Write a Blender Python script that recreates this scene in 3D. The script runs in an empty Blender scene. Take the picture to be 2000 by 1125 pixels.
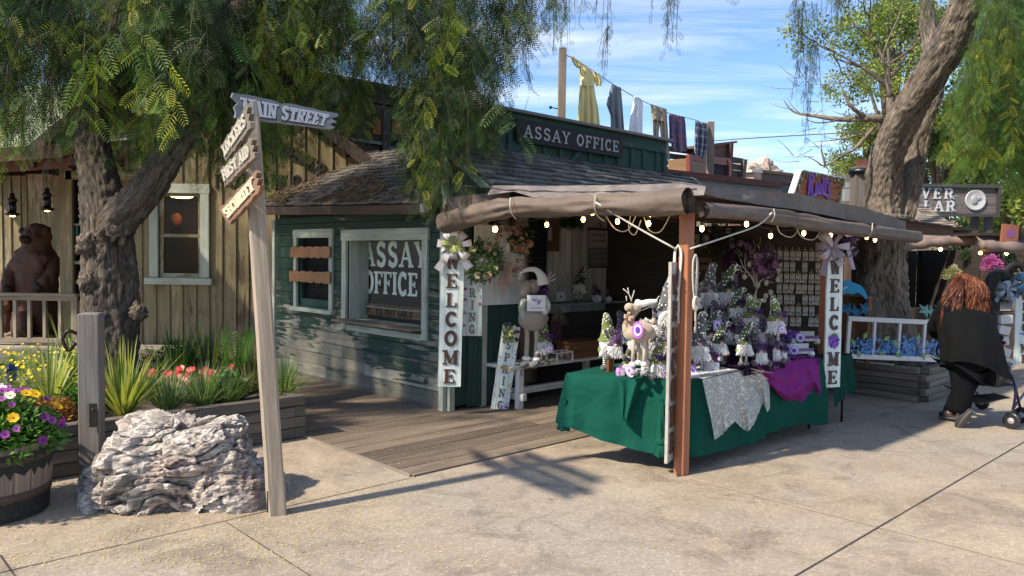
import bpy,math,random
import numpy as np
from mathutils import Vector,Matrix,noise,Euler
random.seed(7); np.random.seed(7)
SC = bpy.context.scene
COL = SC.collection
R = math.radians
PI = math.pi
V = Vector

# ---------------------------------------------------------------- camera, sky, sun, exposure
F_PX = 1500.0; PITCH = R(2.4); ROLL = R(.8); CAMZ = 1.6; ANG = R(43.5)
_f = V((0,math.cos(PITCH),-math.sin(PITCH))); _u0 = V((0,math.sin(PITCH),math.cos(PITCH)))
_r = math.cos(ROLL)*V((1,0,0)) + math.sin(ROLL)*_u0
_u = -math.sin(ROLL)*V((1,0,0)) + math.cos(ROLL)*_u0
cd = bpy.data.cameras.new('camera'); cam = bpy.data.objects.new('camera',cd); COL.objects.link(cam)
cd.sensor_width = 36; cd.lens = 36*F_PX/2000; cd.clip_start = .05; cd.clip_end = 800
cam.matrix_world = Matrix(((_r.x,_u.x,-_f.x,0),(_r.y,_u.y,-_f.y,0),(_r.z,_u.z,-_f.z,CAMZ),(0,0,0,1)))
SC.camera = cam
SC.render.resolution_x = 1024; SC.render.resolution_y = 576
SC.view_settings.view_transform = 'Standard'; SC.view_settings.look = 'None'
SC.view_settings.exposure = 0.78; SC.view_settings.gamma = 1
SC.cycles.use_adaptive_sampling = True
SC.cycles.max_bounces = 7; SC.cycles.transparent_max_bounces = 24
SUN_EL = R(44); SUN_AZ = R(212)      # direction the light comes from, measured from +X
sund = V((math.cos(SUN_EL)*math.cos(SUN_AZ),math.cos(SUN_EL)*math.sin(SUN_AZ),math.sin(SUN_EL)))
sl = bpy.data.lights.new('sun','SUN'); sl.energy = 4.6; sl.angle = R(1.8); sl.color = (1,.88,.70)
so = bpy.data.objects.new('sun',sl); COL.objects.link(so); so.location = sund*30
so.rotation_euler = sund.to_track_quat('Z','Y').to_euler()
W = bpy.data.worlds.new('World'); SC.world = W; W.use_nodes = True
wn = W.node_tree; wn.nodes.clear()
def N(nt,t,**k):
    n = nt.nodes.new(t)
    for a,b in k.items():
        if a.startswith('i_'): n.inputs[a[2:].replace('_',' ')].default_value = b
        else: setattr(n,a,b)
    return n
def LK(nt,a,b): nt.links.new(a,b)
sky = N(wn,'ShaderNodeTexSky',sky_type='NISHITA',sun_disc=False,sun_elevation=SUN_EL,sun_rotation=R(90)-SUN_AZ,air_density=1.0,dust_density=.6,ozone_density=2.5)
tc = N(wn,'ShaderNodeTexCoord')
sep = N(wn,'ShaderNodeSeparateXYZ'); LK(wn,tc.outputs['Generated'],sep.inputs[0])
# high cloud sheet: project the direction on a plane overhead
zc = N(wn,'ShaderNodeMath',operation='MAXIMUM'); LK(wn,sep.outputs[2],zc.inputs[0]); zc.inputs[1].default_value = .06
dv = N(wn,'ShaderNodeVectorMath',operation='DIVIDE'); LK(wn,tc.outputs['Generated'],dv.inputs[0])
cb = N(wn,'ShaderNodeCombineXYZ'); 
for i in range(3): LK(wn,zc.outputs[0],cb.inputs[i])
LK(wn,cb.outputs[0],dv.inputs[1])
mp = N(wn,'ShaderNodeMapping'); mp.inputs['Scale'].default_value = (.55,1.5,1); mp.inputs['Rotation'].default_value = (0,0,R(25)); mp.inputs['Location'].default_value=(3.1,.7,0); LK(wn,dv.outputs[0],mp.inputs[0])
nz = N(wn,'ShaderNodeTexNoise',i_Scale=.9,i_Detail=9.0,i_Roughness=.62,i_Distortion=.5); LK(wn,mp.outputs[0],nz.inputs['Vector'])
rp = N(wn,'ShaderNodeValToRGB'); rp.color_ramp.elements[0].position = .43; rp.color_ramp.elements[0].color = (0,0,0,1); rp.color_ramp.elements[1].position = .78; rp.color_ramp.elements[1].color = (.62,.62,.62,1)
LK(wn,nz.outputs[0],rp.inputs[0])
mx = N(wn,'ShaderNodeMix',data_type='RGBA'); LK(wn,rp.outputs[0],mx.inputs[0]); sk = N(wn,'ShaderNodeMix',data_type='RGBA',blend_type='MULTIPLY'); sk.inputs[0].default_value = 1; LK(wn,sky.outputs[0],sk.inputs[6]); sk.inputs[7].default_value = (.82,.95,1.12,1); LK(wn,sk.outputs[2],mx.inputs[6]); mx.inputs[7].default_value = (7.2,7.2,7.3,1)
bg = N(wn,'ShaderNodeBackground'); bg.inputs[1].default_value = .118; LK(wn,mx.outputs[2],bg.inputs[0])
wo = N(wn,'ShaderNodeOutputWorld'); LK(wn,bg.outputs[0],wo.inputs[0])

# ---------------------------------------------------------------- picture <-> place helpers (used once, to measure where things stand)
CP = V((0,0,CAMZ))
def ray(x,y): return _f + _r*((x-1000)/F_PX) - _u*((y-562.5)/F_PX)
def hit(x,y,n,c):
    d = ray(x,y); return CP + d*((c - n.dot(CP))/n.dot(d))
def G(x,y,z=0): return hit(x,y,V((0,0,1)),z)
U3 = V((math.cos(ANG),math.sin(ANG),0)); V3 = V((-math.sin(ANG),math.cos(ANG),0)); Z3 = V((0,0,1))
O3 = G(870,805)
def S(x,y,s): return hit(x,y,U3,U3.dot(O3)+s)
def T(x,y,t): return hit(x,y,V3,V3.dot(O3)+t)
def Y(x,y,d): return hit(x,y,V((0,1,0)),d)
def Wp(s,t,z=0): return O3 + U3*s + V3*t + V((0,0,z))
def loc(p): q = p-O3; return q.dot(U3),q.dot(V3),p.z
LOC = Matrix.Translation(O3) @ Matrix.Rotation(ANG,4,'Z')      # (s, t, z) frame of the stall and the office
def frame(o,x,z):
    x = V(x).normalized(); z = V(z).normalized(); y = z.cross(x).normalized(); x = y.cross(z)
    m = Matrix((x,y,z)).transposed().to_4x4(); m.translation = V(o); return m
def fr_front(o): return frame(o,U3,-V3)
def fr_side(o): return frame(o,-V3,-U3)

# ---------------------------------------------------------------- materials
def newmat(name):
    m = bpy.data.materials.new(name); m.use_nodes = True; nt = m.node_tree; nt.nodes.clear()
    out = N(nt,'ShaderNodeOutputMaterial'); b = N(nt,'ShaderNodeBsdfPrincipled'); LK(nt,b.outputs[0],out.inputs[0])
    return m,nt,b,out
def mixc(nt,fac,a,b,blend='MIX'):
    n = N(nt,'ShaderNodeMix',data_type='RGBA',blend_type=blend)
    for s,v in ((0,fac),(6,a),(7,b)):
        if hasattr(v,'is_output'): LK(nt,v,n.inputs[s])
        else: n.inputs[s].default_value = v if s == 0 else (tuple(v)+(1,))[:4]
    return n.outputs[2]
def mathn(nt,op,a,b=None,clamp=False):
    n = N(nt,'ShaderNodeMath',operation=op,use_clamp=clamp)
    for i,v in enumerate((a,b)):
        if v is None: continue
        if hasattr(v,'is_output'): LK(nt,v,n.inputs[i])
        else: n.inputs[i].default_value = v
    return n.outputs[0]
def noisen(nt,vec,scale,detail=4,rough=.55,dist=0,mscale=None):
    if mscale:
        m = N(nt,'ShaderNodeMapping'); m.inputs['Scale'].default_value = mscale; LK(nt,vec,m.inputs[0]); vec = m.outputs[0]
    n = N(nt,'ShaderNodeTexNoise',i_Scale=scale,i_Detail=detail,i_Roughness=rough,i_Distortion=dist); LK(nt,vec,n.inputs['Vector']); return n.outputs[0]
def ramp(nt,fac,*st):
    n = N(nt,'ShaderNodeValToRGB'); e = n.color_ramp.elements
    while len(e) < len(st): e.new(.5)
    for i,(p,c) in enumerate(st):
        e[i].position = p; e[i].color = (c,c,c,1) if not hasattr(c,'__len__') else tuple(c)+(1,)
    LK(nt,fac,n.inputs[0]); return n.outputs[0]
def bumpn(nt,b,h,strength,dist=.01):
    n = N(nt,'ShaderNodeBump'); n.inputs['Strength'].default_value = strength; n.inputs['Distance'].default_value = dist
    LK(nt,h,n.inputs['Height']); LK(nt,n.outputs[0],b.inputs['Normal']); return n
def attr(nt,name):
    n = N(nt,'ShaderNodeAttribute',attribute_name=name); return n
def base_col(nt,spread=.35):
    """colour attribute of the face, its brightness varied from piece to piece"""
    c = attr(nt,'col').outputs['Color']; r = attr(nt,'rnd').outputs['Fac']
    k = mathn(nt,'MULTIPLY_ADD',r,spread); n = k.node; n.inputs[2].default_value = 1-spread/2
    vm = N(nt,'ShaderNodeVectorMath',operation='SCALE'); LK(nt,c,vm.inputs[0]); LK(nt,k,vm.inputs['Scale'])
    return vm.outputs[0],r
def uvo(nt,r):
    """UV in metres along the grain, shifted per piece"""
    uv = N(nt,'ShaderNodeUVMap',uv_map='uv').outputs[0]
    c = N(nt,'ShaderNodeCombineXYZ'); LK(nt,mathn(nt,'MULTIPLY',r,37.0),c.inputs[0]); LK(nt,mathn(nt,'MULTIPLY',r,91.0),c.inputs[1]); LK(nt,mathn(nt,'MULTIPLY',r,50.0),c.inputs[2])
    a = N(nt,'ShaderNodeVectorMath',operation='ADD'); LK(nt,uv,a.inputs[0]); LK(nt,c.outputs[0],a.inputs[1]); return a.outputs[0]
M = {}
def wood(name,spread=.5,rough=.8,grain=.6,bump=.5,dark=.45,paint=None,wear=.5,pz=None):
    m,nt,b,out = newmat(name)
    c,r = base_col(nt,spread); v = uvo(nt,r)
    g = noisen(nt,v,1,8,.65,.6,(1.6,42,42)); g2 = noisen(nt,v,1,3,.5,0,(.9,7,7)); kn = noisen(nt,v,6,2)
    gg = ramp(nt,g,(.33,dark),(.62,1.12)); gg2 = ramp(nt,g2,(.3,.68),(.7,1.15))
    c = mixc(nt,grain,c,gg,'MULTIPLY'); c = mixc(nt,.8,c,gg2,'MULTIPLY')
    if paint:
        obj = N(nt,'ShaderNodeTexCoord').outputs['Object']
        w1 = noisen(nt,v,1,6,.7,.8,(2.2,16,16)); w2 = noisen(nt,obj,1.3,4,.6)
        w = mathn(nt,'ADD',mathn(nt,'MULTIPLY',w1,.65),mathn(nt,'MULTIPLY',w2,.5))
        if pz:   # paint worn away by the weather near the ground (wear pattern belongs to the boards)
            sz = N(nt,'ShaderNodeSeparateXYZ'); LK(nt,obj,sz.inputs[0])
            mr = N(nt,'ShaderNodeMapRange'); LK(nt,sz.outputs[2],mr.inputs[0]); mr.inputs[1].default_value = 0; mr.inputs[2].default_value = pz; mr.inputs[3].default_value = -.14; mr.inputs[4].default_value = .07
            w = mathn(nt,'ADD',w,mr.outputs[0])
        mask = ramp(nt,w,(wear-.025,0),(wear+.035,1))
        pc = mixc(nt,.55,paint,ramp(nt,w2,(.3,.6),(.7,1.3)),'MULTIPLY'); pc = mixc(nt,.5,pc,gg,'MULTIPLY')
        c = mixc(nt,mask,c,pc)
    LK(nt,c,b.inputs['Base Color']); b.inputs['Roughness'].default_value = rough
    bumpn(nt,b,g,bump,.004); M[name] = m; return m
def plain(name,rough=.6,spread=.15,metal=0,bump=0,bs=60,mott=.25,ms=7,sheen=0,spec=None):
    m,nt,b,out = newmat(name); c,r = base_col(nt,spread)
    obj = N(nt,'ShaderNodeTexCoord').outputs['Object']
    n = noisen(nt,obj,ms,5,.6); c = mixc(nt,mott,c,ramp(nt,n,(.3,.55),(.7,1.25)),'MULTIPLY')
    LK(nt,c,b.inputs['Base Color']); b.inputs['Roughness'].default_value = rough; b.inputs['Metallic'].default_value = metal
    if sheen: b.inputs['Sheen Weight'].default_value = sheen
    if spec is not None: b.inputs['Specular IOR Level'].default_value = spec
    if bump: bumpn(nt,b,noisen(nt,obj,bs,4,.6),bump,.01)
    M[name] = m; return m
def leafm(name,trans=.22,rough=.55,spread=.7,yel=0):
    m,nt,b,out = newmat(name); c,r = base_col(nt,spread)
    obj = N(nt,'ShaderNodeTexCoord').outputs['Object']
    n = noisen(nt,obj,1.7,3,.6); c = mixc(nt,.75,c,ramp(nt,n,(.32,(.55,.66,.6)),(.66,(1.35,1.25,.9))),'MULTIPLY')
    LK(nt,c,b.inputs['Base Color']); b.inputs['Roughness'].default_value = rough; b.inputs['Specular IOR Level'].default_value = .3
    tr = N(nt,'ShaderNodeBsdfTranslucent'); c2 = mixc(nt,1,c,(1.3,1.5,.5),'MULTIPLY'); LK(nt,c2,tr.inputs[0])
    ms = N(nt,'ShaderNodeMixShader'); ms.inputs[0].default_value = trans; LK(nt,b.outputs[0],ms.inputs[1]); LK(nt,tr.outputs[0],ms.inputs[2]); LK(nt,ms.outputs[0],out.inputs[0])
    M[name] = m; return m
wood('weathered_wood',grain=.85,bump=.7); wood('dark_wood',dark=.5,bump=.4); wood('smooth_wood',spread=.12,grain=.55,bump=.15,dark=.6,rough=.55)
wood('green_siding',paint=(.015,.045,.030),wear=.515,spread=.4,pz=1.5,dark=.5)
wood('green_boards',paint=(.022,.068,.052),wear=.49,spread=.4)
wood('pale_trim',paint=(.42,.46,.38),wear=.47,spread=.25)
wood('white_painted',paint=(.72,.72,.68),wear=.40,spread=.12,bump=.3)
wood('sign_white',paint=(.72,.80,.74),wear=.34,spread=.05,bump=.3,grain=.3)
wood('cream_boards',paint=(.235,.19,.10),wear=.54,spread=.4,dark=.35)
plain('satin_paint',.45,.1,mott=.1); plain('matt',.85,.12); plain('plaincloth',.92,.06,bump=.3,bs=260,mott=.15,spec=.15); plain('cloth',.9,.1,bump=.35,bs=220,sheen=.3,mott=.12)
plain('canvas',.66,.08,bump=.8,bs=7,mott=.5,ms=4); plain('fur',.9,.35,mott=.1,sheen=.4); plain('metal',.4,.1,metal=.9); plain('plastic',.35,.1)
plain('shingle',.8,.7,bump=.6,bs=40,mott=.5,ms=14); plain('soil',1,.3,bump=.8,bs=30,mott=.6)
plain('paper',.6,.03,mott=.05); plain('rope',.9,.2,bump=.5,bs=200); plain('hair',.5,.5,mott=.3); plain('skin',.5,.03,mott=.08); plain('silk',.35,.2,sheen=.5,mott=.15)
leafm('leaf'); leafm('petal',.25,.6,.35); leafm('blade',.3,.5,.5)
def glassm():
    m,nt,b,out = newmat('glass'); b.inputs['Base Color'].default_value = (.9,.95,.95,1); b.inputs['Roughness'].default_value = .03
    t = N(nt,'ShaderNodeBsdfTransparent'); ms = N(nt,'ShaderNodeMixShader'); g = N(nt,'ShaderNodeBsdfGlossy'); g.inputs[1].default_value = .02
    fr = N(nt,'ShaderNodeFresnel'); LK(nt,mathn(nt,'MULTIPLY',fr.outputs[0],.35),ms.inputs[0]); LK(nt,t.outputs[0],ms.inputs[1]); LK(nt,g.outputs[0],ms.inputs[2]); LK(nt,ms.outputs[0],out.inputs[0]); M['glass'] = m
    m,nt,b,out = newmat('dark_glass'); b.inputs['Base Color'].default_value = (.008,.009,.01,1); b.inputs['Roughness'].default_value = .06; M['dark_glass'] = m
    m,nt,b,out = newmat('lace'); c,r = base_col(nt,0); LK(nt,c,b.inputs['Base Color']); b.inputs['Roughness'].default_value = .9
    uv = N(nt,'ShaderNodeUVMap',uv_map='uv').outputs[0]
    a = noisen(nt,uv,90,1,.5,.5); f = noisen(nt,uv,11,1,.5,1.5)
    sx = N(nt,'ShaderNodeSeparateXYZ'); LK(nt,uv,sx.inputs[0])
    e = ramp(nt,f,(.44,0),(.48,.92),(.52,.92),(.56,.0)); net = ramp(nt,a,(.4,.42),(.6,.62))
    al = mathn(nt,'MAXIMUM',net,e); LK(nt,al,b.inputs['Alpha']); M['lace'] = m
    m,nt,b,out = newmat('tulle'); c,r = base_col(nt,.4); LK(nt,c,b.inputs['Base Color']); b.inputs['Alpha'].default_value = .72; b.inputs['Roughness'].default_value = .7; M['tulle'] = m
    m,nt,b,out = newmat('bulb'); b.inputs['Emission Color'].default_value = (1,.55,.15,1); b.inputs['Emission Strength'].default_value = 16; b.inputs['Base Color'].default_value = (1,.8,.5,1); M['bulb'] = m
glassm()
def barkm(name,c1,c2,sc=1):
    m,nt,b,out = newmat(name); uv = N(nt,'ShaderNodeUVMap',uv_map='uv').outputs[0]; obj = N(nt,'ShaderNodeTexCoord').outputs['Object']
    a = noisen(nt,uv,1,9,.68,1.2,(7*sc,26*sc,1)); l = noisen(nt,obj,3,4)
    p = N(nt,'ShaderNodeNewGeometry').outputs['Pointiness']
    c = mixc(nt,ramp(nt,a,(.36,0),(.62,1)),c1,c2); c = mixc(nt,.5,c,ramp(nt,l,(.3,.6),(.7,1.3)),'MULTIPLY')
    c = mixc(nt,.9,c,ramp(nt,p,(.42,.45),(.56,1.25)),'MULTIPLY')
    LK(nt,c,b.inputs['Base Color']); b.inputs['Roughness'].default_value = .95; bumpn(nt,b,a,1,.03); M[name] = m
barkm('bark',(.018,.013,.010),(.18,.142,.108)); barkm('bark_pale',(.03,.023,.017),(.30,.245,.19),.8)

# ---------------------------------------------------------------- mesh builder
IDM = Matrix.Identity(4)
class MB:
    def __init__(s,col=(.5,.5,.5),M=None,smooth=False):
        s.v = []; s.f = []; s.uv = []; s.c = []; s.r = []; s.sm = []; s.col = col; s.M = M or IDM; s.smooth = smooth
    def add(s,vs,fs,uvs=None,rnd=None,smooth=None,cols=None):
        o = len(s.v); Mx = s.M
        s.v += [tuple(Mx @ V(p)) for p in vs]
        rr = random.random() if rnd is None else rnd
        sm = s.smooth if smooth is None else smooth
        for i,f in enumerate(fs):
            s.f.append(tuple(o+k for k in f)); s.c.append(cols[i] if cols else s.col); s.r.append(rr); s.sm.append(sm)
            s.uv.append(uvs[i] if uvs else [(vs[k][0],vs[k][1]) for k in f])
    def box(s,c,size,rot=None,bev=0,rnd=None,jit=0):
        """box centred at c; grain runs along the longest side; bev cuts the long edges"""
        L = max(range(3),key=lambda i: size[i]); a,b = [i for i in range(3) if i != L]
        h = [x/2 for x in size]; mrot = (rot if rot is not None else Matrix.Identity(3)); c = V(c)
        if bev > 0:
            q = min(bev,h[a]*.45,h[b]*.45)
            pr = [(h[a],h[b]-q),(h[a]-q,h[b]),(-h[a]+q,h[b]),(-h[a],h[b]-q),(-h[a],-h[b]+q),(-h[a]+q,-h[b]),(h[a]-q,-h[b]),(h[a],-h[b]+q)]
        else: pr = [(h[a],h[b]),(-h[a],h[b]),(-h[a],-h[b]),(h[a],-h[b])]
        if (L,a,b) in ((1,0,2),): pr = pr[::-1]
        n = len(pr); vs = []
        qe = min(bev*.8,h[L]*.4) if bev else 0
        rings = [(-h[L],.0),(h[L],.0)] if not bev else [(-h[L],1),(-h[L]+qe,0),(h[L]-qe,0),(h[L],1)]
        for l,k in rings:
            for x,y in pr:
                p = [0,0,0]; p[L] = l; p[a] = x*(1-(bev*.8/h[a] if h[a] > bev else .3)*k); p[b] = y*(1-(bev*.8/h[b] if h[b] > bev else .3)*k)
                if jit: p = [w+random.uniform(-jit,jit) for w in p]
                vs.append(c + mrot @ V(p))
        fs = []; uvs = []; per = [0]
        for i in range(n): per.append(per[-1]+math.dist(pr[i],pr[(i+1) % n]))
        for j in range(len(rings)-1):
            for i in range(n):
                k = (i+1) % n
                fs.append((j*n+i,j*n+k,(j+1)*n+k,(j+1)*n+i)); l0,l1 = rings[j][0],rings[j+1][0]
                uvs.append([(l0,per[i]),(l0,per[i+1]),(l1,per[i+1]),(l1,per[i])])
        fs.append(tuple(range(n))[::-1]); uvs.append([(pr[k][0]*.3,pr[k][1]) for k in fs[-1]])
        e = (len(rings)-1)*n; fs.append(tuple(range(e,e+n))); uvs.append([(pr[k][0]*.3,pr[k][1]) for k in range(n)])
        s.add(vs,fs,uvs,rnd,False)
    def beam(s,p0,p1,w,h,up=(0,0,1),bev=0,ext=0,rnd=None):
        p0 = V(p0); p1 = V(p1); d = p1-p0; L = d.length; x = d/L; up = V(up)
        if abs(x.dot(up)) > .98: up = V((1,0,0))
        y = up.cross(x).normalized(); z = x.cross(y)
        s.box((p0+p1)/2,(L+2*ext,w,h),Matrix((x,y,z)).transposed(),bev,rnd)
    def tube(s,pts,rad,n=8,caps=True,smooth=True,rnd=None,flat=1.0):
        pts = [V(p) for p in pts]; m = len(pts)
        if not hasattr(rad,'__len__'): rad = [rad]*m
        vs = []; t0 = (pts[1]-pts[0]).normalized(); nrm = t0.orthogonal().normalized(); acc = 0; us = []
        for i,p in enumerate(pts):
            t = (pts[min(i+1,m-1)]-pts[max(i-1,0)]).normalized(); nrm = (nrm - t*nrm.dot(t)).normalized(); bn = t.cross(nrm)
            if i: acc += (p-pts[i-1]).length
            us.append(acc)
            for k in range(n):
                a = 2*PI*k/n; vs.append(p + (nrm*math.cos(a) + bn*math.sin(a)*flat)*rad[i])
        fs = []; uvs = []
        for i in range(m-1):
            for k in range(n):
                q = (k+1) % n; fs.append((i*n+k,i*n+q,(i+1)*n+q,(i+1)*n+k)); w0 = 2*PI*rad[i]/n
                uvs.append([(us[i],k*w0),(us[i],(k+1)*w0),(us[i+1],(k+1)*w0),(us[i+1],k*w0)])
        if caps:
            fs.append(tuple(range(n))[::-1]); uvs.append([(0,0)]*n); fs.append(tuple(range((m-1)*n,m*n))); uvs.append([(0,0)]*n)
        s.add(vs,fs,uvs,rnd,smooth)
    def lathe(s,prof,n=24,c=(0,0,0),axis=None,smooth=True,rnd=None,cap=True,sx=1,sy=1):
        A = axis if axis is not None else Matrix.Identity(3); c = V(c); vs = []
        for r,z in prof:
            for k in range(n): a = 2*PI*k/n; vs.append(c + A @ V((r*math.cos(a)*sx,r*math.sin(a)*sy,z)))
        fs = []; uvs = []
        for i in range(len(prof)-1):
            for k in range(n):
                q = (k+1) % n; fs.append((i*n+k,i*n+q,(i+1)*n+q,(i+1)*n+k)); r = prof[i][0]*2*PI/n; z0,z1 = prof[i][1],prof[i+1][1]
                uvs.append([(z0,k*r),(z0,(k+1)*r),(z1,(k+1)*r),(z1,k*r)])
        if cap:
            if prof[0][0] > 1e-4: fs.append(tuple(range(n))[::-1]); uvs.append([(0,0)]*n)
            if prof[-1][0] > 1e-4: fs.append(tuple(range((len(prof)-1)*n,len(prof)*n))); uvs.append([(0,0)]*n)
        s.add(vs,fs,uvs,rnd,smooth)
    def ell(s,c,r,n=12,m=8,rot=None,nz=0,ns=6,rnd=None,cols=None):
        if not hasattr(r,'__len__'): r = (r,r,r)
        A = rot if rot is not None else Matrix.Identity(3); c = V(c); vs = []; off = V((random.random()*50,)*3)
        for i in range(m+1):
            th = PI*i/m
            for k in range(n):
                a = 2*PI*k/n; d = V((math.sin(th)*math.cos(a),math.sin(th)*math.sin(a),math.cos(th)))
                q = 1+(nz*noise.noise(d*ns/3+off) if nz else 0); vs.append(c + A @ V((d.x*r[0]*q,d.y*r[1]*q,d.z*r[2]*q)))
        fs = []
        for i in range(m):
            for k in range(n):
                q = (k+1) % n; fs.append((i*n+k,(i+1)*n+k,(i+1)*n+q,i*n+q))
        s.add(vs,fs,None,rnd,True)
    def poly(s,pts,rnd=None): s.add([V(p) for p in pts],[tuple(range(len(pts)))],None,rnd,False)
    def prism(s,poly,z0,z1,rnd=None,smooth=False):
        """polygon (counter-clockwise in x, y) from z0 to z1"""
        n = len(poly); vs = [(x,y,z0) for x,y in poly]+[(x,y,z1) for x,y in poly]
        fs = [tuple(range(n))[::-1],tuple(range(n,2*n))]+[(i,(i+1) % n,n+(i+1) % n,n+i) for i in range(n)]
        uvs = [[(vs[k][1],vs[k][0]) for k in f] for f in fs]
        s.add(vs,fs,uvs,rnd,False)
    def grid(s,fn,nu,nv,rnd=None,smooth=True,closed=False,colfn=None):
        vs = []; uv = []
        for j in range(nv+1):
            for i in range(nu+1): p = V(fn(i/nu,j/nv)); vs.append(p)
        lu = [0]; lv = [0]; jm = nv//2
        for i in range(nu): lu.append(lu[-1]+(vs[jm*(nu+1)+i+1]-vs[jm*(nu+1)+i]).length)
        for j in range(nv): lv.append(lv[-1]+(vs[(j+1)*(nu+1)+nu//2]-vs[j*(nu+1)+nu//2]).length)
        fs = []; uvs = []; cols = []
        for j in range(nv):
            for i in range(nu):
                a = j*(nu+1)+i; fs.append((a,a+1,a+nu+2,a+nu+1)); uvs.append([(lu[i],lv[j]),(lu[i+1],lv[j]),(lu[i+1],lv[j+1]),(lu[i],lv[j+1])])
                if colfn: cols.append(colfn((i+.5)/nu,(j+.5)/nv))
        s.add(vs,fs,uvs,rnd,smooth,cols or None)
    def build(s,name,mat,parent=None,**k):
        me = bpy.data.meshes.new(name)
        vs = s.v
        if parent is not None:
            inv = XF[parent.name].inverted(); vs = [tuple(inv @ V(p)) for p in vs]
        elif 'origin' in k:
            o = V(k.pop('origin')); vs = [tuple(V(p)-o) for p in vs]; k['_o'] = o
        me.from_pydata(vs,[],s.f); n = len(s.f)
        ul = me.uv_layers.new(name='uv'); ul.data.foreach_set('uv',[x for f in s.uv for q in f for x in q])
        a = me.attributes.new('col','FLOAT_COLOR','FACE'); a.data.foreach_set('color',[x for c in s.c for x in (c[0],c[1],c[2],1)])
        a = me.attributes.new('rnd','FLOAT','FACE'); a.data.foreach_set('value',s.r)
        me.polygons.foreach_set('use_smooth',s.sm); me.materials.append(M[mat] if isinstance(mat,str) else mat); me.update()
        o = bpy.data.objects.new(name,me); COL.objects.link(o)
        if parent is not None: o.parent = parent; XF[o.name] = XF[parent.name]
        else: o.location = k.pop('_o',(0,0,0)); XF[o.name] = Matrix.Translation(o.location)
        for a,b in k.items(): o[a] = b
        return o
XF = {}
def thing(name,label,cat,at=(0,0,0),rz=0,group=None):
    o = bpy.data.objects.new(name,None); COL.objects.link(o); o.location = at; o.rotation_euler = (0,0,rz); o.empty_display_size = .1
    XF[o.name] = Matrix.Translation(V(at)) @ Matrix.Rotation(rz,4,'Z')
    o['label'] = label; o['category'] = cat
    if group: o['group'] = group
    return o
def dup(root,at,rz=0,label=None,scale=None,tilt=None):
    r = root.copy(); COL.objects.link(r); r.location = at; r.rotation_euler = (tilt[0] if tilt else 0,tilt[1] if tilt else 0,rz)
    if scale: r.scale = (scale,)*3 if not hasattr(scale,'__len__') else scale
    if label: r['label'] = label
    for ch in list(root.children):
        c = ch.copy(); COL.objects.link(c); c.parent = r
        for g in list(ch.children):
            d = g.copy(); COL.objects.link(d); d.parent = c
    return r
def tag(o,label,cat,group=None):
    o['label'] = label; o['category'] = cat
    if group: o['group'] = group
    return o
def lerp(a,b,t): return a+(b-a)*t
def interp(x,pts):
    for (x0,y0),(x1,y1) in zip(pts,pts[1:]):
        if x <= x1: return y0+(y1-y0)*max(0,(x-x0))/(x1-x0)
    return pts[-1][1]
def cat(pts,n=6):
    """smooth curve through points"""
    P = [V(p) for p in pts]; P = [P[0]*2-P[1]]+P+[P[-1]*2-P[-2]]; out = []
    for i in range(1,len(P)-2):
        for k in range(n):
            t = k/n; a,b,c,d = P[i-1:i+3]
            out.append(.5*((2*b)+(c-a)*t+(2*a-5*b+4*c-d)*t*t+(3*b-a-3*c+d)*t**3))
    out.append(P[-2]); return out

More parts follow.
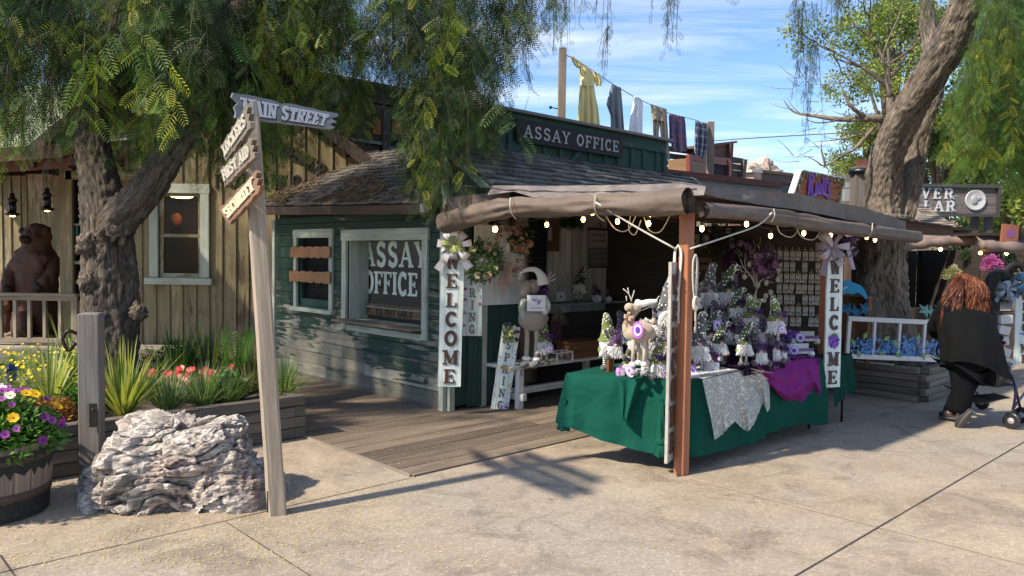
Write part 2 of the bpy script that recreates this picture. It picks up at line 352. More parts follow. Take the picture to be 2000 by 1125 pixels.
# ---------------------------------------------------------------- slab letters
# strokes in a box 1 high; (x0,y0,x1,y1,kind) kind: h heavy stem, l light stroke; S list of serif centres (x, y)
def arc(cx,cy,rx,ry,a0,a1,n,k='h'):
    o = []; p = None
    for i in range(n+1):
        a = R(a0+(a1-a0)*i/n); q = (cx+rx*math.cos(a),cy+ry*math.sin(a))
        if p: o.append((p[0],p[1],q[0],q[1],k))
        p = q
    return o
GL = {
 'A': (.8,[(.12,.04,.40,.96,'l'),(.40,.96,.68,.04,'h'),(.22,.34,.58,.34,'l')],[(.12,0),(.68,0)]),
 'B': (.68,[(.16,0,.16,1,'h'),(.16,.95,.42,.95,'l'),(.16,.53,.44,.53,'l'),(.16,.05,.46,.05,'l')]+arc(.42,.74,.14,.21,90,-90,5)+arc(.44,.29,.17,.24,90,-90,5),[(.13,0),(.13,1)]),
 'C': (.72,arc(.38,.5,.26,.45,50,310,10)+[(.57,.72,.57,.98,'l'),(.57,.02,.57,.25,'l')],[]),
 'D': (.74,[(.16,0,.16,1,'h'),(.16,.95,.38,.95,'l'),(.16,.05,.38,.05,'l')]+arc(.36,.5,.26,.45,90,-90,8),[(.13,0),(.13,1)]),
 'E': (.66,[(.16,0,.16,1,'h'),(.16,.95,.58,.95,'l'),(.16,.5,.44,.5,'l'),(.16,.05,.58,.05,'l'),(.56,.78,.56,.98,'l'),(.56,.02,.56,.24,'l'),(.43,.38,.43,.62,'l')],[(.13,0),(.13,1)]),
 'F': (.64,[(.16,0,.16,1,'h'),(.16,.95,.58,.95,'l'),(.16,.5,.44,.5,'l'),(.56,.76,.56,.98,'l'),(.43,.38,.43,.62,'l')],[(.16,0),(.13,1)]),
 'G': (.78,arc(.38,.5,.26,.45,50,310,10)+[(.57,.72,.57,.98,'l'),(.6,.06,.6,.42,'h'),(.42,.42,.70,.42,'l')],[]),
 'I': (.34,[(.17,0,.17,1,'h')],[(.17,0),(.17,1)]),
 'K': (.76,[(.16,0,.16,1,'h'),(.2,.42,.58,.96,'l'),(.32,.56,.62,.04,'h')],[(.16,0),(.16,1),(.6,0),(.56,1)]),
 'L': (.64,[(.16,0,.16,1,'h'),(.16,.05,.56,.05,'l'),(.55,.02,.55,.3,'l')],[(.13,0),(.16,1)]),
 'M': (.92,[(.15,0,.15,1,'l'),(.17,.96,.46,.12,'h'),(.46,.12,.75,.96,'l'),(.77,0,.77,1,'h')],[(.15,0),(.77,0),(.11,1),(.81,1)]),
 'N': (.82,[(.15,0,.15,1,'l'),(.17,.96,.66,.04,'h'),(.67,0,.67,1,'l')],[(.15,0),(.12,1),(.67,1)]),
 'O': (.76,arc(.38,.5,.27,.45,0,360,14),[]),
 'P': (.68,[(.16,0,.16,1,'h'),(.16,.95,.42,.95,'l'),(.16,.46,.42,.46,'l')]+arc(.41,.705,.17,.245,90,-90,6),[(.16,0),(.13,1)]),
 'R': (.76,[(.16,0,.16,1,'h'),(.16,.95,.42,.95,'l'),(.16,.48,.42,.48,'l'),(.42,.46,.62,.04,'h')]+arc(.41,.715,.17,.235,90,-90,6),[(.16,0),(.13,1),(.64,0)]),
 'S': (.66,arc(.33,.73,.2,.22,30,270,8)+arc(.33,.27,.21,.22,90,-150,8)+[(.52,.76,.52,.97,'l'),(.13,.03,.13,.25,'l')],[]),
 'T': (.70,[(.35,0,.35,1,'h'),(.08,.95,.62,.95,'l'),(.09,.74,.09,.98,'l'),(.61,.74,.61,.98,'l')],[(.35,0)]),
 'U': (.78,[(.16,.28,.16,1,'h'),(.62,.28,.62,1,'l')]+arc(.39,.28,.23,.24,180,360,7),[(.16,1),(.62,1)]),
 'V': (.78,[(.13,.98,.39,.04,'h'),(.39,.04,.65,.98,'l')],[(.13,1),(.65,1)]),
 'W': (1.02,[(.12,.98,.30,.04,'h'),(.30,.04,.50,.9,'l'),(.50,.9,.69,.04,'h'),(.69,.04,.88,.98,'l')],[(.12,1),(.5,1),(.88,1)]),
 'Y': (.76,[(.12,.98,.38,.45,'h'),(.38,.45,.64,.98,'l'),(.38,0,.38,.48,'h')],[(.38,0),(.13,1),(.63,1)]),
 'n': (.56,[(.12,0,.12,.62,'h'),(.12,.5,.3,.6,'l'),(.3,.6,.42,.5,'l'),(.42,.5,.42,0,'h')],[]),
 'o': (.52,arc(.26,.3,.17,.27,0,360,12),[]),'t': (.4,[(.18,.05,.18,.95,'h'),(.04,.62,.34,.62,'l'),(.18,.05,.32,.05,'l')],[]),
 's': (.46,arc(.23,.45,.12,.13,30,270,6)+arc(.23,.18,.13,.14,90,-150,6),[]),"'": (.2,[(.1,.75,.13,1,'h')],[]),
 '$': (.56,arc(.28,.7,.17,.18,30,270,6)+arc(.28,.3,.17,.2,90,-150,6)+[(.28,0,.28,1,'l')],[]),'1': (.4,[(.22,0,.22,1,'h'),(.1,.8,.22,.98,'l')],[(.22,0)]),
 '6': (.58,arc(.28,.28,.18,.24,0,360,10)+arc(.38,.4,.3,.55,100,185,6),[]),'.': (.24,[(.1,0,.1,.1,'h')],[]),'5': (.58,[(.14,.95,.46,.95,'l'),(.14,.95,.14,.55,'h')]+arc(.27,.32,.19,.26,130,-150,8),[]),'0': (.58,arc(.28,.5,.19,.45,0,360,12),[]),
 ' ': (.36,[],[]),
}
def text_w(t,sp=.08): return sum(GL[c][0]+sp for c in t)-sp
def letters(mb,t,h,x0=0,y0=0,depth=.004,heavy=.17,light=.09,sx=1.0,sp=.08,serif=.17,z0=.001,fr=None,slant=0,center=False,rise=0,bend=None):
    """slab-serif capitals cut from thin stock; each stroke a hair prouder than the last"""
    base = mb.M; k = 0; tw = text_w(t,sp)*h*sx
    x = x0-(tw/2 if center else 0)
    for ch in t:
        w,st,se = GL[ch]
        mid = x+w*h*sx/2
        loc2 = IDM
        if bend:   # letters stand round an arc
            a = (mid-x0)/bend; loc2 = Matrix.Translation((x0+bend*math.sin(a),y0-bend*(1-math.cos(a)),0)) @ Matrix.Rotation(-a,4,'Z') @ Matrix.Translation((-mid,-y0,0))
        mb.M = base @ (fr or IDM) @ loc2
        def seg(a,b,c,d,th):
            nonlocal k
            k += 1; A = V(((a*sx+slant*b)*h+x,b*h+y0+rise*(mid-x0))); B = V(((c*sx+slant*d)*h+x,d*h+y0+rise*(mid-x0))); dd = (B-A); L = dd.length or 1e-6; dd = dd/L; nn = V((-dd.y,dd.x))*th*h/2; e = dd*th*h*.18
            q = [A-e+nn,A-e-nn,B+e-nn,B+e+nn]
            q = [(p.x,p.y) for p in q]
            mb.prism(q,z0,z0+depth+.00025*(k % 9),rnd=.5)
        for a,b,c,d,kd in st: seg(a,min(max(b,.04),.96),c,min(max(d,.04),.96),heavy if kd == 'h' else light)
        for sx_,sy in se:
            yy = .045 if sy == 0 else .955
            if serif: seg(sx_-serif/sx*.9,yy,sx_+serif/sx*.9,yy,light)
        x += (w+sp)*h*sx
    mb.M = base
def sub(parent,name,mat,mb,**k): return mb.build(name,mat,parent,**k)
def ragged(w,h,n=10,j=.006,m=14):
    """plank outline with slightly uneven edges, origin at lower left"""
    p = []
    for i in range(m): p.append((w*i/m,random.uniform(-j,j)))
    for i in range(n): p.append((w+random.uniform(-j,j),h*i/n))
    for i in range(m): p.append((w-w*i/m,h+random.uniform(-j,j)))
    for i in range(n): p.append((random.uniform(-j,j),h-h*i/n))
    return p
def to_mesh_skin(name,verts,edges,radii,mat,parent,sub_lv=2,col=(.5,.5,.5),fn=None,**k):
    """one continuous surface grown round a skeleton of joints"""
    me = bpy.data.meshes.new(name); me.from_pydata([tuple(p) for p in verts],edges,[])
    o = bpy.data.objects.new(name+'_t',me); COL.objects.link(o)
    md = o.modifiers.new('s','SKIN'); md.use_smooth_shade = True
    for i,r in enumerate(radii):
        rr = r if hasattr(r,'__len__') else (r,r); me.skin_vertices[0].data[i].radius = rr
    me.skin_vertices[0].data[0].use_root = True
    if sub_lv: md2 = o.modifiers.new('ss','SUBSURF'); md2.levels = sub_lv; md2.render_levels = sub_lv
    dg = bpy.context.evaluated_depsgraph_get(); ev = o.evaluated_get(dg); m2 = ev.to_mesh()
    mb = MB(col); vs = [v.co.copy() for v in m2.vertices]
    if fn: vs = [fn(p) for p in vs]
    mb.add(vs,[tuple(p.vertices) for p in m2.polygons],smooth=True,rnd=.5)
    ev.to_mesh_clear(); bpy.data.objects.remove(o); bpy.data.meshes.remove(me)
    return mb.build(name,mat,parent,**k) if parent is not None else mb
# ---------------------------------------------------------------- ground
def groundm():
    m,nt,b,out = newmat('aggregate_concrete'); o = N(nt,'ShaderNodeTexCoord').outputs['Object']
    n1 = noisen(nt,o,1.1,6,.65,.4); n2 = noisen(nt,o,.35,3,.6); n3 = noisen(nt,o,90,3,.7)
    c = mixc(nt,ramp(nt,n1,(.35,0),(.65,1)),(.265,.21,.155),(.385,.315,.235)); c = mixc(nt,ramp(nt,n2,(.42,0),(.6,1)),c,(.31,.272,.225))
    # aggregate: light and dark grains
    vo = N(nt,'ShaderNodeTexVoronoi',i_Scale=75.0,i_Randomness=1.0); LK(nt,o,vo.inputs['Vector'])
    sc = N(nt,'ShaderNodeSeparateColor'); LK(nt,vo.outputs['Color'],sc.inputs[0])
    g = ramp(nt,sc.outputs[0],(0,.65),(.5,.96),(.82,1.08),(.97,1.5)); c = mixc(nt,.5,c,g,'MULTIPLY')
    # fallen blossom bits, thicker in drifts
    v2 = N(nt,'ShaderNodeTexVoronoi',i_Scale=42.0,i_Randomness=1.0); LK(nt,o,v2.inputs['Vector'])
    s2 = N(nt,'ShaderNodeSeparateColor'); LK(nt,v2.outputs['Color'],s2.inputs[0])
    near = ramp(nt,v2.outputs['Distance'],(.20,1),(.30,0)); pick = ramp(nt,mathn(nt,'ADD',s2.outputs[1],mathn(nt,'MULTIPLY',noisen(nt,o,.8,4,.7),.55)),(1.02,0),(1.10,1))
    c = mixc(nt,mathn(nt,'MULTIPLY',mathn(nt,'MULTIPLY',near,pick),.75),c,(.62,.52,.30))
    st = noisen(nt,o,2.3,5,.7,1); c = mixc(nt,.85,c,ramp(nt,st,(.3,.58),(.5,1),(.8,1.12)),'MULTIPLY')
    v3 = N(nt,'ShaderNodeTexVoronoi',i_Scale=3.1,i_Randomness=1.0); LK(nt,o,v3.inputs['Vector']); s3 = N(nt,'ShaderNodeSeparateColor'); LK(nt,v3.outputs['Color'],s3.inputs[0])
    gum = mathn(nt,'MULTIPLY',ramp(nt,v3.outputs['Distance'],(.035,1),(.075,0)),ramp(nt,s3.outputs[0],(.62,0),(.66,1))); c = mixc(nt,mathn(nt,'MULTIPLY',gum,.6),c,(.09,.075,.06))
    sp = noisen(nt,o,1.3,7,.75,2.2); c = mixc(nt,.8,c,ramp(nt,sp,(.30,.55),(.42,1),(1,1)),'MULTIPLY')
    LK(nt,c,b.inputs['Base Color']); b.inputs['Roughness'].default_value = .75; bumpn(nt,b,mathn(nt,'ADD',n3,mathn(nt,'MULTIPLY',sc.outputs[0],.5)),.45,.006); M['ground'] = m
groundm()
mb = MB(); mb.poly([(-120,-40,0),(120,-40,0),(120,300,0),(-120,300,0)]); mb.build('ground','ground',kind='structure')
mb = MB((.05,.042,.035))
def joint(a,b,w=.008,col=(.05,.042,.035),z=.004,wob=.0):
    mb.col = col; d = (b-a); L = d.length; d = d/L; n = V((-d.y,d.x,0)); k = max(2,int(L/.25)); pts = []
    for i in range(k+1): pts.append(a+d*L*i/k+n*random.uniform(-wob,wob)+V((0,0,z)))
    for i in range(k):
        ww = w*random.uniform(.6,1.1); mb.poly([pts[i]+n*ww/2,pts[i]-n*ww/2,pts[i+1]-n*ww/2,pts[i+1]+n*ww/2])
joint(G(1500,1157),G(1500,1157)+U3*9,.011)
joint(G(600,1125)-V3*1.2,G(439,1019),.009)
joint(Wp(-1.6,-1.655),Wp(-6.5,-1.655),.009)
joint(G(1345,935),G(1345,935)-V3*3.2,.013,(.42,.34,.24),wob=.004)
joint(Wp(1.1,-3.0),Wp(1.1,-3.0)+U3*6,.006,(.12,.10,.08))
joint(G(0,1085)-V3*.6,G(0,1085),.009)
mb.build('ground_joints','matt',kind='structure')
mb = MB((.62,.5,.2))                                        # blossom bits lying on the ground
for i in range(4200):
    r = random.random()
    if r < .45: p = G(random.gauss(380,260),random.uniform(930,1110))
    elif r < .7: p = Wp(random.uniform(-1.6,.6),random.uniform(-1.6,3.4),.014)
    else: p = V((random.uniform(-4,5),random.uniform(2.6,8),0))
    s_ = Wp(0,0); s,t,z = loc(p); zz = .017 if (s > -1.6 and t > -1.65 and s < 7) else .005
    a = random.uniform(0,PI); q = random.uniform(.0025,.006); d = V((math.cos(a),math.sin(a),0)); n = V((-d.y,d.x,0)); p = V((p.x,p.y,zz+random.uniform(0,.003)))
    mb.col = random.choice([(.6,.48,.2),(.66,.56,.32),(.45,.36,.16),(.4,.42,.12)])
    mb.add([p-d*q*1.6,p-n*q*.6,p+d*q*1.6+V((0,0,.002)),p+n*q*.6],[(0,1,2,3)])
mb.build('fallen_blossom','petal',kind='stuff')
# boardwalk deck
mb = MB((.17,.135,.10),LOC); t = -1.65
while t < 4.6:
    w = .195; s = -1.6
    while s < 6.8:
        L = random.uniform(2.2,3.6) if s > -1.6 else random.choice([1.9,2.6,3.2]); e = min(s+L,6.8); c = random.uniform(.8,1.15)
        mb.col = (.17*c,.132*c,.10*c); mb.box(((s+e)/2,t+w/2,-.004+random.uniform(-.001,.001)),(e-s-.004,w-.009,.036),bev=.003); s = e
    t += w
mb.col = (.2,.17,.14); mb.box((-1.613,1.4,.0),(.02,6.05,.036)); mb.build('deck','weathered_wood',kind='structure')
mb = MB((.02,.016,.012),LOC); mb.poly([(-1.6,-1.65,.004),(6.8,-1.65,.004),(6.8,4.6,.004),(-1.6,4.6,.004)]); mb.build('deck_base','matt',kind='structure')

# ---------------------------------------------------------------- helpers for walls
def rects_minus(x0,x1,y0,y1,ops):
    xs = sorted({x0,x1,*[v for o in ops for v in o[:2] if x0 < v < x1]}); out = []
    for a,b in zip(xs,xs[1:]):
        cuts = sorted([(max(y0,o[2]),min(y1,o[3])) for o in ops if o[0] <= a+1e-6 and o[1] >= b-1e-6 and o[3] > y0 and o[2] < y1]); y = y0
        for c,d in cuts:
            if c > y+1e-4: out.append((a,b,y,c))
            y = max(y,d)
        if y < y1-1e-4: out.append((a,b,y,y1))
    return out
def siding(mb,x0,x1,y0,y1,ops,h=.15,th=.022,cols=((.2,.17,.12),),gap=.005,seam=1.8):
    """boards lying along x in the current frame (z outwards)"""
    y = y0
    while y < y1-1e-3:
        yt = min(y+h,y1); iv = [(a,b) for a,b,c,d in rects_minus(x0,x1,y+h*.3,y+h*.6,ops)]
        m = []
        for a,b in iv:
            if m and abs(m[-1][1]-a) < 1e-6: m[-1] = (m[-1][0],b)
            else: m.append((a,b))
        for a,b in m:
            s = a
            while s < b-1e-3:
                e = b if b-s < seam*1.3 else s+random.uniform(seam*.7,seam*1.3)
                mb.col = random.choice(cols); mb.box(((s+e)/2,(y+yt)/2,th/2+random.uniform(0,.003)),(e-s-.002,yt-y-gap,th),bev=.003); s = e
        y += h
def backing(mb,x0,x1,y0,y1,ops,z=-.02,th=.03):
    for a,b,c,d in rects_minus(x0,x1,y0,y1,ops): mb.box(((a+b)/2,(c+d)/2,z-th/2),(b-a,d-c,th))
def planks(mb,x0,x1,y0,ytop,w=.2,th=.02,cols=((.3,.25,.16),),ops=(),batten=0,bw=.045,z=0):
    """upright boards with battens; ytop is a function of x"""
    x = x0
    while x < x1-1e-3:
        e = min(x+w*random.uniform(.92,1.08),x1)
        if x1-e < .05: e = x1
        h = min(ytop(x+.001),ytop(e-.001)); segs = [(y0,h)]
        for o in ops:
            if o[0] < (x+e)/2 < o[1]:
                ns = []
                for a,b in segs:
                    if o[2] > a: ns.append((a,min(b,o[2])))
                    if o[3] < b: ns.append((max(a,o[3]),b))
                segs = ns
        for a,b in segs:
            if b-a < .02: continue
            mb.col = random.choice(cols); mb.box(((x+e)/2,(a+b)/2,z+th/2),(e-x-.004,b-a,th),bev=.002)
            if batten and not any(o[0]-.03 < e < o[1]+.03 for o in ops): mb.col = random.choice(cols); mb.box((e,(a+min(b,ytop(e)))/2,z+th+batten/2-.001),(bw,min(b,ytop(e))-a,batten),bev=.003)
            elif batten and any(o[0]-.03 < e < o[1]+.03 for o in ops): mb.box((e,(a+b)/2,z+th+batten/2-.001),(bw,b-a,batten),bev=.003)
        x = e
def shingles(mb,p00,ux,uy,W_,H_,row=.13,wid=.17,cols=((.2,.18,.15),),th=.012,skip=None):
    """courses of wooden shingles from the eave (p00) up the slope uy"""
    ux = V(ux).normalized(); uy = V(uy).normalized(); nz_ = ux.cross(uy).normalized(); n = int(H_/row)+1
    for j in range(n):
        y = j*row; x = -random.uniform(0,wid)
        while x < W_:
            w = wid*random.uniform(.55,1.35); a = max(x,0); b = min(x+w-.006,W_)
            if b-a > .02 and not (skip and skip((a+b)/2,y)):
                ln = min(row*1.55,H_-y+.02)*random.uniform(.97,1.05); up = random.uniform(.002,.016); jx = random.uniform(-.012,.012); mb.col = random.choice(cols); c_ = random.uniform(-.6,1.2)*.01
                def P(u_,v_,h): return V(p00)+ux*u_+uy*(y+v_)+nz_*h
                q = [P(a,jx,.016+up+th),P(b,jx+c_,.016+up+th),P(b,ln,.008),P(a,ln,.008),P(a,jx,.004+up),P(b,jx+c_,.004+up),P(b,ln,.0),P(a,ln,.0)]
                mb.add(q,[(0,1,2,3),(4,5,1,0),(5,6,2,1),(7,4,0,3),(7,6,5,4)],[[(0,a),(0,b),(ln,b),(ln,a)]]+[[(0,0),(0,b-a),(.02,b-a),(.02,0)]]*4,None,False)
            x += w

# ---------------------------------------------------------------- the green office
of = thing('assay_office','weathered green wooden office with a shingle roof, boarded window and false front','building',O3,ANG)
BW = (.27,.94+1.0,.70,1.88); SW = (2.16,3.13,.85,1.90)
FS = LOC @ Matrix(((0,0,-1,0),(-1,0,0,0),(0,1,0,0),(0,0,0,1)))    # side wall: x=-t, y=z, normal -s
opB = (-BW[1]+.09,-BW[0]-.09,BW[2]+.1,BW[3]-.1); opS = (-SW[1]+.06,-SW[0]-.06,SW[2]+.07,SW[3]-.06)
mb = MB(M=FS); siding(mb,-3.66,-.05,.05,2.06,[opB,opS],.148,cols=((.19,.18,.14),(.24,.22,.17),(.15,.15,.115),(.30,.29,.23)))
mb.col = (.13,.11,.09); mb.box((-1.85,.03,.012),(3.6,.05,.05),bev=.004)
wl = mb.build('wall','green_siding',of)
mb = MB((.02,.02,.018),FS); backing(mb,-3.66,0,0,2.2,[opB,opS]); mb.build('wall_core','matt',of)
mb = MB((.26,.24,.19),FS); mb.box((-.028,1.03,.018),(.075,2.06,.055),bev=.004); mb.build('corner_board','pale_trim',of); mb = MB((.26,.24,.19),FS); mb.box((-3.70,1.02,.02),(.07,2.04,.06),bev=.004)
mb.build('corner_board','pale_trim',of)
# large window
wi = MB((.27,.25,.2),FS)
x0,x1,y0,y1 = -BW[1],-BW[0],BW[2],BW[3]
wi.box(((x0+x1)/2,y1-.065,.035),(x1-x0+.03,.13,.04),bev=.004); wi.box((x0+.045,(y0+y1)/2-.06,.034),(.09,y1-y0-.14,.036),bev=.003); wi.box((x1-.045,(y0+y1)/2-.06,.034),(.09,y1-y0-.14,.036),bev=.003)
wi.box(((x0+x1)/2,y0+.03,.032),(x1-x0-.19,.07,.03),bev=.003)
fw = wi.build('window','pale_trim',of)
mb = MB((.2,.16,.11),FS); mb.box(((x0+x1)/2-.03,y0+.115,.09),(x1-x0-.1,.03,.22),bev=.006); mb.build('window_shelf','weathered_wood',fw)
mb = MB((.26,.25,.2),FS); dep = -.26
mb.box((opB[0]+.01,(y0+y1)/2,dep/2),(.02,y1-y0-.2,-dep)); mb.box((opB[1]-.01,(y0+y1)/2,dep/2),(.02,y1-y0-.2,-dep)); mb.box(((x0+x1)/2,opB[3]-.01,dep/2),(opB[1]-opB[0]-.04,.02,-dep)); mb.box(((x0+x1)/2,opB[2]+.01,dep/2),(opB[1]-opB[0]-.04,.02,-dep))
mb.build('window_reveal','pale_trim',fw)
mb = MB(M=FS); mb.M = FS @ Matrix.Translation((0,0,dep-.03)); siding(mb,opB[0],opB[1],opB[2],opB[3],[],.13,cols=((.012,.016,.012),(.02,.02,.014),(.010,.014,.012))); mb.build('window_board','dark_wood',fw)
mb = MB((.75,.77,.73),FS)
def side_px(x,y,s): q = loc(S(x,y,s)); return -q[1],q[2]
ax,ay = side_px(709,519,.26); _,ty = side_px(709,473,.26); bx,by = side_px(712,571,.26); _,ty2 = side_px(712,529,.26)
letters(mb,'ASSAY',ty-ay,ax+.0,ay,.004,.2,.1,sx=1.16,sp=.06,z0=dep+.001)
letters(mb,'OFFICE',ty2-by,bx,by,.004,.2,.1,sx=1.05,sp=.04,z0=dep+.001)
mb.build('window_lettering','sign_white',fw)
mb = MB((.30,.29,.25),FS); mb.box(((opB[0]+opB[1])/2,by-.16,dep+.03),(opB[1]-opB[0]-.04,.02,.05)); mb.col = (.16,.10,.055); mb.box(((opB[0]+opB[1])/2,y0+.24,dep+.02),(opB[1]-opB[0]-.04,.13,.02)); mb.build('window_rail','weathered_wood',fw)
mb = MB((.012,.012,.012),FS); cx,cy = side_px(729,627,.2); letters(mb,'WE BUY GOLD',.105,cx,y0+.185,.006,.2,.09,sx=.86,sp=.07,z0=dep+.032)
mb.tube([FS.inverted() @ FS @ V((cx-.03-.09*math.sin(a),y0+.2+.05*a/2,dep+.05)) for a in [0,.6,1.2,1.8,2.4,3]],.006,6); mb.build('window_notice_lettering','matt',fw)
mb = MB(M=FS); mb.poly([(opB[0]+.02,opB[2]+.02,-.12),(opB[1]-.02,opB[2]+.02,-.12),(opB[1]-.02,opB[3]-.02,-.12),(opB[0]+.02,opB[3]-.02,-.12)]); mb.build('window_pane','glass',fw)
# small boarded window
x0,x1,y0,y1 = -SW[1],-SW[0],SW[2],SW[3]
mb = MB((.27,.25,.2),FS); mb.box(((x0+x1)/2,y1-.055,.035),(x1-x0+.02,.11,.04),bev=.004); mb.box((x0+.04,(y0+y1)/2-.03,.033),(.08,y1-y0-.16,.036),bev=.003); mb.box((x1-.04,(y0+y1)/2-.03,.033),(.08,y1-y0-.16,.036),bev=.003); mb.box(((x0+x1)/2,y0+.03,.05),(x1-x0+.08,.05,.08),bev=.004)
f2 = mb.build('window','pale_trim',of)
mb = MB((.02,.09,.075),FS); mb.box((opS[0]+.03,(y0+y1)/2,-.03),(.05,opS[3]-opS[2],.05)); mb.box((opS[1]-.02,(y0+y1)/2,-.03),(.03,opS[3]-opS[2],.05)); mb.box(((opS[0]+opS[1])/2,opS[2]+.05,-.03),(opS[1]-opS[0]-.09,.09,.05)); mb.build('sash','green_boards',f2)
mb = MB((.012,.014,.016),FS)
for i in range(26):
    yy = opS[2]+.1+i*.032
    if yy < opS[3]: mb.box(((opS[0]+opS[1])/2,yy,-.07),(opS[1]-opS[0]-.06,.026,.012),Matrix.Rotation(.5,3,'X'))
mb.box(((opS[0]+opS[1])/2,(y0+y1)/2,-.12),(opS[1]-opS[0],opS[3]-opS[2],.01)); mb.build('louvre','satin_paint',f2)
for yc,dx in ((1.61,0),(1.30,-.03)):
    mb = MB((.37,.17,.07),FS); n = 16; top = []; bot = []
    for i in range(n+1):
        x = lerp(x0-.02+dx,x1+.0,i/n); w = abs(math.sin(i*PI/3.1+dx*30))*.022+random.uniform(-.004,.004)
        top.append((x,yc+.055+w)); bot.append((x,yc-.055-abs(math.cos(i*PI/2.9))*.02+random.uniform(-.004,.004)))
    mb.prism(bot+top[::-1],.058,.082); mb.build('crossboard','smooth_wood',f2)
# side roof
SLP = .55
def zr(s,t): return 2.10+.028*t + SLP*(s+.24)
p0 = Wp(-.24,3.86,zr(-.24,3.86)); p1 = Wp(-.24,.03,zr(-.24,.03))
uy = (Wp(1.2,0,zr(1.2,0))-Wp(-.24,0,zr(-.24,0))).normalized()
mb = MB(); cols = ((.15,.125,.10),(.19,.165,.135),(.11,.095,.08),(.23,.20,.165))
shingles(mb,p0,p1-p0,uy,(p1-p0).length,1.75,.115,.15,cols)
mb.build('roof','shingle',of)
mb = MB((.085,.055,.04))
q = [p0,p1,p1+uy*1.75,p0+uy*1.75]; dn = V((0,0,-.03)); mb.add([a+V((0,0,-.004)) for a in q]+[a+dn for a in q],[(0,1,2,3),(7,6,5,4),(0,4,5,1),(1,5,6,2),(2,6,7,3),(3,7,4,0)],smooth=False)
mb.beam(p0+V((0,0,-.055))-U3*.012,p1+V((0,0,-.055))-U3*.012,.03,.10,bev=.004)
for i in range(9):
    t = .2+i*.44; a = Wp(-.22,t,zr(-.22,t)-.07); b = Wp(.1,t,zr(.1,t)-.07); mb.col = (.09,.035,.022); mb.beam(a,b,.05,.09)
mb.col = (.10,.07,.05); mb.beam(p1+V((0,0,-.05)),p1+uy*1.75+V((0,0,-.05)),.03,.11); mb.beam(p0+V((0,0,-.05)),p0+uy*1.75+V((0,0,-.05)),.03,.10)
mb.col=(.33,.34,.32); mb.box(Wp(-.255,.05,zr(-.24,.05)-.04),(.05,.07,.09),Matrix.Rotation(ANG,3,'Z'))
mb.build('eaves','dark_wood',of)
mb = MB((.3,.22,.13))                                       # leaf litter caught on the shingles
for i in range(5200):
    s = abs(random.gauss(0,.38)); t = random.uniform(1.2,3.85) if random.random() < .8 else random.uniform(.1,3.8)
    if noise.noise(V((s*2.2,t*1.3,3))) < -.08+.12*(s > .5): continue
    s = s-.23; p = Wp(s,t,zr(s,t)+random.uniform(.03,.055)); a = random.uniform(0,PI); d = (V3*math.cos(a)+uy*math.sin(a)); L = random.uniform(.012,.05); n = uy.cross(d).normalized()*random.uniform(.0015,.004)+V((0,0,.003))
    mb.col = random.choice([(.36,.25,.14),(.26,.18,.10),(.45,.35,.2),(.18,.12,.07)]); mb.add([p-d*L-n,p+d*L-n,p+d*L+n,p-d*L+n],[(0,1,2,3)])
o = mb.build('roof_litter','matt',of,kind='stuff')
# front roof and its gable end; false front
fe,fr_ = (-.72,2.25),(.0,2.72)       # (t, z) of eave and top
sl_ = V((0,fr_[0]-fe[0],fr_[1]-fe[1])); 
a0 = Wp(-.06,fe[0],fe[1]); uyf = (V3*sl_.y+Z3*sl_.z).normalized()
mb = MB(); shingles(mb,a0,U3,uyf,4.35,sl_.length,.105,.2,((.10,.105,.095),(.13,.13,.115),(.075,.08,.075),(.16,.15,.13))); mb.build('roof','shingle',of)
mb = MB((.05,.045,.04)); q = [a0,a0+U3*4.35,a0+U3*4.35+uyf*sl_.length,a0+uyf*sl_.length]; mb.add([a+V((0,0,-.004)) for a in q]+[a+V((0,0,-.04)) for a in q],[(0,1,2,3),(7,6,5,4),(0,4,5,1),(1,5,6,2),(2,6,7,3),(3,7,4,0)],smooth=False)
mb.col = (.10,.17,.13); mb.beam(a0+V((0,0,-.05))-U3*.0,a0+uyf*sl_.length+V((0,0,-.05)),.03,.07); mb.build('roof_deck','dark_wood',of)
mb = MB(M=FS)     # x=-t
planks(mb,.0,.70,2.04,lambda x: 2.62-x*.53 if x < 1 else 0,.13,.02,((.2,.18,.13),(.24,.21,.16)),z=0); mb.build('gable_wall','green_boards',of)
mb = MB((.25,.24,.19),FS); mb.box((-.0,2.42,.03),(.09,.72,.05),bev=.004); mb.build('gable_corner_board','pale_trim',of)
FT = LOC @ Matrix(((1,0,0,0),(0,0,-1,0),(0,1,0,0),(0,0,0,1)))     # front wall: x=s, y=z, normal -t
cL,cR = loc(T(968,213,.02)),loc(T(1297,279,.02)); ztop = (cL[2]+cR[2])/2; sR = cR[0]
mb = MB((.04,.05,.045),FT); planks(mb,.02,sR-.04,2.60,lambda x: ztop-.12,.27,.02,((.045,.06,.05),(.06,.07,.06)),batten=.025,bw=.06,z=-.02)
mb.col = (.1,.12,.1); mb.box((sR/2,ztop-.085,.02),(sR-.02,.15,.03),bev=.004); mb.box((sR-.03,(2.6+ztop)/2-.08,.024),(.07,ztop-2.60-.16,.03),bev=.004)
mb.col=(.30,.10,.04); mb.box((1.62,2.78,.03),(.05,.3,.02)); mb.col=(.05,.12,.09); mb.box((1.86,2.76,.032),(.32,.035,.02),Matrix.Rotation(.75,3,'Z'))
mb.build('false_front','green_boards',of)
mb = MB((.14,.13,.12),FT); mb.box((sR/2+.01,ztop+.012,.0),(sR+.08,.035,.2),bev=.004); mb.build('coping','satin_paint',of)
mb = MB((.05,.05,.045),FT); mb.box((sR-.012,(2.5+ztop)/2-.1,-.1),(.02,ztop-2.6,.17)); mb.box((sR/2,(2.3+ztop)/2,-.07),(sR-.05,ztop-2.35,.04)); mb.build('false_front_back','green_boards',of)
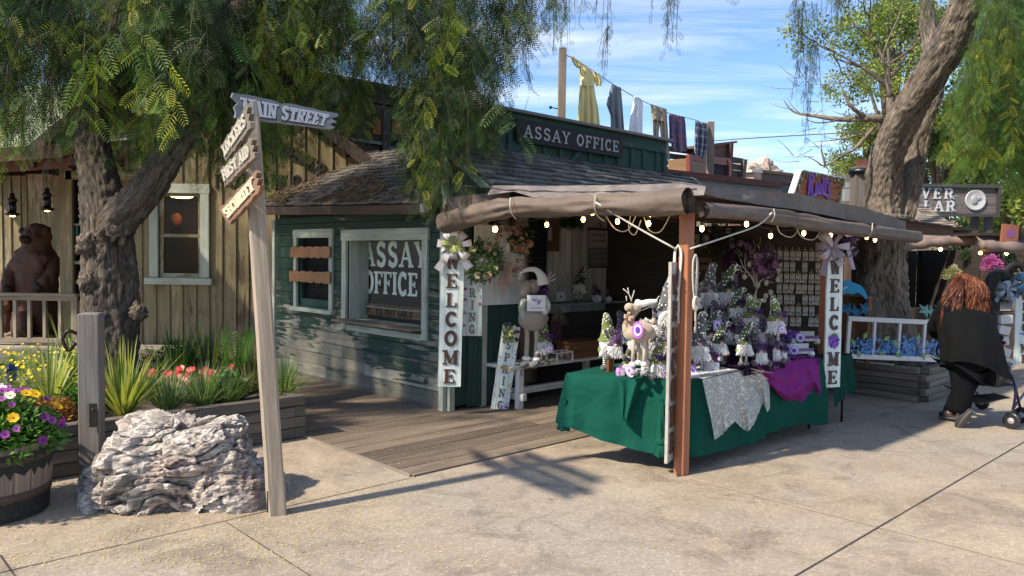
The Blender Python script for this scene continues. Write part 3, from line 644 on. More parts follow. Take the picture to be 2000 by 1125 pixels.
# name board
A_ = loc(T(1006,248,-.04)); B_ = loc(T(1213,307,-.04)); Cc = loc(T(1006,278,-.04)); D_ = loc(T(1213,286,-.04))
sg = thing('name_board','dark board lettered ASSAY OFFICE on the green false front above the shingles','sign',Wp((A_[0]+B_[0])/2,-.05,Cc[2]),ANG)
bh = .245; zb = (Cc[2]+B_[2])/2; sw = B_[0]-A_[0]
mb = MB((.022,.024,.026),FT); mb.box(((A_[0]+B_[0])/2,zb+bh/2,.055),(sw,bh,.03),bev=.006); mb.build('board','dark_wood',sg)
mb = MB((.36,.37,.36),FT); th_ = .135; tw = text_w('ASSAY OFFICE',.1)*th_; letters(mb,'ASSAY OFFICE',th_,(A_[0]+B_[0])/2,zb+.055,.008,.15,.1,sx=(sw*.9)/tw,sp=.1,z0=.071,center=True); mb.build('lettering','satin_paint',sg)
# stall room behind the awning (walls, floor of the dark interior)
rt = .75
mb = MB(M=FT); planks(mb,.0,.46,.05,lambda x: 2.3,.13,.02,((.1,.12,.1),(.2,.2,.17)),batten=.02,z=.0); mb.build('front_wall','green_boards',of)
mb = MB((.24,.24,.2),FT); mb.box((.46,1.1,.03),(.08,2.2,.07),bev=.004); mb.box((.04,1.1,.035),(.07,2.2,.05),bev=.004); mb.build('door_post','pale_trim',of)
mb = MB((.05,.075,.06),LOC); mb.box((.72,.35,1.1),(.04,.7,2.2)); mb.build('side_partition','green_boards',of)
mb = MB((.34,.32,.27),LOC @ Matrix.Translation((0,rt,0)) @ Matrix(((1,0,0,0),(0,0,-1,0),(0,1,0,0),(0,0,0,1)))); planks(mb,.5,3.4,.0,lambda x: 2.32,.2,.02,((.5,.47,.41),(.58,.55,.48),(.53,.5,.43))); mb.build('back_wall','weathered_wood',of)
mb = MB((.05,.04,.03),LOC); mb.box((1.98,rt+.05,1.2),(2.94,.04,2.4)); mb.box((3.45,-.75,1.0),(.05,3.2,2.0)); mb.box((3.45,.1,2.2),(.05,1.5,.42)); mb.box((2.0,.36,2.42),(2.95,.9,.04)); mb.build('room_shell','dark_wood',of)

# ---------------------------------------------------------------- brown two-storey building behind
tB = 4.35
bL = loc(T(500,129,tB)); bM_ = loc(T(970,215,tB)); zt = (bL[2]+bM_[2])/2+.03
br = thing('brown_building','dark brown two-storey timber building with orange window panels behind the office roof','building',Wp(bL[0]+1,tB,0),ANG)
mb = MB((.05,.03,.022),LOC); mb.box(((bL[0]+7.5)/2,tB+1.5,zt/2),(7.5-bL[0],3,zt-.1)); mb.build('wall','dark_wood',br)
FB = LOC @ Matrix.Translation((0,tB,0)) @ Matrix(((1,0,0,0),(0,0,-1,0),(0,1,0,0),(0,0,0,1)))
mb = MB(M=FB); siding(mb,bL[0],7.5,2.2,zt-.5,[],.24,.02,((.035,.022,.017),(.05,.032,.024))); mb.build('siding','dark_wood',br)
mb = MB((.045,.03,.022),FB); cx_ = (bL[0]+7.5)/2; w_ = 7.5-bL[0]
mb.box((cx_,zt-.03,.06),(w_+.2,.07,.3),bev=.005); mb.box((cx_,zt-.18,.02),(w_,.2,.12),bev=.005); mb.box((cx_,zt-.40,.03),(w_,.2,.06),bev=.005); mb.build('cornice','dark_wood',br)
for k,(xa,xb) in enumerate(((764,796),(800,832),(726,748))):
    a = loc(T(xa,221,tB)); b = loc(T(xb,262,tB)); mb = MB((.40,.115,.025),FB); mb.box(((a[0]+b[0])/2,(a[2]+b[2])/2,.03),(b[0]-a[0],abs(a[2]-b[2])+.05,.02)); w = mb.build('window_panel','smooth_wood',br)
a = loc(T(757,225,tB)); mb = MB((.06,.05,.042),FB)
mb.box((a[0]-.07,3.1,.05),(.14,1.6,.08),bev=.004); mb.box((loc(T(798,240,tB))[0],3.62,.055),(.06,.5,.06)); zz = loc(T(790,275,tB))[2]; mb.box((a[0]+1.2,zz,.05),(2.6,.09,.09),bev=.004); mb.col = (.14,.14,.13); mb.box((a[0]+1.2,zz-.22,.045),(2.6,.16,.07),bev=.004); mb.box((a[0]-1.0,zz-.1,.05),(1.7,.05,.05)); mb.box((a[0]-1.0,zz-.45,.05),(1.7,.04,.05)); mb.build('trim','weathered_wood',br)
# capped post in front of it
pc = T(826,178,2.6); cp = thing('capped_post','timber post with a small pyramid shingle cap standing above the office roof','post',(pc.x,pc.y,2.6))
mb = MB((.16,.11,.08)); mb.box((pc.x,pc.y,(2.6+pc.z)/2),(.15,.15,pc.z-2.6),bev=.01); mb.build('shaft','weathered_wood',cp)
mb = MB((.22,.09,.045)); mb.lathe([(.22,pc.z-.02),(.22,pc.z),(.12,pc.z+.09),(.02,pc.z+.2)],4,(pc.x,pc.y,0),smooth=False); mb.build('cap','shingle',cp)

# ---------------------------------------------------------------- cream board-and-batten shop
YC = 10.75
cr = thing('furrier_shop','cream board and batten shop with a gable, sash window and painted lettering','building',Y(350,700,YC)*1)
FC = Matrix.Translation((0,YC,0)) @ Matrix(((1,0,0,0),(0,0,-1,0),(0,1,0,0),(0,0,0,1)))
g1 = Y(645,262,YC); g2 = Y(700,325,YC); slg = (g1.z-g2.z)/(g2.x-g1.x); apx = -4.35; apz = g1.z+slg*.72*(g1.x-apx)
def gz(x): return min(apz-abs(x-apx)*slg*.72,5.6)
wt = Y(295,359,YC); wb = Y(412,543,YC); op = (wt.x+.12,wb.x-.12,wb.z+.0,wt.z-.13)
sh = Y(138,350,YC); shr = Y(205,640,YC); op2 = (sh.x+.05,shr.x,.75,sh.z)
xl = Y(118,500,YC).x
cols = ((.19,.13,.065),(.25,.19,.10),(.14,.09,.045),(.28,.22,.13),(.21,.14,.06))
mb = MB(M=FC); planks(mb,xl,-1.8,.0,gz,.19,.02,cols,[op,op2],batten=.022,bw=.045)
mb.col = (.22,.18,.11); mb.box((Y(440,380,YC).x+1.0,Y(440,400,YC).z,.035),(1.7,.12,.02)); mb.build('wall','cream_boards',cr)
mb = MB((.05,.04,.03),FC)
for a,b,c,d in rects_minus(xl,-1.8,0,2.75,[op,op2]): mb.box(((a+b)/2,(c+d)/2,-.03),(b-a,d-c,.03))
mb.add([(xl,2.75,-.01),(-1.8,2.75,-.01),(apx,apz-.1,-.01)],[(0,1,2)],smooth=False); mb.build('wall_core','matt',cr)
fx = MB((.36,.34,.25),FC); cx = (wt.x+wb.x)/2; ww = wb.x-wt.x
fx.box((cx,wt.z-.065,.055),(ww+.02,.13,.04),bev=.005); fx.box((wt.x+.06,(wt.z+wb.z)/2-.065,.052),(.12,wt.z-wb.z-.13,.04),bev=.004); fx.box((wb.x-.06,(wt.z+wb.z)/2-.065,.052),(.12,wt.z-wb.z-.13,.04),bev=.004); fx.box((cx,wb.z-.05,.07),(ww+.1,.09,.1),bev=.006)
wn_ = fx.build('window','pale_trim',cr)
mb = MB((.38,.37,.30),FC); mb.box((cx,(op[2]+op[3])/2,.0),(ww-.24,.045,.04)); mb.box((op[0]+.025,(op[2]+op[3])/2,-.005),(.05,op[3]-op[2],.04)); mb.box((op[1]-.025,(op[2]+op[3])/2,-.005),(.05,op[3]-op[2],.04)); mb.box((cx,op[2]+.03,-.003),(ww-.34,.06,.04)); mb.box((cx,op[3]-.02,-.003),(ww-.34,.04,.04)); mb.build('sash','cream_boards',wn_)
mb = MB(M=FC); mb.poly([(op[0],op[2],-.02),(op[1],op[2],-.02),(op[1],op[3],-.02),(op[0],op[3],-.02)]); mb.build('pane','glass',wn_)
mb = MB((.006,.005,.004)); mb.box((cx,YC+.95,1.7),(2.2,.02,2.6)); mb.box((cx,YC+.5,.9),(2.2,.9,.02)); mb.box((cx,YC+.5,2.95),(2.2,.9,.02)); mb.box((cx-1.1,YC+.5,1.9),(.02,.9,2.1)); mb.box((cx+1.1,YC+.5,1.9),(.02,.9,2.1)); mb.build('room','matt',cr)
mb = MB((.8,.6,.3)); q = Y(352,383,YC+.4); mb.ell((q.x+.02,q.y,q.z),(.16,.16,.03),16,6); mb.build('ceiling_lamp','bulb',cr)
mb = MB((.09,.025,.015)); q = Y(345,430,YC+.7); mb.ell((q.x,q.y,q.z),(.08,.06,.11),12,8,nz=.3); mb.build('shelf_ornament','matt',cr)
# shop front glass at the left
fx = MB((.40,.36,.23),FC); fx.box((op2[0]-.04,1.9,.05),(.09,3.0,.05),bev=.004); fx.box((op2[0]+.4,op2[3]+.05,.05),(1.0,.12,.05)); fx.box((op2[0]+.4,1.42,.02),(.8,.04,.04)); fx.box((op2[0]+.4,.8,.04),(.8,.12,.06)); fx.box((op2[0]+.4,1.95,.02),(.8,.03,.03)); w2 = fx.build('shop_window','cream_boards',cr)
mb = MB((.02,.03,.028),FC); mb.box(((op2[0]+op2[1])/2,(op2[2]+op2[3])/2,-.04),(op2[1]-op2[0],op2[3]-op2[2],.01)); mb.build('pane','dark_glass',w2)
mb = MB((.05,.30,.30),FC); q = Y(145,460,YC); mb.box((q.x,q.z,-.03),(.07,.28,.004)); mb.build('sticker','paper',w2)
# lettering
mb = MB((.022,.02,.018),FC); a = Y(421,366,YC); b = Y(592,366,YC); h_ = .185
letters(mb,'FURRIER',h_,a.x,Y(560,369,YC).z,.024,.2,.1,sx=(b.x-a.x)/(text_w('FURRIER',.12)*h_),sp=.12,z0=.0225)
for c,x,y,an in (('D',558,294,-.30),('E',573,300,-.40),('A',587,306,-.48),('L',599,313,-.55),('E',611,321,-.62),('R',626,331,-.70),('W',390,286,.5)): p_ = Y(x,y,YC); letters(mb,c,.175,0,-.09,.024,.22,.12,z0=.0225,fr=Matrix.Translation((p_.x,p_.z,0)) @ Matrix.Rotation(an,4,'Z'),center=True)
mb.build('painted_lettering','matt',cr)
# gable roof, right slope and left slope
mb = MB(); cols = ((.10,.06,.045),(.14,.09,.07),(.08,.05,.04))
for sgn in (1,-1):
    e_ = V((apx+sgn*2.5,YC-.22,gz(apx+sgn*2.5)+.10)); uy_ = V((-sgn,0,slg*.72)).normalized(); ux_ = V((0,sgn,0)); L = 2.5*math.hypot(1,slg*.72)
    if sgn > 0: shingles(mb,e_,ux_,uy_,3.2,L,.14,.16,cols)
    else: shingles(mb,e_+V((0,3.2,0)),ux_,uy_,3.2,L,.14,.16,cols)
    q = [e_,e_+uy_*L,e_+uy_*L+V((0,3.2,0)),e_+V((0,3.2,0))]; mb.col = (.05,.03,.02); mb.add([p-V((0,0,.006)) for p in q]+[p-V((0,0,.08)) for p in q],[(0,1,2,3),(7,6,5,4),(0,4,5,1),(1,5,6,2),(2,6,7,3),(3,7,4,0)],smooth=False)
    mb.col = (.07,.045,.032); mb.beam(e_+V((0,-.02,-.07)),e_+uy_*L+V((0,-.02,-.07)),.03,.14)
mb.build('roof','shingle',cr)
# porch at the left
fl = Y(0,322,9.6); fr2 = Y(141,298,9.6)
mb = MB((.12,.045,.022)); zf = 2.66
pa = V((-8.6,9.4,zf-.12)); pb = V((fr2.x,9.4,zf+.14))
mb.beam(pa,pb,.04,.17,bev=.005); mb.col = (.16,.05,.025); mb.beam(pa+V((0,.12,-.13)),pb+V((0,.12,-.13)),.05,.12)
q = [pa+V((0,0,.06)),pb+V((0,0,.06)),pb+V((0,2.9,.32)),pa+V((0,2.9,.32))]; mb.col = (.09,.035,.02); mb.add(q+[p-V((0,0,.04)) for p in q],[(0,1,2,3),(7,6,5,4),(0,4,5,1),(1,5,6,2),(2,6,7,3),(3,7,4,0)],smooth=False)
for i in range(7): x = -8.2+i*.46; mb.beam((x,9.45,zf-.16+i*.03),(x,12.2,zf+.12+i*.03),.05,.10)
mb.build('porch_roof','dark_wood',cr)
mb = MB(); shingles(mb,V((pb.x-1.1,10.6,zf+.27)),V((1,0,.12)),V((0,1,.75)),2.0,1.4,.12,.15,((.22,.2,.17),(.28,.25,.21),(.18,.15,.13))); mb.build('roof','shingle',cr)
FP = Matrix.Translation((0,12.3,0)) @ Matrix(((1,0,0,0),(0,0,-1,0),(0,1,0,0),(0,0,0,1)))
mb = MB(M=FP); x55 = Y(54,500,12.3).x; x118 = Y(120,500,12.3).x
planks(mb,-9.2,x55,.3,lambda x: 3.0,.15,.02,((.40,.34,.22),(.34,.28,.17)),batten=.02)
mb.col = (.5,.42,.32); mb.box(((x55+x118)/2,1.6,.01),(x118-x55,2.7,.03)); mb.col = (.45,.4,.28); mb.box((x118+.08,1.6,.03),(.16,2.7,.05)); planks(mb,x118+.16,-4.5,.3,lambda x: 3.0,.15,.02,((.40,.34,.22),),batten=.02)
mb.build('porch_wall','cream_boards',cr)
mb = MB((.3,.25,.16)); mb.box((xl+.03,11.5,1.5),(.05,1.5,3.0)); mb.build('porch_side_wall','cream_boards',cr)
mb = MB(); x = -9.0
for i in range(16): mb.col = random.choice([(.24,.21,.17),(.3,.26,.2)]); mb.box((-6.85,10.35+i*.14,.27),(4.6,.13,.04),bev=.004)
mb.col = (.2,.17,.13); mb.box((-6.85,10.27,.16),(4.6,.03,.2)); mb.build('porch_deck','weathered_wood',cr)
# railing
ra = thing('porch_railing','grey wooden porch railing with square balusters in front of the carved bear','railing',(-6.4,10.4,.29))
zt_ = Y(60,575,10.4).z; xr = Y(152,600,10.4).x
mb = MB((.26,.21,.15)); mb.box(((xr-9)/2,10.4,zt_),(xr+9,.11,.04),bev=.005); mb.box(((xr-9)/2,10.4,zt_-.05),(xr+9,.04,.06)); mb.build('top_rail','weathered_wood',ra)
mb = MB((.24,.2,.15)); mb.box(((xr-9)/2,10.4,.36),(xr+9,.04,.07),bev=.004); mb.build('bottom_rail','weathered_wood',ra)
for px in (-24,0,30,58,88,118,146):
    x = Y(px,620,10.4).x; mb = MB((.26,.22,.16)); mb.box((x,10.4,(zt_-.08+.39)/2),(.045 if px not in (0,146) else .08,.045,zt_-.08-.39),bev=.004); mb.build('baluster','weathered_wood',ra)
# hanging lanterns
def lantern():
    t = thing('lantern','left rusty iron lantern hanging under the porch eave','lantern'); 
    mb = MB((.05,.035,.028)); mb.tube([(0,0,.28),(0,0,.12)],.004,5); mb.lathe([(.02,.12),(.03,.10),(.03,.06),(.055,.04),(.06,.02),(.045,0)],12); mb.lathe([(.045,-.13),(.085,-.145),(.085,-.165),(.05,-.175)],14)
    for k in range(4): a = k*PI/2; mb.tube([(.045*math.cos(a),.045*math.sin(a),0),(.05*math.cos(a),.05*math.sin(a),-.07),(.045*math.cos(a),.045*math.sin(a),-.14)],.004,4)
    mb.build('frame','metal',t)
    mb = MB((.3,.28,.25)); mb.lathe([(.035,0),(.05,-.06),(.035,-.13)],12); mb.build('chimney','dark_glass',t)
    mb = MB((.05,.02,.02)); mb.ell((0,0,-.178),(.03,.03,.01),10,5); mb.build('glow','bulb',t)
    return t
la = lantern(); la['group'] = 'rusty lanterns under the porch eave'; q = Y(24,395,10.0); la.location = q
q = Y(92,385,10.0); dup(la,q,0,'right rusty iron lantern hanging under the porch eave, nearer the tree')
# carved bear
bx_,by_ = Y(72,690,11.2).x,11.2
be = thing('carved_bear','tall carved wooden bear statue standing on the porch behind the railing','statue',(bx_,by_,.3))
def bb(x,z,y=0): return V((bx_+x,by_+y,z))
vs = [bb(0,.95),bb(.0,1.25),bb(.02,1.52),bb(.05,1.78,-.02),bb(.0,1.80,-.14),bb(-.1,1.72,-.2),
      bb(.0,.62),bb(-.16,.48,-.05),bb(-.18,.32,-.12),bb(.18,.48,.0),bb(.2,.32,-.06),
      bb(-.2,1.42,-.03),bb(-.3,1.2,-.14),bb(-.22,1.0,-.3),bb(.23,1.42,0),bb(.3,1.2,-.12),bb(.2,1.05,-.28),bb(-.08,1.95,0),bb(.16,1.96,0)]
es = [(0,1),(1,2),(2,3),(3,4),(4,5),(0,6),(6,7),(7,8),(6,9),(9,10),(2,11),(11,12),(12,13),(2,14),(14,15),(15,16),(3,17),(3,18)]
rd = [.30,.29,.22,.17,.11,.07,.28,.18,.15,.18,.15,.13,.11,.09,.13,.11,.09,.06,.06]
def carve(p):
    q = V((p.x*16,p.y*16,p.z*7)); d = V((p.x-bx_,p.y-by_,0)); return p+(d.normalized() if d.length > .01 else d)*(.022*noise.noise(q)+.012*noise.noise(q*2.6)-.012*abs(noise.noise(q*1.3)))
plain('carved_wood',.7,.1,bump=1,bs=38,mott=.85,ms=7)
to_mesh_skin('body',vs,es,rd,'carved_wood',be,3,(.085,.032,.015),fn=carve)
mb = MB((.03,.012,.007)); [mb.ell(bb(*c_),r_,12,9,nz=.2) for c_,r_ in (((-.17,1.86,-.02),.055),((.17,1.88,0),.055),((.0,1.74,-.23),(.075,.09,.06)),((.0,1.76,-.32),.025),((-.24,1.02,-.30),.085),((.2,1.06,-.28),.08))]; mb.build('head_details','carved_wood',be)
mb = MB((.22,.13,.07)); mb.lathe([(.42,.29),(.42,.33),(.36,.36),(.0,.36)],24,(bx_,by_,0)); mb.build('base','carved_wood',be)
cu = thing('carved_cub','small carved wooden bear cub standing at the big bear\'s left side','statue',(bx_-.34,11.0,.3))
q = V((bx_-.33,11.0,0)); vs = [q+V((0,0,.62)),q+V((0,0,.8)),q+V((.02,-.05,1.02)),q+V((.1,-.16,1.0)),q+V((-.08,-.04,.42)),q+V((.1,-.06,.42)),q+V((.12,-.15,.75))]
to_mesh_skin('body',vs,[(0,1),(1,2),(2,3),(0,4),(0,5),(1,6)],[.15,.14,.13,.06,.09,.09,.06],'carved_wood',cu,2,(.15,.055,.025))
st = thing('lidded_keg','small dark red lidded keg on the porch beneath the bear','keg',(Y(43,650,10.9).x,10.9,.3))
mb = MB((.075,.03,.028)); mb.lathe([(.12,.3),(.14,.42),(.14,.56),(.12,.68),(.125,.70),(.1,.72),(0,.72)],18,(Y(43,650,10.9).x,10.9,0)); mb.build('body','satin_paint',st)
# pale building far left
pg = thing('pale_green_building','pale green sunlit clapboard building seen beyond the porch roof','building',(-13,17,0))
mb = MB(M=Matrix.Translation((0,17,0)) @ Matrix(((1,0,0,0),(0,0,-1,0),(0,1,0,0),(0,0,0,1)))); planks(mb,-18,-8.2,0,lambda x: 5.2,.42,.02,((.52,.55,.38),(.48,.52,.36)),batten=.03,bw=.06); mb.build('wall','matt',pg)
mb = MB((.45,.46,.33)); mb.box((-13,18.5,2.6),(9.6,2.9,5.2)); mb.build('body','matt',pg)
# ---------------------------------------------------------------- foliage (numpy: many small leaflets)
def np_build(name,mat,v,f,col,rnd,parent,**k):
    """v (n,3), f (m,4) quads"""
    inv = np.array(XF[parent.name].inverted()); v = v @ inv[:3,:3].T + inv[:3,3]
    me = bpy.data.meshes.new(name); me.vertices.add(len(v)); me.vertices.foreach_set('co',v.astype(np.float32).ravel())
    me.loops.add(f.size); me.loops.foreach_set('vertex_index',f.astype(np.int32).ravel()); me.polygons.add(len(f))
    me.polygons.foreach_set('loop_start',np.arange(0,f.size,f.shape[1],dtype=np.int32)); me.update(calc_edges=True)
    a = me.attributes.new('col','FLOAT_COLOR','FACE'); a.data.foreach_set('color',np.concatenate([col,np.ones((len(col),1))],1).astype(np.float32).ravel())
    a = me.attributes.new('rnd','FLOAT','FACE'); a.data.foreach_set('value',rnd.astype(np.float32))
    me.materials.append(M[mat]); me.update(); o = bpy.data.objects.new(name,me); COL.objects.link(o); o.parent = parent; XF[o.name] = XF[parent.name]
    for a,b in k.items(): o[a] = b
    return o
def tmpl_pinnate(pairs=8,w=.037,ll=.34):
    v = []; f = []
    def q(p): n = len(v); v.extend(p); f.append((n,n+1,n+2,n+3))
    q([(0,-.006,0),(0,.006,0),(1,.003,-.08),(1,-.003,-.08)])
    for i in range(pairs):
        x = .12+.86*i/(pairs-1); s = ll*(.55+.45*math.sin(PI*min(1,.25+.75*i/pairs)))*(1 if i < pairs-1 else .8)
        for sg in (1,-1):
            tx = x+s*.55; ty = sg*s*.80; zz = -.08*x*x
            q([(x,0,zz),(x+s*.2+w*.5,ty*.45-sg*w*.2,zz+.0),(tx,ty,zz-.05),(x+s*.34-w,ty*.5+sg*w*.7,zz+.01)])
    return np.array(v),np.array(f)
def tmpl_broad(n=5):
    v = []; f = []
    for i in range(n):
        a = i*2.4; r = .25+.1*i; c = np.array((math.cos(a)*r*.6,math.sin(a)*r*.6,.12*((i*7) % 5-2))); d = np.array((math.cos(a),math.sin(a),.3*math.sin(i*5))); s = np.array((-d[1],d[0],.4)); m = len(v)
        v += [c,c+d*.28+s*.12,c+d*.55,c+d*.28-s*.12]; f.append((m,m+1,m+2,m+3))
    return np.array(v),np.array(f)
TP = tmpl_pinnate(); TB = tmpl_broad()
def scatter(T_,pos,dirs,nrm,size,col,rnd):
    """copy a leaf template to each position; dirs = leaf axis, nrm = about its face normal"""
    tv,tf = T_; d = dirs/np.linalg.norm(dirs,axis=1,keepdims=True); y = np.cross(nrm,d); y /= np.linalg.norm(y,axis=1,keepdims=True)+1e-9; z = np.cross(d,y)
    v = pos[:,None]+size[:,None,None]*(tv[None,:,0:1]*d[:,None]+tv[None,:,1:2]*y[:,None]+tv[None,:,2:3]*z[:,None])
    n = len(pos); f = tf[None]+(np.arange(n)*len(tv))[:,None,None]
    return v.reshape(-1,3),f.reshape(-1,4),np.repeat(col,len(tf),0),np.repeat(rnd,len(tf))
class Fol:
    def __init__(s): s.a = []; s.n = 0
    def add(s,v,f,c,r): s.a.append((v,f+s.n,c,r)); s.n += len(v)
    def build(s,name,mat,parent,**k):
        return np_build(name,mat,*[np.concatenate([q[i] for q in s.a]) for i in range(4)],parent,**k)
def strand(fo,top,length,out,pal,leaf=.16,gap=.05,stem=(.09,.08,.04),yel=.12,wid=1.0):
    """hanging shoot: an arch outwards, then straight down, with feathery leaves along it"""
    n = max(3,int(length/gap)); k = np.arange(n)/max(1,n-1); o = np.array(out); top = np.array(top)
    sway = np.random.uniform(-.06,.06,2)*length
    pts = np.stack([top[0]+o[0]*np.sqrt(k)+sway[0]*k**2,top[1]+o[1]*np.sqrt(k)+sway[1]*k**2,top[2]-length*(k**1.25)],1)
    # stem
    m = max(2,n//4); idx = np.linspace(0,n-1,m+1).astype(int); sv = []; sf = []
    for i,j in enumerate(idx):
        r = .004*(1-.7*j/n)
        for q in range(3): a = q*2.094; sv.append(pts[j]+(math.cos(a)*r,math.sin(a)*r,0))
        if i:
            for q in range(3): sf.append(((i-1)*3+q,(i-1)*3+(q+1) % 3,i*3+(q+1) % 3,i*3+q))
    fo.add(np.array(sv),np.array(sf),np.tile(np.array(stem),(len(sf),1)),np.full(len(sf),.5))
    st = int(n*.06); p = pts[st:]; n2 = len(p); a = np.random.uniform(0,2*PI,n2); dn = np.random.uniform(-1.9,-.5,n2)
    d = np.stack([np.cos(a),np.sin(a),dn],1); nr = np.stack([-np.sin(a)*.3+np.random.normal(0,.5,n2),np.cos(a)*.3+np.random.normal(0,.5,n2),np.random.uniform(.2,1,n2)],1)
    sz = leaf*np.random.uniform(.65,1.15,n2)*(1-.25*k[st:])
    c0 = np.array(random.choice(pal)); c = np.tile(c0,(n2,1)); 
    if random.random() < yel: c[int(n2*.35):] = np.array((.24,.26,.02))
    fo.add(*scatter(TP,p,d*[1,1,1],nr,sz*wid,c,np.clip(np.random.normal(.5,.28,n2),0,1)))
def trunk(mb,pts,rad,n=40,per=.035,amp=.10,seed=0,ridge=9,lump=.12):
    """bark-covered limb: ridges run along it, lumps and burls break the outline"""
    P = cat(pts,1); P = [V(p) for p in pts]; # arc-length resample of a smooth curve
    Q = cat(pts,12); L = [0]
    for i in range(1,len(Q)): L.append(L[-1]+(Q[i]-Q[i-1]).length)
    m = max(8,int(L[-1]/per)); kn = [0]; kp = L[::12]+[L[-1]] if (len(Q)-1) % 12 else L[::12]
    def at(s):
        import bisect
        j = min(max(bisect.bisect(L,s)-1,0),len(Q)-2); t = (s-L[j])/max(1e-9,L[j+1]-L[j]); return Q[j].lerp(Q[j+1],t),(j+t)/12
    off = V((seed*13.1,seed*7.7,seed*3.3)); vs = []; uvs0 = []; nrm = None
    for i in range(m+1):
        p,q = at(L[-1]*i/m); a,_ = at(min(L[-1],L[-1]*i/m+.05)); b,_ = at(max(0,L[-1]*i/m-.05)); t = (a-b).normalized()
        nrm = (t.orthogonal() if nrm is None else (nrm-t*nrm.dot(t))).normalized(); bn = t.cross(nrm); j = min(int(q),len(rad)-2); r = lerp(rad[j],rad[j+1],min(1,q-j))
        for k in range(n):
            an = 2*PI*k/n; d = nrm*math.cos(an)+bn*math.sin(an); s = L[-1]*i/m
            w = V((math.cos(an)*r*21,math.sin(an)*r*21,s*7.5))+off; w += V((noise.noise(w*.6),noise.noise(w*.6+V((9,0,0))),noise.noise(w*.5+V((0,9,0)))))*1.1
            dd_ = noise.voronoi(w)[0]; e = min(1,(dd_[1]-dd_[0])*2.6); e2 = noise.noise(w*3.1); lu = noise.noise(V((d.x*1.2,d.y*1.2,s*1.4))+off); rg = noise.noise(V((math.cos(an)*r*9,math.sin(an)*r*9,s*1.3))+off)
            hh_ = .011*e+.006*e2+.016*rg
            vs.append(p+d*(r*(.90+lump*lu)+hh_*(1.7 if r > .1 else r*10))); uvs0.append((s,an*max(r,.02)))
    fs = []; uvs = []
    for i in range(m):
        for k in range(n):
            q = (k+1) % n; f = (i*n+k,i*n+q,(i+1)*n+q,(i+1)*n+k); fs.append(f)
            a0 = 2*PI*k/n*.3; a1 = 2*PI*(k+1)/n*.3; uvs.append([(uvs0[i*n][0],a0),(uvs0[i*n][0],a1),(uvs0[(i+1)*n][0],a1),(uvs0[(i+1)*n][0],a0)])
    fs.append(tuple(range(n))[::-1]); uvs.append([(0,0)]*n); fs.append(tuple(range(m*n,(m+1)*n))); uvs.append([(0,0)]*n)
    mb.add(vs,fs,uvs,.5,True)
PEP = [tuple(.72*k for k in c) for c in [(.032,.085,.016),(.022,.062,.015),(.045,.10,.018),(.020,.055,.018),(.07,.125,.02),(.028,.07,.024)]]
# left pepper tree
D0 = 7.1
lt = thing('pepper_tree','old pepper tree with forked gnarled trunk and drooping foliage, growing in the flower bed','tree',(Y(215,700,D0).x,D0,.3))
mb = MB((.2,.17,.13))
trunk(mb,[Y(213,745,D0),Y(214,660,D0),Y(216,560,D0),Y(213,480,D0),Y(206,425,D0+.03),Y(195,345,D0+.1),Y(178,262,D0+.2),Y(182,180,D0+.3),Y(205,100,D0+.4),Y(235,20,D0+.5),Y(270,-90,D0+.6)],
      [.30,.262,.25,.235,.215,.175,.16,.14,.12,.11,.10],72,.022,.10,1)
mb.col = (.25,.2,.15)
trunk(mb,[Y(205,470,D0-.02),Y(238,425,D0-.16),Y(285,375,D0-.28),Y(328,305,D0-.30),Y(362,245,D0-.28),Y(388,190,D0-.2),Y(408,120,D0-.1),Y(425,50,D0),Y(450,-60,D0+.2)],
      [.16,.17,.155,.14,.135,.13,.10,.09,.08],60,.022,.12,2)
trunk(mb,[Y(180,210,D0+.2),Y(165,140,D0+.1),Y(128,80,D0-.1),Y(80,20,D0-.3),Y(30,-40,D0-.5)],[.12,.12,.105,.10,.09],40,.03,.12,3)
trunk(mb,[Y(200,200,D0+.2),Y(250,110,D0+.2),Y(270,60,D0+.2),Y(330,10,D0+.4),Y(420,-60,D0+.8)],[.13,.12,.10,.09,.08],36,.03,.12,4)
trunk(mb,[Y(425,60,D0),Y(470,10,D0+.1),Y(560,-30,D0+.4),Y(700,-50,D0+.8),Y(824,0,D0+1),Y(878,39,D0+1.1),Y(926,75,D0+1.1),Y(950,130,D0+1.1)],[.07,.065,.06,.05,.035,.03,.022,.01],14,.05,.1,5)
trunk(mb,[Y(800,-10,D0+1),Y(745,40,D0+1.3),Y(700,90,D0+1.5)],[.03,.02,.01],8,.05,.1,5)
mb.col = (.25,.2,.15)
for (x,y,r) in ((170,478,.09),(172,552,.08),(270,610,.07),(232,445,.12),(290,350,.07)): q = Y(x,y,D0-.2); mb.ell(q,(r,r*.8,r*1.1),24,16,nz=.7,ns=14)
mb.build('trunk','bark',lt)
LOW = [(-120,300),(0,285),(60,300),(105,262),(150,225),(230,235),(262,320),(300,300),(325,225),(420,210),(440,350),(475,340),(500,330),(520,340),(545,240),(600,215),(650,225),(680,255),(712,230),(735,140),(785,130),(805,270),(835,350),(868,415),(884,300),(925,285),(955,300),(975,225),(995,100),(1020,45),(1060,10)]
fo = Fol(); cnt = 0
def dens(px,py):
    d = 1.0
    if 540 < px < 760 and py < 150: d = .72
    if 715 < px < 805: d = .22
    if px > 890: d = .55
    if 600 < px < 690 and py < 120: d = .6
    return d
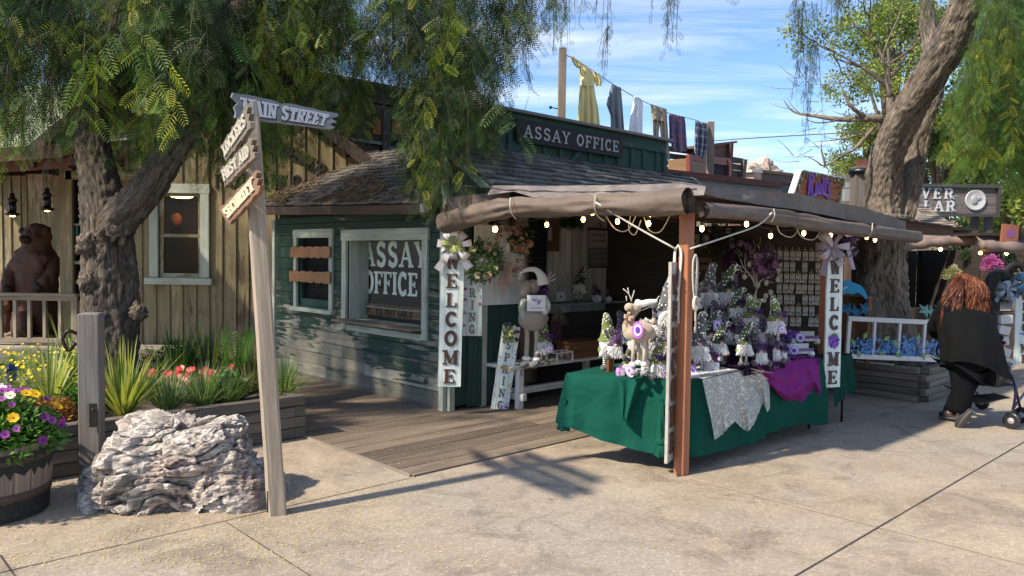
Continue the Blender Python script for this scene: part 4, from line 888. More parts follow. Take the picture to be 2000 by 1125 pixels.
for i in range(300):
    px = random.uniform(-130,1045) if i % 3 else random.uniform(240,1000); lo = interp(px,LOW)+random.gauss(0,18); py = random.uniform(-150,lo-60)
    if random.random() > dens(px,py)*(1 if py < 120 else .8): continue
    if 300 < px < 420 and py > 130 and random.random() < .85: continue
    if px < 350 and py > 60 and random.random() < .35: continue
    d = random.uniform(6.3,9.2) if px < 700 else random.uniform(6.9,9.0)
    if px < 250: d = random.uniform(5.7,9.0)
    if 445 < px < 700: d = random.uniform(7.0,9.3)
    if px < 330 and py > 100 and d < 7.3 and random.random() < .6: d = random.uniform(7.5,9)
    tone = random.choice([2.8,1.9,1.2,.7,.5,.4]); pal = [tuple(c*tone for c in random.choice(PEP)) for _ in range(2)]+([(.16,.22,.03)] if random.random() < .3 else []); top0 = Y(px,py,d); Lc = random.uniform(.5,1.5); leaf = random.uniform(.19,.27)
    for j in range(random.randint(6,11)):
        q = top0+V((random.gauss(0,.13),random.gauss(0,.13),random.gauss(0,.08))); L = min((lo-py)/F_PX*d,Lc*random.uniform(.6,1.1))
        if L < .15: continue
        a = random.uniform(0,2*PI); strand(fo,q,L,(math.cos(a)*.2,math.sin(a)*.2),pal,leaf=leaf,gap=.068,yel=.10 if px > 40 else .2)
# dense drapes with yellow blossom
for (px,y0,y1,d,k) in ((355,60,165,6.6,6),(185,60,100,6.8,5),(35,20,90,6.0,6),(455,150,330,7.0,12),(512,240,370,7.0,10),(528,180,285,7.3,4),(655,230,285,7.5,5),(700,150,250,7.6,6),(680,180,270,7.6,5),(845,180,380,7.4,14),(852,250,420,7.1,12),(895,180,290,7.2,10),(822,180,330,7.7,10),(955,200,305,7.6,8),(925,180,288,7.6,10),(250,200,320,7.6,8),(275,180,300,7.4,8),(300,150,310,7.4,8)):
    for j in range(k):
        p = Y(px+random.gauss(0,14),y0+random.uniform(-20,20),d+random.uniform(-.3,.4)); a = random.uniform(0,2*PI)
        strand(fo,p,(y1-y0)/F_PX*d*random.uniform(.65,1.05),(math.cos(a)*.08,math.sin(a)*.08),PEP,leaf=.18,gap=.055,yel=.4)
# canopy over the roofs, above the picture, that shades the green wall
for i in range(760):
    th = random.uniform(0,2*PI); rr = 3.6*math.sqrt(random.random()); x = -4.6+rr*math.cos(th); y = 7.9+rr*.8*math.sin(th); z = random.uniform(4.3,6.2)
    if y < 6.6: continue
    a = random.uniform(0,2*PI); strand(fo,(x,y,z),random.uniform(.6,1.3),(math.cos(a)*.3,math.sin(a)*.3),PEP,leaf=.18,gap=.07)
fo.build('crown','leaf',lt)
# small sprig in front of the porch
# right pepper tree
D1 = 9.6
rt_ = thing('pepper_tree','tall pepper tree with leaning twin trunk growing from the timber planter at the right','tree',(Y(1722,690,D1).x,D1,.3))
mb = MB((.3,.25,.18))
trunk(mb,[Y(1735,740,D1),Y(1728,680,D1),Y(1724,600,D1),Y(1722,540,D1),Y(1722,480,D1),Y(1728,420,D1)],[.46,.37,.32,.30,.30,.30],80,.025,.09,11)
trunk(mb,[Y(1688,730,D1-.15),Y(1700,660,D1-.32),Y(1698,600,D1-.30),Y(1690,560,D1-.2),Y(1705,520,D1)],[.2,.15,.13,.1,.06],40,.025,.15,12)
trunk(mb,[Y(1770,720,D1-.2),Y(1760,650,D1-.18),Y(1748,590,D1-.1),Y(1735,540,D1)],[.22,.17,.13,.08],36,.025,.15,13)
trunk(mb,[Y(1728,450,D1),Y(1724,385,D1-.0),Y(1728,320,D1-.1),Y(1752,255,D1-.3),Y(1790,190,D1-.55),Y(1830,125,D1-.8),Y(1865,60,D1-1.0),Y(1892,0,D1-1.2),Y(1925,-90,D1-1.4)],[.25,.215,.205,.20,.195,.19,.185,.175,.165],72,.025,.12,14)
trunk(mb,[Y(1752,440,D1+.05),Y(1772,370,D1+.1),Y(1785,310,D1+.15),Y(1802,240,D1+.2),Y(1822,180,D1+.3),Y(1822,110,D1+.5),Y(1812,30,D1+.7),Y(1810,-60,D1+.8)],[.17,.145,.13,.12,.115,.11,.10,.09],48,.03,.11,15)
# bare branches to the left of the trunk
def twig(mb,pts,r0,rt2=.003,n=6): 
    c = cat(pts,4); mb.tube(c,[lerp(r0,rt2,i/(len(c)-1)) for i in range(len(c))],n)
twig(mb,[Y(1722,232,9.4),Y(1690,231,9.4),Y(1640,233,9.5),Y(1590,226,9.6),Y(1550,218,9.7),Y(1530,195,9.7)],.05)
twig(mb,[Y(1690,231,9.4),Y(1660,205,9.3),Y(1648,180,9.3),Y(1637,155,9.3)],.03)
twig(mb,[Y(1650,233,9.5),Y(1600,240,9.3),Y(1570,232,9.2)],.012)
twig(mb,[Y(1705,250,9.4),Y(1670,290,9.3),Y(1650,300,9.3),Y(1612,324,9.4),Y(1590,312,9.4),Y(1560,300,9.5)],.025)
twig(mb,[Y(1612,324,9.4),Y(1604,290,9.4),Y(1606,270,9.4)],.014); twig(mb,[Y(1700,258,9.4),Y(1640,272,9.4),Y(1590,277,9.5)],.014)
twig(mb,[Y(1738,190,9.3),Y(1730,150,9.3),Y(1727,100,9.2),Y(1760,20,9.1),Y(1765,-20,9.1)],.02)
for i in range(46):
    q = Y(random.uniform(1545,1720),random.uniform(120,320),random.uniform(9.2,9.7)); a = random.uniform(2.2,4.2); L = random.uniform(.1,.4); e = q+V((math.cos(a)*L,random.uniform(-.1,.1),math.sin(a)*L*.7+.05)); twig(mb,[q,(q+e)/2+V((0,0,random.uniform(-.05,.05))),e],.006,.0015,3)
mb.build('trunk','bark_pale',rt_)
fo = Fol(); PR = [(.055,.12,.016),(.045,.10,.018),(.075,.145,.02),(.035,.085,.014),(.09,.155,.02)]
for i in range(780):
    px = random.uniform(1845,2110); lo = interp(px,[(1840,180),(1860,300),(1885,330),(1910,300),(1960,290),(2000,350),(2110,380)])+random.gauss(0,14); py = random.uniform(-120,lo-30); left = interp(py,[(0,1925),(120,1880),(200,1850),(300,1835)])
    if px < left: continue
    d = random.uniform(6.6,9.4); L = min((lo-py)/F_PX*d,random.uniform(.5,1.6)); a = random.uniform(0,2*PI); strand(fo,Y(px,py,d),max(L,.2),(math.cos(a)*.12,math.sin(a)*.12),PR,leaf=.17,gap=.05,yel=.05)
def hang(fo,px,y0,y1,d,k,sp=8,leaf=.13,gap=.06,pal=PEP,yel=0):
    for j in range(k):
        a = random.uniform(0,2*PI); strand(fo,Y(px+random.gauss(0,sp),y0+random.uniform(-10,10),d+random.uniform(-.25,.25)),(y1-y0)/F_PX*d*random.uniform(.45,1.0),(math.cos(a)*.05,math.sin(a)*.05),pal,leaf=leaf,gap=gap,yel=yel)
hang(fo,1578,10,180,7.6,9,16); hang(fo,1588,90,300,7.7,7,14,.11); hang(fo,1560,110,190,7.7,3,8,.10); hang(fo,1632,-20,70,7.5,10,13); hang(fo,1560,-30,40,7.6,5,10)
hang(fo,1735,-60,30,8.6,14,25); hang(fo,1800,0,60,8.2,6,12); hang(fo,1460,-60,8,7,6,14)
hang(fo,1318,-40,105,6.2,7,9,.10,.045); hang(fo,1300,-60,20,6.2,4,10,.10)
hang(fo,1090,-60,118,6.6,12,14,.12); hang(fo,1110,-40,50,6.6,8,16,.12); hang(fo,1188,60,150,6.4,5,9,.09); hang(fo,1188,-40,60,6.4,5,7,.10)
strand(fo,Y(1188,-20,6.4),.75,(.01,.01),PEP,leaf=.02,gap=.08)
for i in range(190):       # boughs above the picture that carry those shoots
    x = random.uniform(-.5,6.5); y = random.uniform(6.4,9.8); z = random.uniform(4.3,5.0)+.04*x; q = V((x,y,z)); 
    if (x*1.0)/y*F_PX+1000 < 1000 or x+y < 8: continue
    a = random.uniform(0,2*PI); strand(fo,(x,y,1.6+ (y*.36)+random.uniform(.45,1.0)),random.uniform(.3,.6),(math.cos(a)*.3,math.sin(a)*.3),PR,leaf=.2,gap=.08)
fo.build('crown','leaf',rt_)
# background trees
def btree(name,label,x,y,h,r,zc,n,pal,leafs=.5,trunk_r=.25,squash=1.1,seed=1):
    t = thing(name,label,'tree',(x,y,0)); mb = MB((.2,.16,.12)); rs = random.Random(seed)
    top = V((x,y,zc+r*.3)); twig(mb,[V((x,y,0)),V((x+.2,y,zc*.5)),top],trunk_r,.04,8); cl = []
    for i in range(16):
        a = rs.uniform(0,2*PI); e = rs.uniform(-.5,1.2); q = V((x+math.cos(a)*r*.75*math.cos(e),y+math.sin(a)*r*.75*math.cos(e),zc+math.sin(e)*r*squash*.8)); twig(mb,[V((x,y,zc*.55)),(V((x,y,zc))+q)/2+V((0,0,-.2)),q],trunk_r*.35,.01,5); cl.append((q,r*rs.uniform(.28,.5)))
    mb.build('trunk','bark',t); n_ = n; ci = np.random.randint(0,len(cl),n_); cp_ = np.array([tuple(cl[i][0]) for i in ci]); cr_ = np.array([cl[i][1] for i in ci])
    d = np.random.normal(0,1,(n_,3)); d /= np.linalg.norm(d,axis=1,keepdims=True); pos = cp_+d*(cr_*np.random.uniform(.4,1,n_)**.5)[:,None]*[1,1,.8]
    dd = d+np.random.normal(0,.6,(n_,3)); nr = np.random.normal(0,1,(n_,3))+[0,0,.8]; c = np.array(pal)[np.random.randint(0,len(pal),n_)]
    f = Fol(); f.add(*scatter(TB,pos,dd,nr,np.random.uniform(.6,1.2,n_)*leafs,c,np.random.uniform(0,1,n_))); f.build('crown','leaf',t); return t
GY = [(.20,.25,.06),(.15,.21,.05),(.25,.29,.09),(.11,.16,.04)]; GD = [(.05,.10,.025),(.07,.13,.03),(.09,.15,.035),(.04,.08,.02)]
q = Y(1705,160,24); btree('leafy_tree','sunlit yellow-green tree behind the leaning trunk, taller one',q.x+.7,24,9,1.9,q.z-.2,3600,GY,.22,squash=1.7,seed=3)
q = Y(1690,290,26); btree('leafy_tree','lower bright green tree left of the leaning trunk, behind the stall roofs',q.x+.1,26,6,1.2,q.z-.3,1500,GY,.22,seed=5)
q = Y(1840,300,27); btree('leafy_tree','deep green tree above the lettered hanging board at the right',q.x,27,7,2.3,q.z+.1,2800,GD,.30,seed=7)
q = Y(1925,270,30); btree('leafy_tree','broad dark green tree farthest right behind the drooping foliage',q.x,30,8,3.2,q.z+.4,1700,GD,.5,seed=9)
q = Y(1980,430,25); btree('leafy_tree','low yellow-green tree at the right edge beyond the far stalls',q.x+.3,25,4,1.6,q.z,900,GY,.36,seed=11)
q = Y(2080,330,28); btree('leafy_tree','green tree just outside the right edge',q.x,28,8,3.0,q.z,900,GD,.5,seed=15)
# bare tree with a few young leaves
bt = thing('budding_tree','nearly bare slender tree with young leaves reaching up left of the leaning trunk','tree',(Y(1740,500,13).x,13,0)); mb = MB((.12,.09,.07))
def recur(mb,p,d,L,r,dep,tips):
    e = p+d*L; twig(mb,[p,(p+e)/2+V((random.uniform(-.03,.03),0,random.uniform(-.03,.03))),e],r,r*.6,5)
    if dep == 0: tips.append(e); return
    for i in range(random.choice([2,3])):
        a = V((random.gauss(0,.5),random.gauss(0,.4),random.gauss(0,.35))); recur(mb,e,(d+a).normalized(),L*random.uniform(.62,.85),r*.6,dep-1,tips)
    tips.append(e)
tips = []; b0 = Y(1738,190,13); twig(mb,[V((b0.x+.1,13,0)),V((b0.x+.1,13,2)),b0],.09,.06,7)
recur(mb,b0,V((-.05,0,1)),.55,.05,4,tips); recur(mb,Y(1736,170,13),V((-.8,0,.55)),.6,.04,4,tips); recur(mb,Y(1730,130,13),V((-.4,.1,.9)),.55,.04,4,tips); recur(mb,Y(1740,150,13),V((.5,0,.8)),.5,.035,3,tips)
mb.build('trunk','bark',bt); f = Fol(); tp = np.array([tuple(t) for t in tips for _ in range(3)])+np.random.normal(0,.06,(len(tips)*3,3)); n_ = len(tp)
f.add(*scatter(TB,tp,np.random.normal(0,1,(n_,3)),np.random.normal(0,1,(n_,3)),np.random.uniform(.08,.16,n_),np.array(GY)[np.random.randint(0,4,n_)],np.random.uniform(0,1,n_))); f.build('crown','leaf',bt)
# low far trees closing the view under the stalls on the right
for k,(px,d,zc,r,lb) in enumerate(((1870,34,1.6,2.2,'shrubby far tree seen low between the far stalls, left one'),(1960,32,1.4,2.0,'shrubby far tree seen low between the far stalls, right one'))):
    q = Y(px,500,d); btree('leafy_tree',lb,q.x,d,4,r,zc,700,GD,.45,seed=20+k)

# ---------------------------------------------------------------- left bed
bp = thing('timber_planter','long low raised bed of stacked grey timbers full of flowers, under the left tree','planter',Wp(-1.7,0,0),ANG)
mb = MB(M=LOC); z = 0
for k in range(4):
    h = .092; s = -1.6-(.0 if k % 2 else .095); 
    while s > -7:
        L = random.uniform(.9,2.3); c = random.uniform(.75,1.15); mb.col = (.16*c,.135*c,.11*c); mb.box((s-L/2,-.02+random.uniform(-.004,.004),z+h/2+.005),(L-.006,.095,h-.006),bev=.006,jit=.0015); s -= L
    s = -.07 if not k % 2 else .03; c = random.uniform(.75,1.1); mb.col = (.13*c,.13*c,.09*c); mb.box((-1.65,s+1.35,z+h/2+.005),(.095,2.7,h-.006),bev=.006,jit=.0015)
    if not k % 2: pass
    z += h
mb.build('timbers','weathered_wood',bp)
mb = MB((.06,.045,.035),LOC); mb.grid(lambda a,b: (-1.7-5.3*a,.03+2.6*b,.30+.04*noise.noise(V((a*20,b*9,0)))),60,30); mb.build('soil','soil',bp)
# bollard post
c = G(176,944); bo = thing('bollard_post','square weathered grey wooden post standing at the bed corner left of the boulder','post',c)
mb = MB((.17,.155,.14)); rz = Matrix.Rotation(R(12),3,'Z'); zt2 = Y(172,612,c.y).z; mb.box((c.x,c.y+.03,zt2/2),(.135,.13,zt2),rz,bev=.008,jit=.001); mb.build('shaft','weathered_wood',bo)
mb = MB((.10,.09,.08)); mb.box((c.x-.078,c.y+.02,.30),(.012,.05,.52),rz); mb.box((c.x+.05,c.y-.045,.48),(.05,.008,.16),rz); mb.ell((c.x+.05,c.y-.052,.52),(.008,.005,.008),8,6); mb.build('bracket','metal',bo)
mb = MB((.04,.03,.028)); mb.tube(cat([(c.x-.08,c.y,zt2-.14),(c.x-.13,c.y-.02,zt2-.12),(c.x-.16,c.y-.03,zt2-.18),(c.x-.12,c.y-.03,zt2-.25),(c.x-.08,c.y-.02,zt2-.2)],4),.012,7); mb.build('chain_link','metal',bo)
# boulder
rk = None
def rockm():
    m,nt,b,out = newmat('layered_rock'); o = N(nt,'ShaderNodeTexCoord').outputs['Object']
    n1 = noisen(nt,o,1,10,.72,1.6,(4,5,13)); n2 = noisen(nt,o,2.4,5,.6,.5); n3 = noisen(nt,o,26,6,.7)
    c = mixc(nt,ramp(nt,n1,(.36,0),(.6,1)),(.13,.115,.105),(.62,.555,.49)); c = mixc(nt,ramp(nt,n2,(.5,0),(.68,.55)),c,(.34,.22,.17)); c = mixc(nt,.5,c,ramp(nt,n3,(.3,.6),(.7,1.25)),'MULTIPLY')
    p = N(nt,'ShaderNodeNewGeometry').outputs['Pointiness']; c = mixc(nt,.9,c,ramp(nt,p,(.42,.12),(.495,.95),(.6,1.35)),'MULTIPLY')  # crevice shade put into the colour: hollows darkened, ridges lightened
    LK(nt,c,b.inputs['Base Color']); b.inputs['Roughness'].default_value = .85; bumpn(nt,b,n1,.9,.03); M['rock'] = m
rockm()
rc = V((-2.19,4.97,0)); rkm = MB((.5,.45,.42)); mb = rkm; n = 320; m = 150; vs = []
tops = [(0,.05),(.08,.20),(.17,.31),(.27,.47),(.38,.53),(.5,.52),(.62,.49),(.74,.50),(.86,.49),(.94,.38),(1,.12)]
def ridged(p,o=4):
    a = 0; w = .5
    for _ in range(o): a += w*(1-2*abs(noise.noise(p))); p = p*2.1+V((5.2,1.3,7.7)); w *= .5
    return a
for i in range(m+1):
    ph = PI*.5*i/m*1.0
    for k in range(n):
        th = 2*PI*k/n; cx_,sy_ = math.cos(th),math.sin(th); sq = (abs(cx_)**2.6+abs(sy_)**2.6)**(-1/2.6)
        rr = math.cos(ph)**.42 if i < m else 0; x = .62*sq*cx_*rr; y = .40*sq*sy_*rr; u_ = (x+.62)/1.24; H = interp(u_,tops)-.05*(y > .1)
        z = H*math.sin(ph)**.8
        p = V((x,y,z)); q = V((x*2.2+z*.9,y*2.4,z*5.5-x*1.3)); lw_ = noise.noise(p*4.2); L = (z-x*.20+y*.1)*17+1.9*lw_+.5*noise.noise(p*13); k_ = math.floor(L); fr = L-k_; wq_ = .35*noise.noise(p*9)
        blk = noise.cell(V((x*5.5+k_*3.13+wq_,y*5.5+wq_,k_*1.7+.5))); msk = max(0,min(1,.5+1.6*noise.noise(p*3+V((8,1,1))))); e = (.02+.03*msk)*blk-.014*msk*math.exp(-(min(fr,1-fr)/.11)**2)+.018*noise.noise(p*22)+.008*noise.noise(p*55)+noise.noise(V((x*2.6,y*3,z*3+9)))*.15+ridged(q*1.6,5)*.034-.045*max(0,noise.noise(p*6+V((3,3,3)))-.15); lay = 0
        d = V((cx_*sq*.8,sy_*sq*.8,.55*math.sin(ph))).normalized(); vs.append(rc+p+d*(e+lay-.02))
fs = [(i*n+k,i*n+(k+1) % n,(i+1)*n+(k+1) % n,(i+1)*n+k) for i in range(m) for k in range(n)]
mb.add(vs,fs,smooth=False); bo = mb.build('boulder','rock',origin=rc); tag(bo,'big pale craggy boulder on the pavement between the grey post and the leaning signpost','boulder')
# barrel planter
bc = V((-3.17,4.60,0)); ba = thing('barrel_planter','half wine barrel planter with rusty hoops at the bottom left corner','planter',bc)
mb = MB(); nst = 22; H = .44
def br_(z): return .305+.045*math.sin(PI*(.15+.8*z/H)*.62)
for k in range(nst):
    a0 = 2*PI*k/nst+.006; a1 = 2*PI*(k+1)/nst-.006; c = random.uniform(.7,1.2); mb.col = (.28*c,.215*c,.16*c); vs = []
    for z in (0,.11,.22,.33,.44):
        for a in (a0,(a0+a1)/2,a1): vs.append(bc+V((br_(z)*math.cos(a),br_(z)*math.sin(a),z)))
    for a in (a0,(a0+a1)/2,a1): vs.append(bc+V(((br_(H)-.028)*math.cos(a),(br_(H)-.028)*math.sin(a),H)))
    fs = []; uvs = []
    for i in range(5):
        for j in range(2): f = (i*3+j,i*3+j+1,(i+1)*3+j+1,(i+1)*3+j); fs.append(f); uvs.append([(i*.11,j*.05),(i*.11,j*.05+.05),(i*.11+.11,j*.05+.05),(i*.11+.11,j*.05)])
    mb.add(vs,fs,uvs,None,False)
mb.col = (.02,.02,.02); mb.lathe([(.33,.01),(.34,.2),(.36,.4)],30,bc,cap=False); mb.build('staves','weathered_wood',ba)
mb = MB((.075,.048,.035))
for z0,z1 in ((.005,.05),(.12,.17),(.345,.405)): mb.lathe([(br_(z0)+.0,z0),(br_(z0)+.006,z0),(br_(z1)+.006,z1),(br_(z1)+.0,z1)],48,bc,cap=False)
mb.build('hoop','matt',ba); mb = MB((.05,.04,.03)); mb.lathe([(.35,.40),(.2,.43),(0,.44)],24,bc); mb.build('soil','soil',ba)
# plants ---------------------------------------------------------
def flower(mb,c,n,r,col,cen,petals=5,cup=.25):
    n = V(n).normalized(); a = n.orthogonal().normalized(); b = n.cross(a); ph = random.uniform(0,2)
    for k in range(petals):
        t = ph+2*PI*k/petals; d = a*math.cos(t)+b*math.sin(t); s = n.cross(d)*r*math.sin(PI/petals)*1.15
        mb.col = col; mb.add([c,c+d*r*.6-s*.8+n*r*cup*.6,c+d*r*1.0-s*.55+n*r*cup,c+d*r*1.06+n*r*cup,c+d*r*1.0+s*.55+n*r*cup,c+d*r*.6+s*.8+n*r*cup*.6],[(0,1,2,3),(0,3,4,5)],smooth=False)
    mb.col = cen; mb.ell(c+n*r*.08,r*.22,6,4)
def leafblob(fo,c,rad,n,pal,size,T_=TB,up=.4):
    d = np.random.normal(0,1,(n,3)); d /= np.linalg.norm(d,axis=1,keepdims=True); d[:,2] = np.abs(d[:,2])*1.0-.15
    pos = np.array(c)+d*np.array(rad)*(np.random.uniform(.15,1,n)**.5)[:,None]
    fo.add(*scatter(T_,pos,d+np.random.normal(0,.4,(n,3)),np.random.normal(0,.5,(n,3))+[0,0,1],size*np.random.uniform(.6,1.2,n),np.array(pal)[np.random.randint(0,len(pal),n)],np.random.uniform(0,1,n)))
def blades(mb,c,n,L,w,cols,spread=.6,droop=.5,seg=6,stripe=None,rr=.03):
    c = V(c)
    for i in range(n):
        a = random.uniform(0,2*PI); el = random.uniform(PI/2-spread,PI/2); l = L*random.uniform(.6,1.05); d = V((math.cos(a)*math.cos(el),math.sin(a)*math.cos(el),math.sin(el))); side = V((-math.sin(a),math.cos(a),0)); p = c+V((math.cos(a),math.sin(a),0))*random.uniform(0,rr); dr = droop*random.uniform(.3,1.2)
        vs = []; col = random.choice(cols)
        for k in range(seg+1):
            t = k/seg; ww = w*(.6+.4*math.sin(PI*min(1,t*1.3)))*(1-t**3)+.0006
            vs += [p-side*ww,p+V((0,0,-.25*ww)),p+side*ww]; p = p+d*l/seg; d = (d+V((0,0,-dr/seg*1.6*t))).normalized()
        fs = []; cc = []
        for k in range(seg):
            o = k*3; fs += [(o,o+1,o+4,o+3),(o+1,o+2,o+5,o+4)]; cc += [col,(stripe if stripe and i % 2 else col)]
        mb.add(vs,fs,None,None,True,cc)
def plant(name,label,cat_,at,group=None): return thing(name,label,cat_,at,0,group)
# petunias in the barrel
pt = plant('petunia_plant','bushy purple petunias with white and yellow blooms spilling from the barrel','flowers',bc+V((0,0,.42)))
fo = Fol(); leafblob(fo,bc+V((0,0,.44)),(.42,.40,.30),900,[(.05,.13,.02),(.07,.17,.03),(.1,.2,.04)],.10); fo.build('foliage','leaf',pt)
mb = MB()
for i in range(96):
    a = random.uniform(0,2*PI); e = random.uniform(.05,1.4); d = V((math.cos(a)*math.cos(e),math.sin(a)*math.cos(e),math.sin(e))); p = bc+V((0,0,.46))+V((d.x*.44,d.y*.42,d.z*.30)); n = (d+V((.1,-.6,.3))).normalized()
    k = random.random(); 
    if k < .8: flower(mb,p,n,random.uniform(.019,.027),random.choice([(.25,.05,.33),(.36,.10,.44),(.17,.03,.24),(.31,.05,.28)]),(.05,.0,.05))
    elif k < .88: flower(mb,p,n,.03,(.75,.7,.7),(.6,.6,.3))
    else: flower(mb,p,n,.03,random.choice([(.8,.5,.02),(.8,.28,.02)]),(.5,.2,.02),7)
mb.build('blooms','petal',pt)
def bed(s,t,dz=0): return Wp(s,t,.33+dz)
def bedpx(px,d,dz=0): q = Y(px,700,d); return V((q.x,d,.33+dz))
# variegated spiky plant beside the post
c = bedpx(240,5.85); yp = plant('spiky_plant','tall yellow-striped sword-leaved plant just right of the grey post','plant',c); mb = MB(); blades(mb,c,130,.62,.011,[(.30,.31,.10),(.16,.24,.06),(.38,.36,.13),(.12,.19,.05)],.95,.35,7,(.42,.40,.15),rr=.05); mb.build('leaves','blade',yp)
c = bedpx(96,5.9,.05); yp = plant('spiky_plant','striped sword-leaved plant among the yellow flowers, left of the grey post','plant',c); mb = MB(); blades(mb,c,46,.62,.010,[(.34,.36,.12),(.18,.26,.07),(.42,.42,.2)],1.0,.35,7,(.48,.46,.2),rr=.05); mb.build('leaves','blade',yp)
for px,d,L,lb,cc in ((345,7.2,.62,'dark green sword-leaved plant behind the pink begonias, left one',[(.06,.11,.03),(.09,.15,.05)]),(405,7.4,.66,'grey-green sword-leaved plant behind the pink begonias, right one',[(.10,.13,.07),(.14,.17,.09)]),(150,7.0,.75,'pale sword-leaved plant in front of the porch railing',[(.14,.2,.07),(.25,.28,.12)]),(490,7.0,.5,'thin olive sword-leaved plant beside the fern at the bed\'s end',[(.13,.13,.06),(.18,.17,.08)])):
    c = bedpx(px,d); yp = plant('spiky_plant',lb,'plant',c); mb = MB(); blades(mb,c,60,L,.013,cc,.75,.15,6,rr=.06); mb.build('leaves','blade',yp)
# grass tufts
GC = [(.15,.22,.11),(.20,.28,.16),(.11,.17,.08),(.24,.31,.2)]
for px,d,L,n,lb in ((395,6.35,.36,300,'arching grey-green grass tuft in the middle of the bed behind the boulder'),(330,6.15,.34,260,'arching grass tuft nearest the striped plant'),(555,6.85,.40,260,'fine blue-green grass tuft at the right end of the bed behind the signpost'),(445,6.5,.32,220,'low arching grass tuft between the begonias and the timber edge'),(300,6.6,.36,200,'loose grass tuft behind the striped plant')):
    c = bedpx(px,d); g_ = plant('grass_tuft',lb,'grass',c,'grass tufts in the raised bed'); mb = MB(); blades(mb,c,n,L,.0035,GC,1.15,1.3,6,rr=.09); mb.build('leaves','blade',g_)
# fern
c = bedpx(455,7.0); fp = plant('fern','bright green fern with upright fronds at the right of the bed','fern',c); f = Fol(); TF = tmpl_pinnate(18,.010,.17)
for i in range(15):
    a = random.uniform(0,2*PI); L = random.uniform(.45,.62); d0 = np.array([[math.cos(a)*.38,math.sin(a)*.38,1.]]); v_,f_,c_,r_ = scatter(TF,np.array([tuple(c)]),d0,np.array([[math.cos(a),math.sin(a)-.8,.4]]),np.array([L]),np.array([random.choice([(.10,.26,.03),(.07,.2,.02),(.13,.3,.04)])]),np.array([random.random()])); f.add(v_,f_,c_,r_)
f.build('fronds','leaf',fp)
# begonias and red blossom
for px,d,lb,n in ((335,6.75,'cluster of pink-red begonias at the left of the row',16),(378,6.7,'cluster of pink-red begonias in the middle of the row',22),(425,6.8,'cluster of red begonias next to the fern',22),(208,6.2,'few red begonias between the grey post and the tree',8),(310,6.6,'two mauve blossoms by the tree foot',6)):
    c = bedpx(px,d); g_ = plant('begonia',lb,'flowers',c,'begonias in the raised bed'); fo = Fol(); leafblob(fo,c,(.15,.13,.17),110,[(.06,.12,.03),(.10,.08,.04),(.05,.14,.03)],.07); fo.build('foliage','leaf',g_); mb = MB()
    for i in range(n): q = c+V((random.gauss(0,.10),random.gauss(0,.08),random.uniform(.10,.24))); flower(mb,q,(random.gauss(0,.4),-1,.5),random.uniform(.018,.03),random.choice([(.65,.05,.09),(.75,.22,.25),(.6,.03,.05),(.8,.4,.4)]),(.8,.5,.1),5)
    mb.build('blooms','petal',g_)
# yellow flowering bushes and reddish foliage at the left
for px,d,r,lb,fl in ((30,6.3,.30,'loose yellow-flowered bush at the left edge of the bed',(.8,.62,.03)),(75,6.9,.30,'feathery yellow-flowered bush in front of the porch steps',(.8,.65,.05)),(128,6.5,.30,'yellow-flowered bush left of the grey post',(.75,.6,.05)),(290,7.3,.22,'small yellow-flowered bush against the tree trunk',(.7,.65,.1)),(-20,5.7,.3,'yellow-flowered bush just behind the barrel',(.8,.6,.03))):
    c = bedpx(px,d); g_ = plant('flowering_bush',lb,'flowers',c,'yellow-flowered bushes in the raised bed'); fo = Fol(); leafblob(fo,c+V((0,0,.08)),(r*.95,r*.8,r*1.15),420,[(.12,.20,.05),(.16,.25,.07),(.09,.16,.04)],.085,TP); fo.build('foliage','leaf',g_); mb = MB()
    for i in range(54): q = c+V((random.gauss(0,r*.5),random.gauss(0,r*.4),random.uniform(.1,1.25)*r+.06)); flower(mb,q,(random.gauss(0,.6),-.8,.8),random.uniform(.008,.015),fl,(.6,.35,.02),5)
    mb.build('blooms','petal',g_)
for px,d,lb,cl_ in ((105,5.55,'copper-red leafy plant behind the petunias, right one',[(.30,.07,.03),(.38,.16,.06),(.16,.10,.03)]),(60,5.6,'dark red leafy plant behind the petunias, left one',[(.22,.05,.03),(.3,.1,.05)]),(165,6.5,'red and orange blossom just left of the grey post top',[(.45,.1,.04),(.2,.2,.05)]),(215,6.9,'dusky red leafy plant at the tree foot',[(.25,.08,.06),(.12,.12,.04)])):
    c = bedpx(px,d); g_ = plant('leafy_plant',lb,'plant',c); fo = Fol(); leafblob(fo,c+V((0,0,.02)),(.17,.14,.2),230,cl_,.07); fo.build('foliage','leaf',g_)
c = bedpx(22,5.9,.12); g_ = plant('delphinium','deep blue flower spike at the left edge of the bed','flower',c); mb = MB((.05,.12,.03)); mb.tube([c-V((0,0,.1)),c+V((.01,0,.22))],.005,5)
for i in range(40): flower(mb,c+V((random.gauss(0,.02),random.gauss(0,.02),random.uniform(.1,.26))),(random.gauss(0,1),-1,.2),.017,(.03,.05,.25),(.1,.1,.3),5)
mb.build('blooms','petal',g_)
for px,d,rr_,lb in ((400,7.6,.28,'bushy green plant with tiny white blossom against the cream wall'),(345,7.5,.26,'bushy green plant left of the white-blossomed one by the wall'),(440,6.6,.16,'low green leafy plant in front of the fern'),(150,5.8,.16,'soft green feathery plant left of the grey post'),(480,7.1,.2,'dark green clump under the fern')):
    c = bedpx(px,d); g_ = plant('leafy_plant',lb,'plant',c); fo = Fol(); leafblob(fo,c+V((0,0,.04)),(rr_,rr_*.8,rr_*1.6),380,[(.06,.15,.03),(.09,.2,.04),(.05,.11,.03)],.075); fo.build('foliage','leaf',g_)

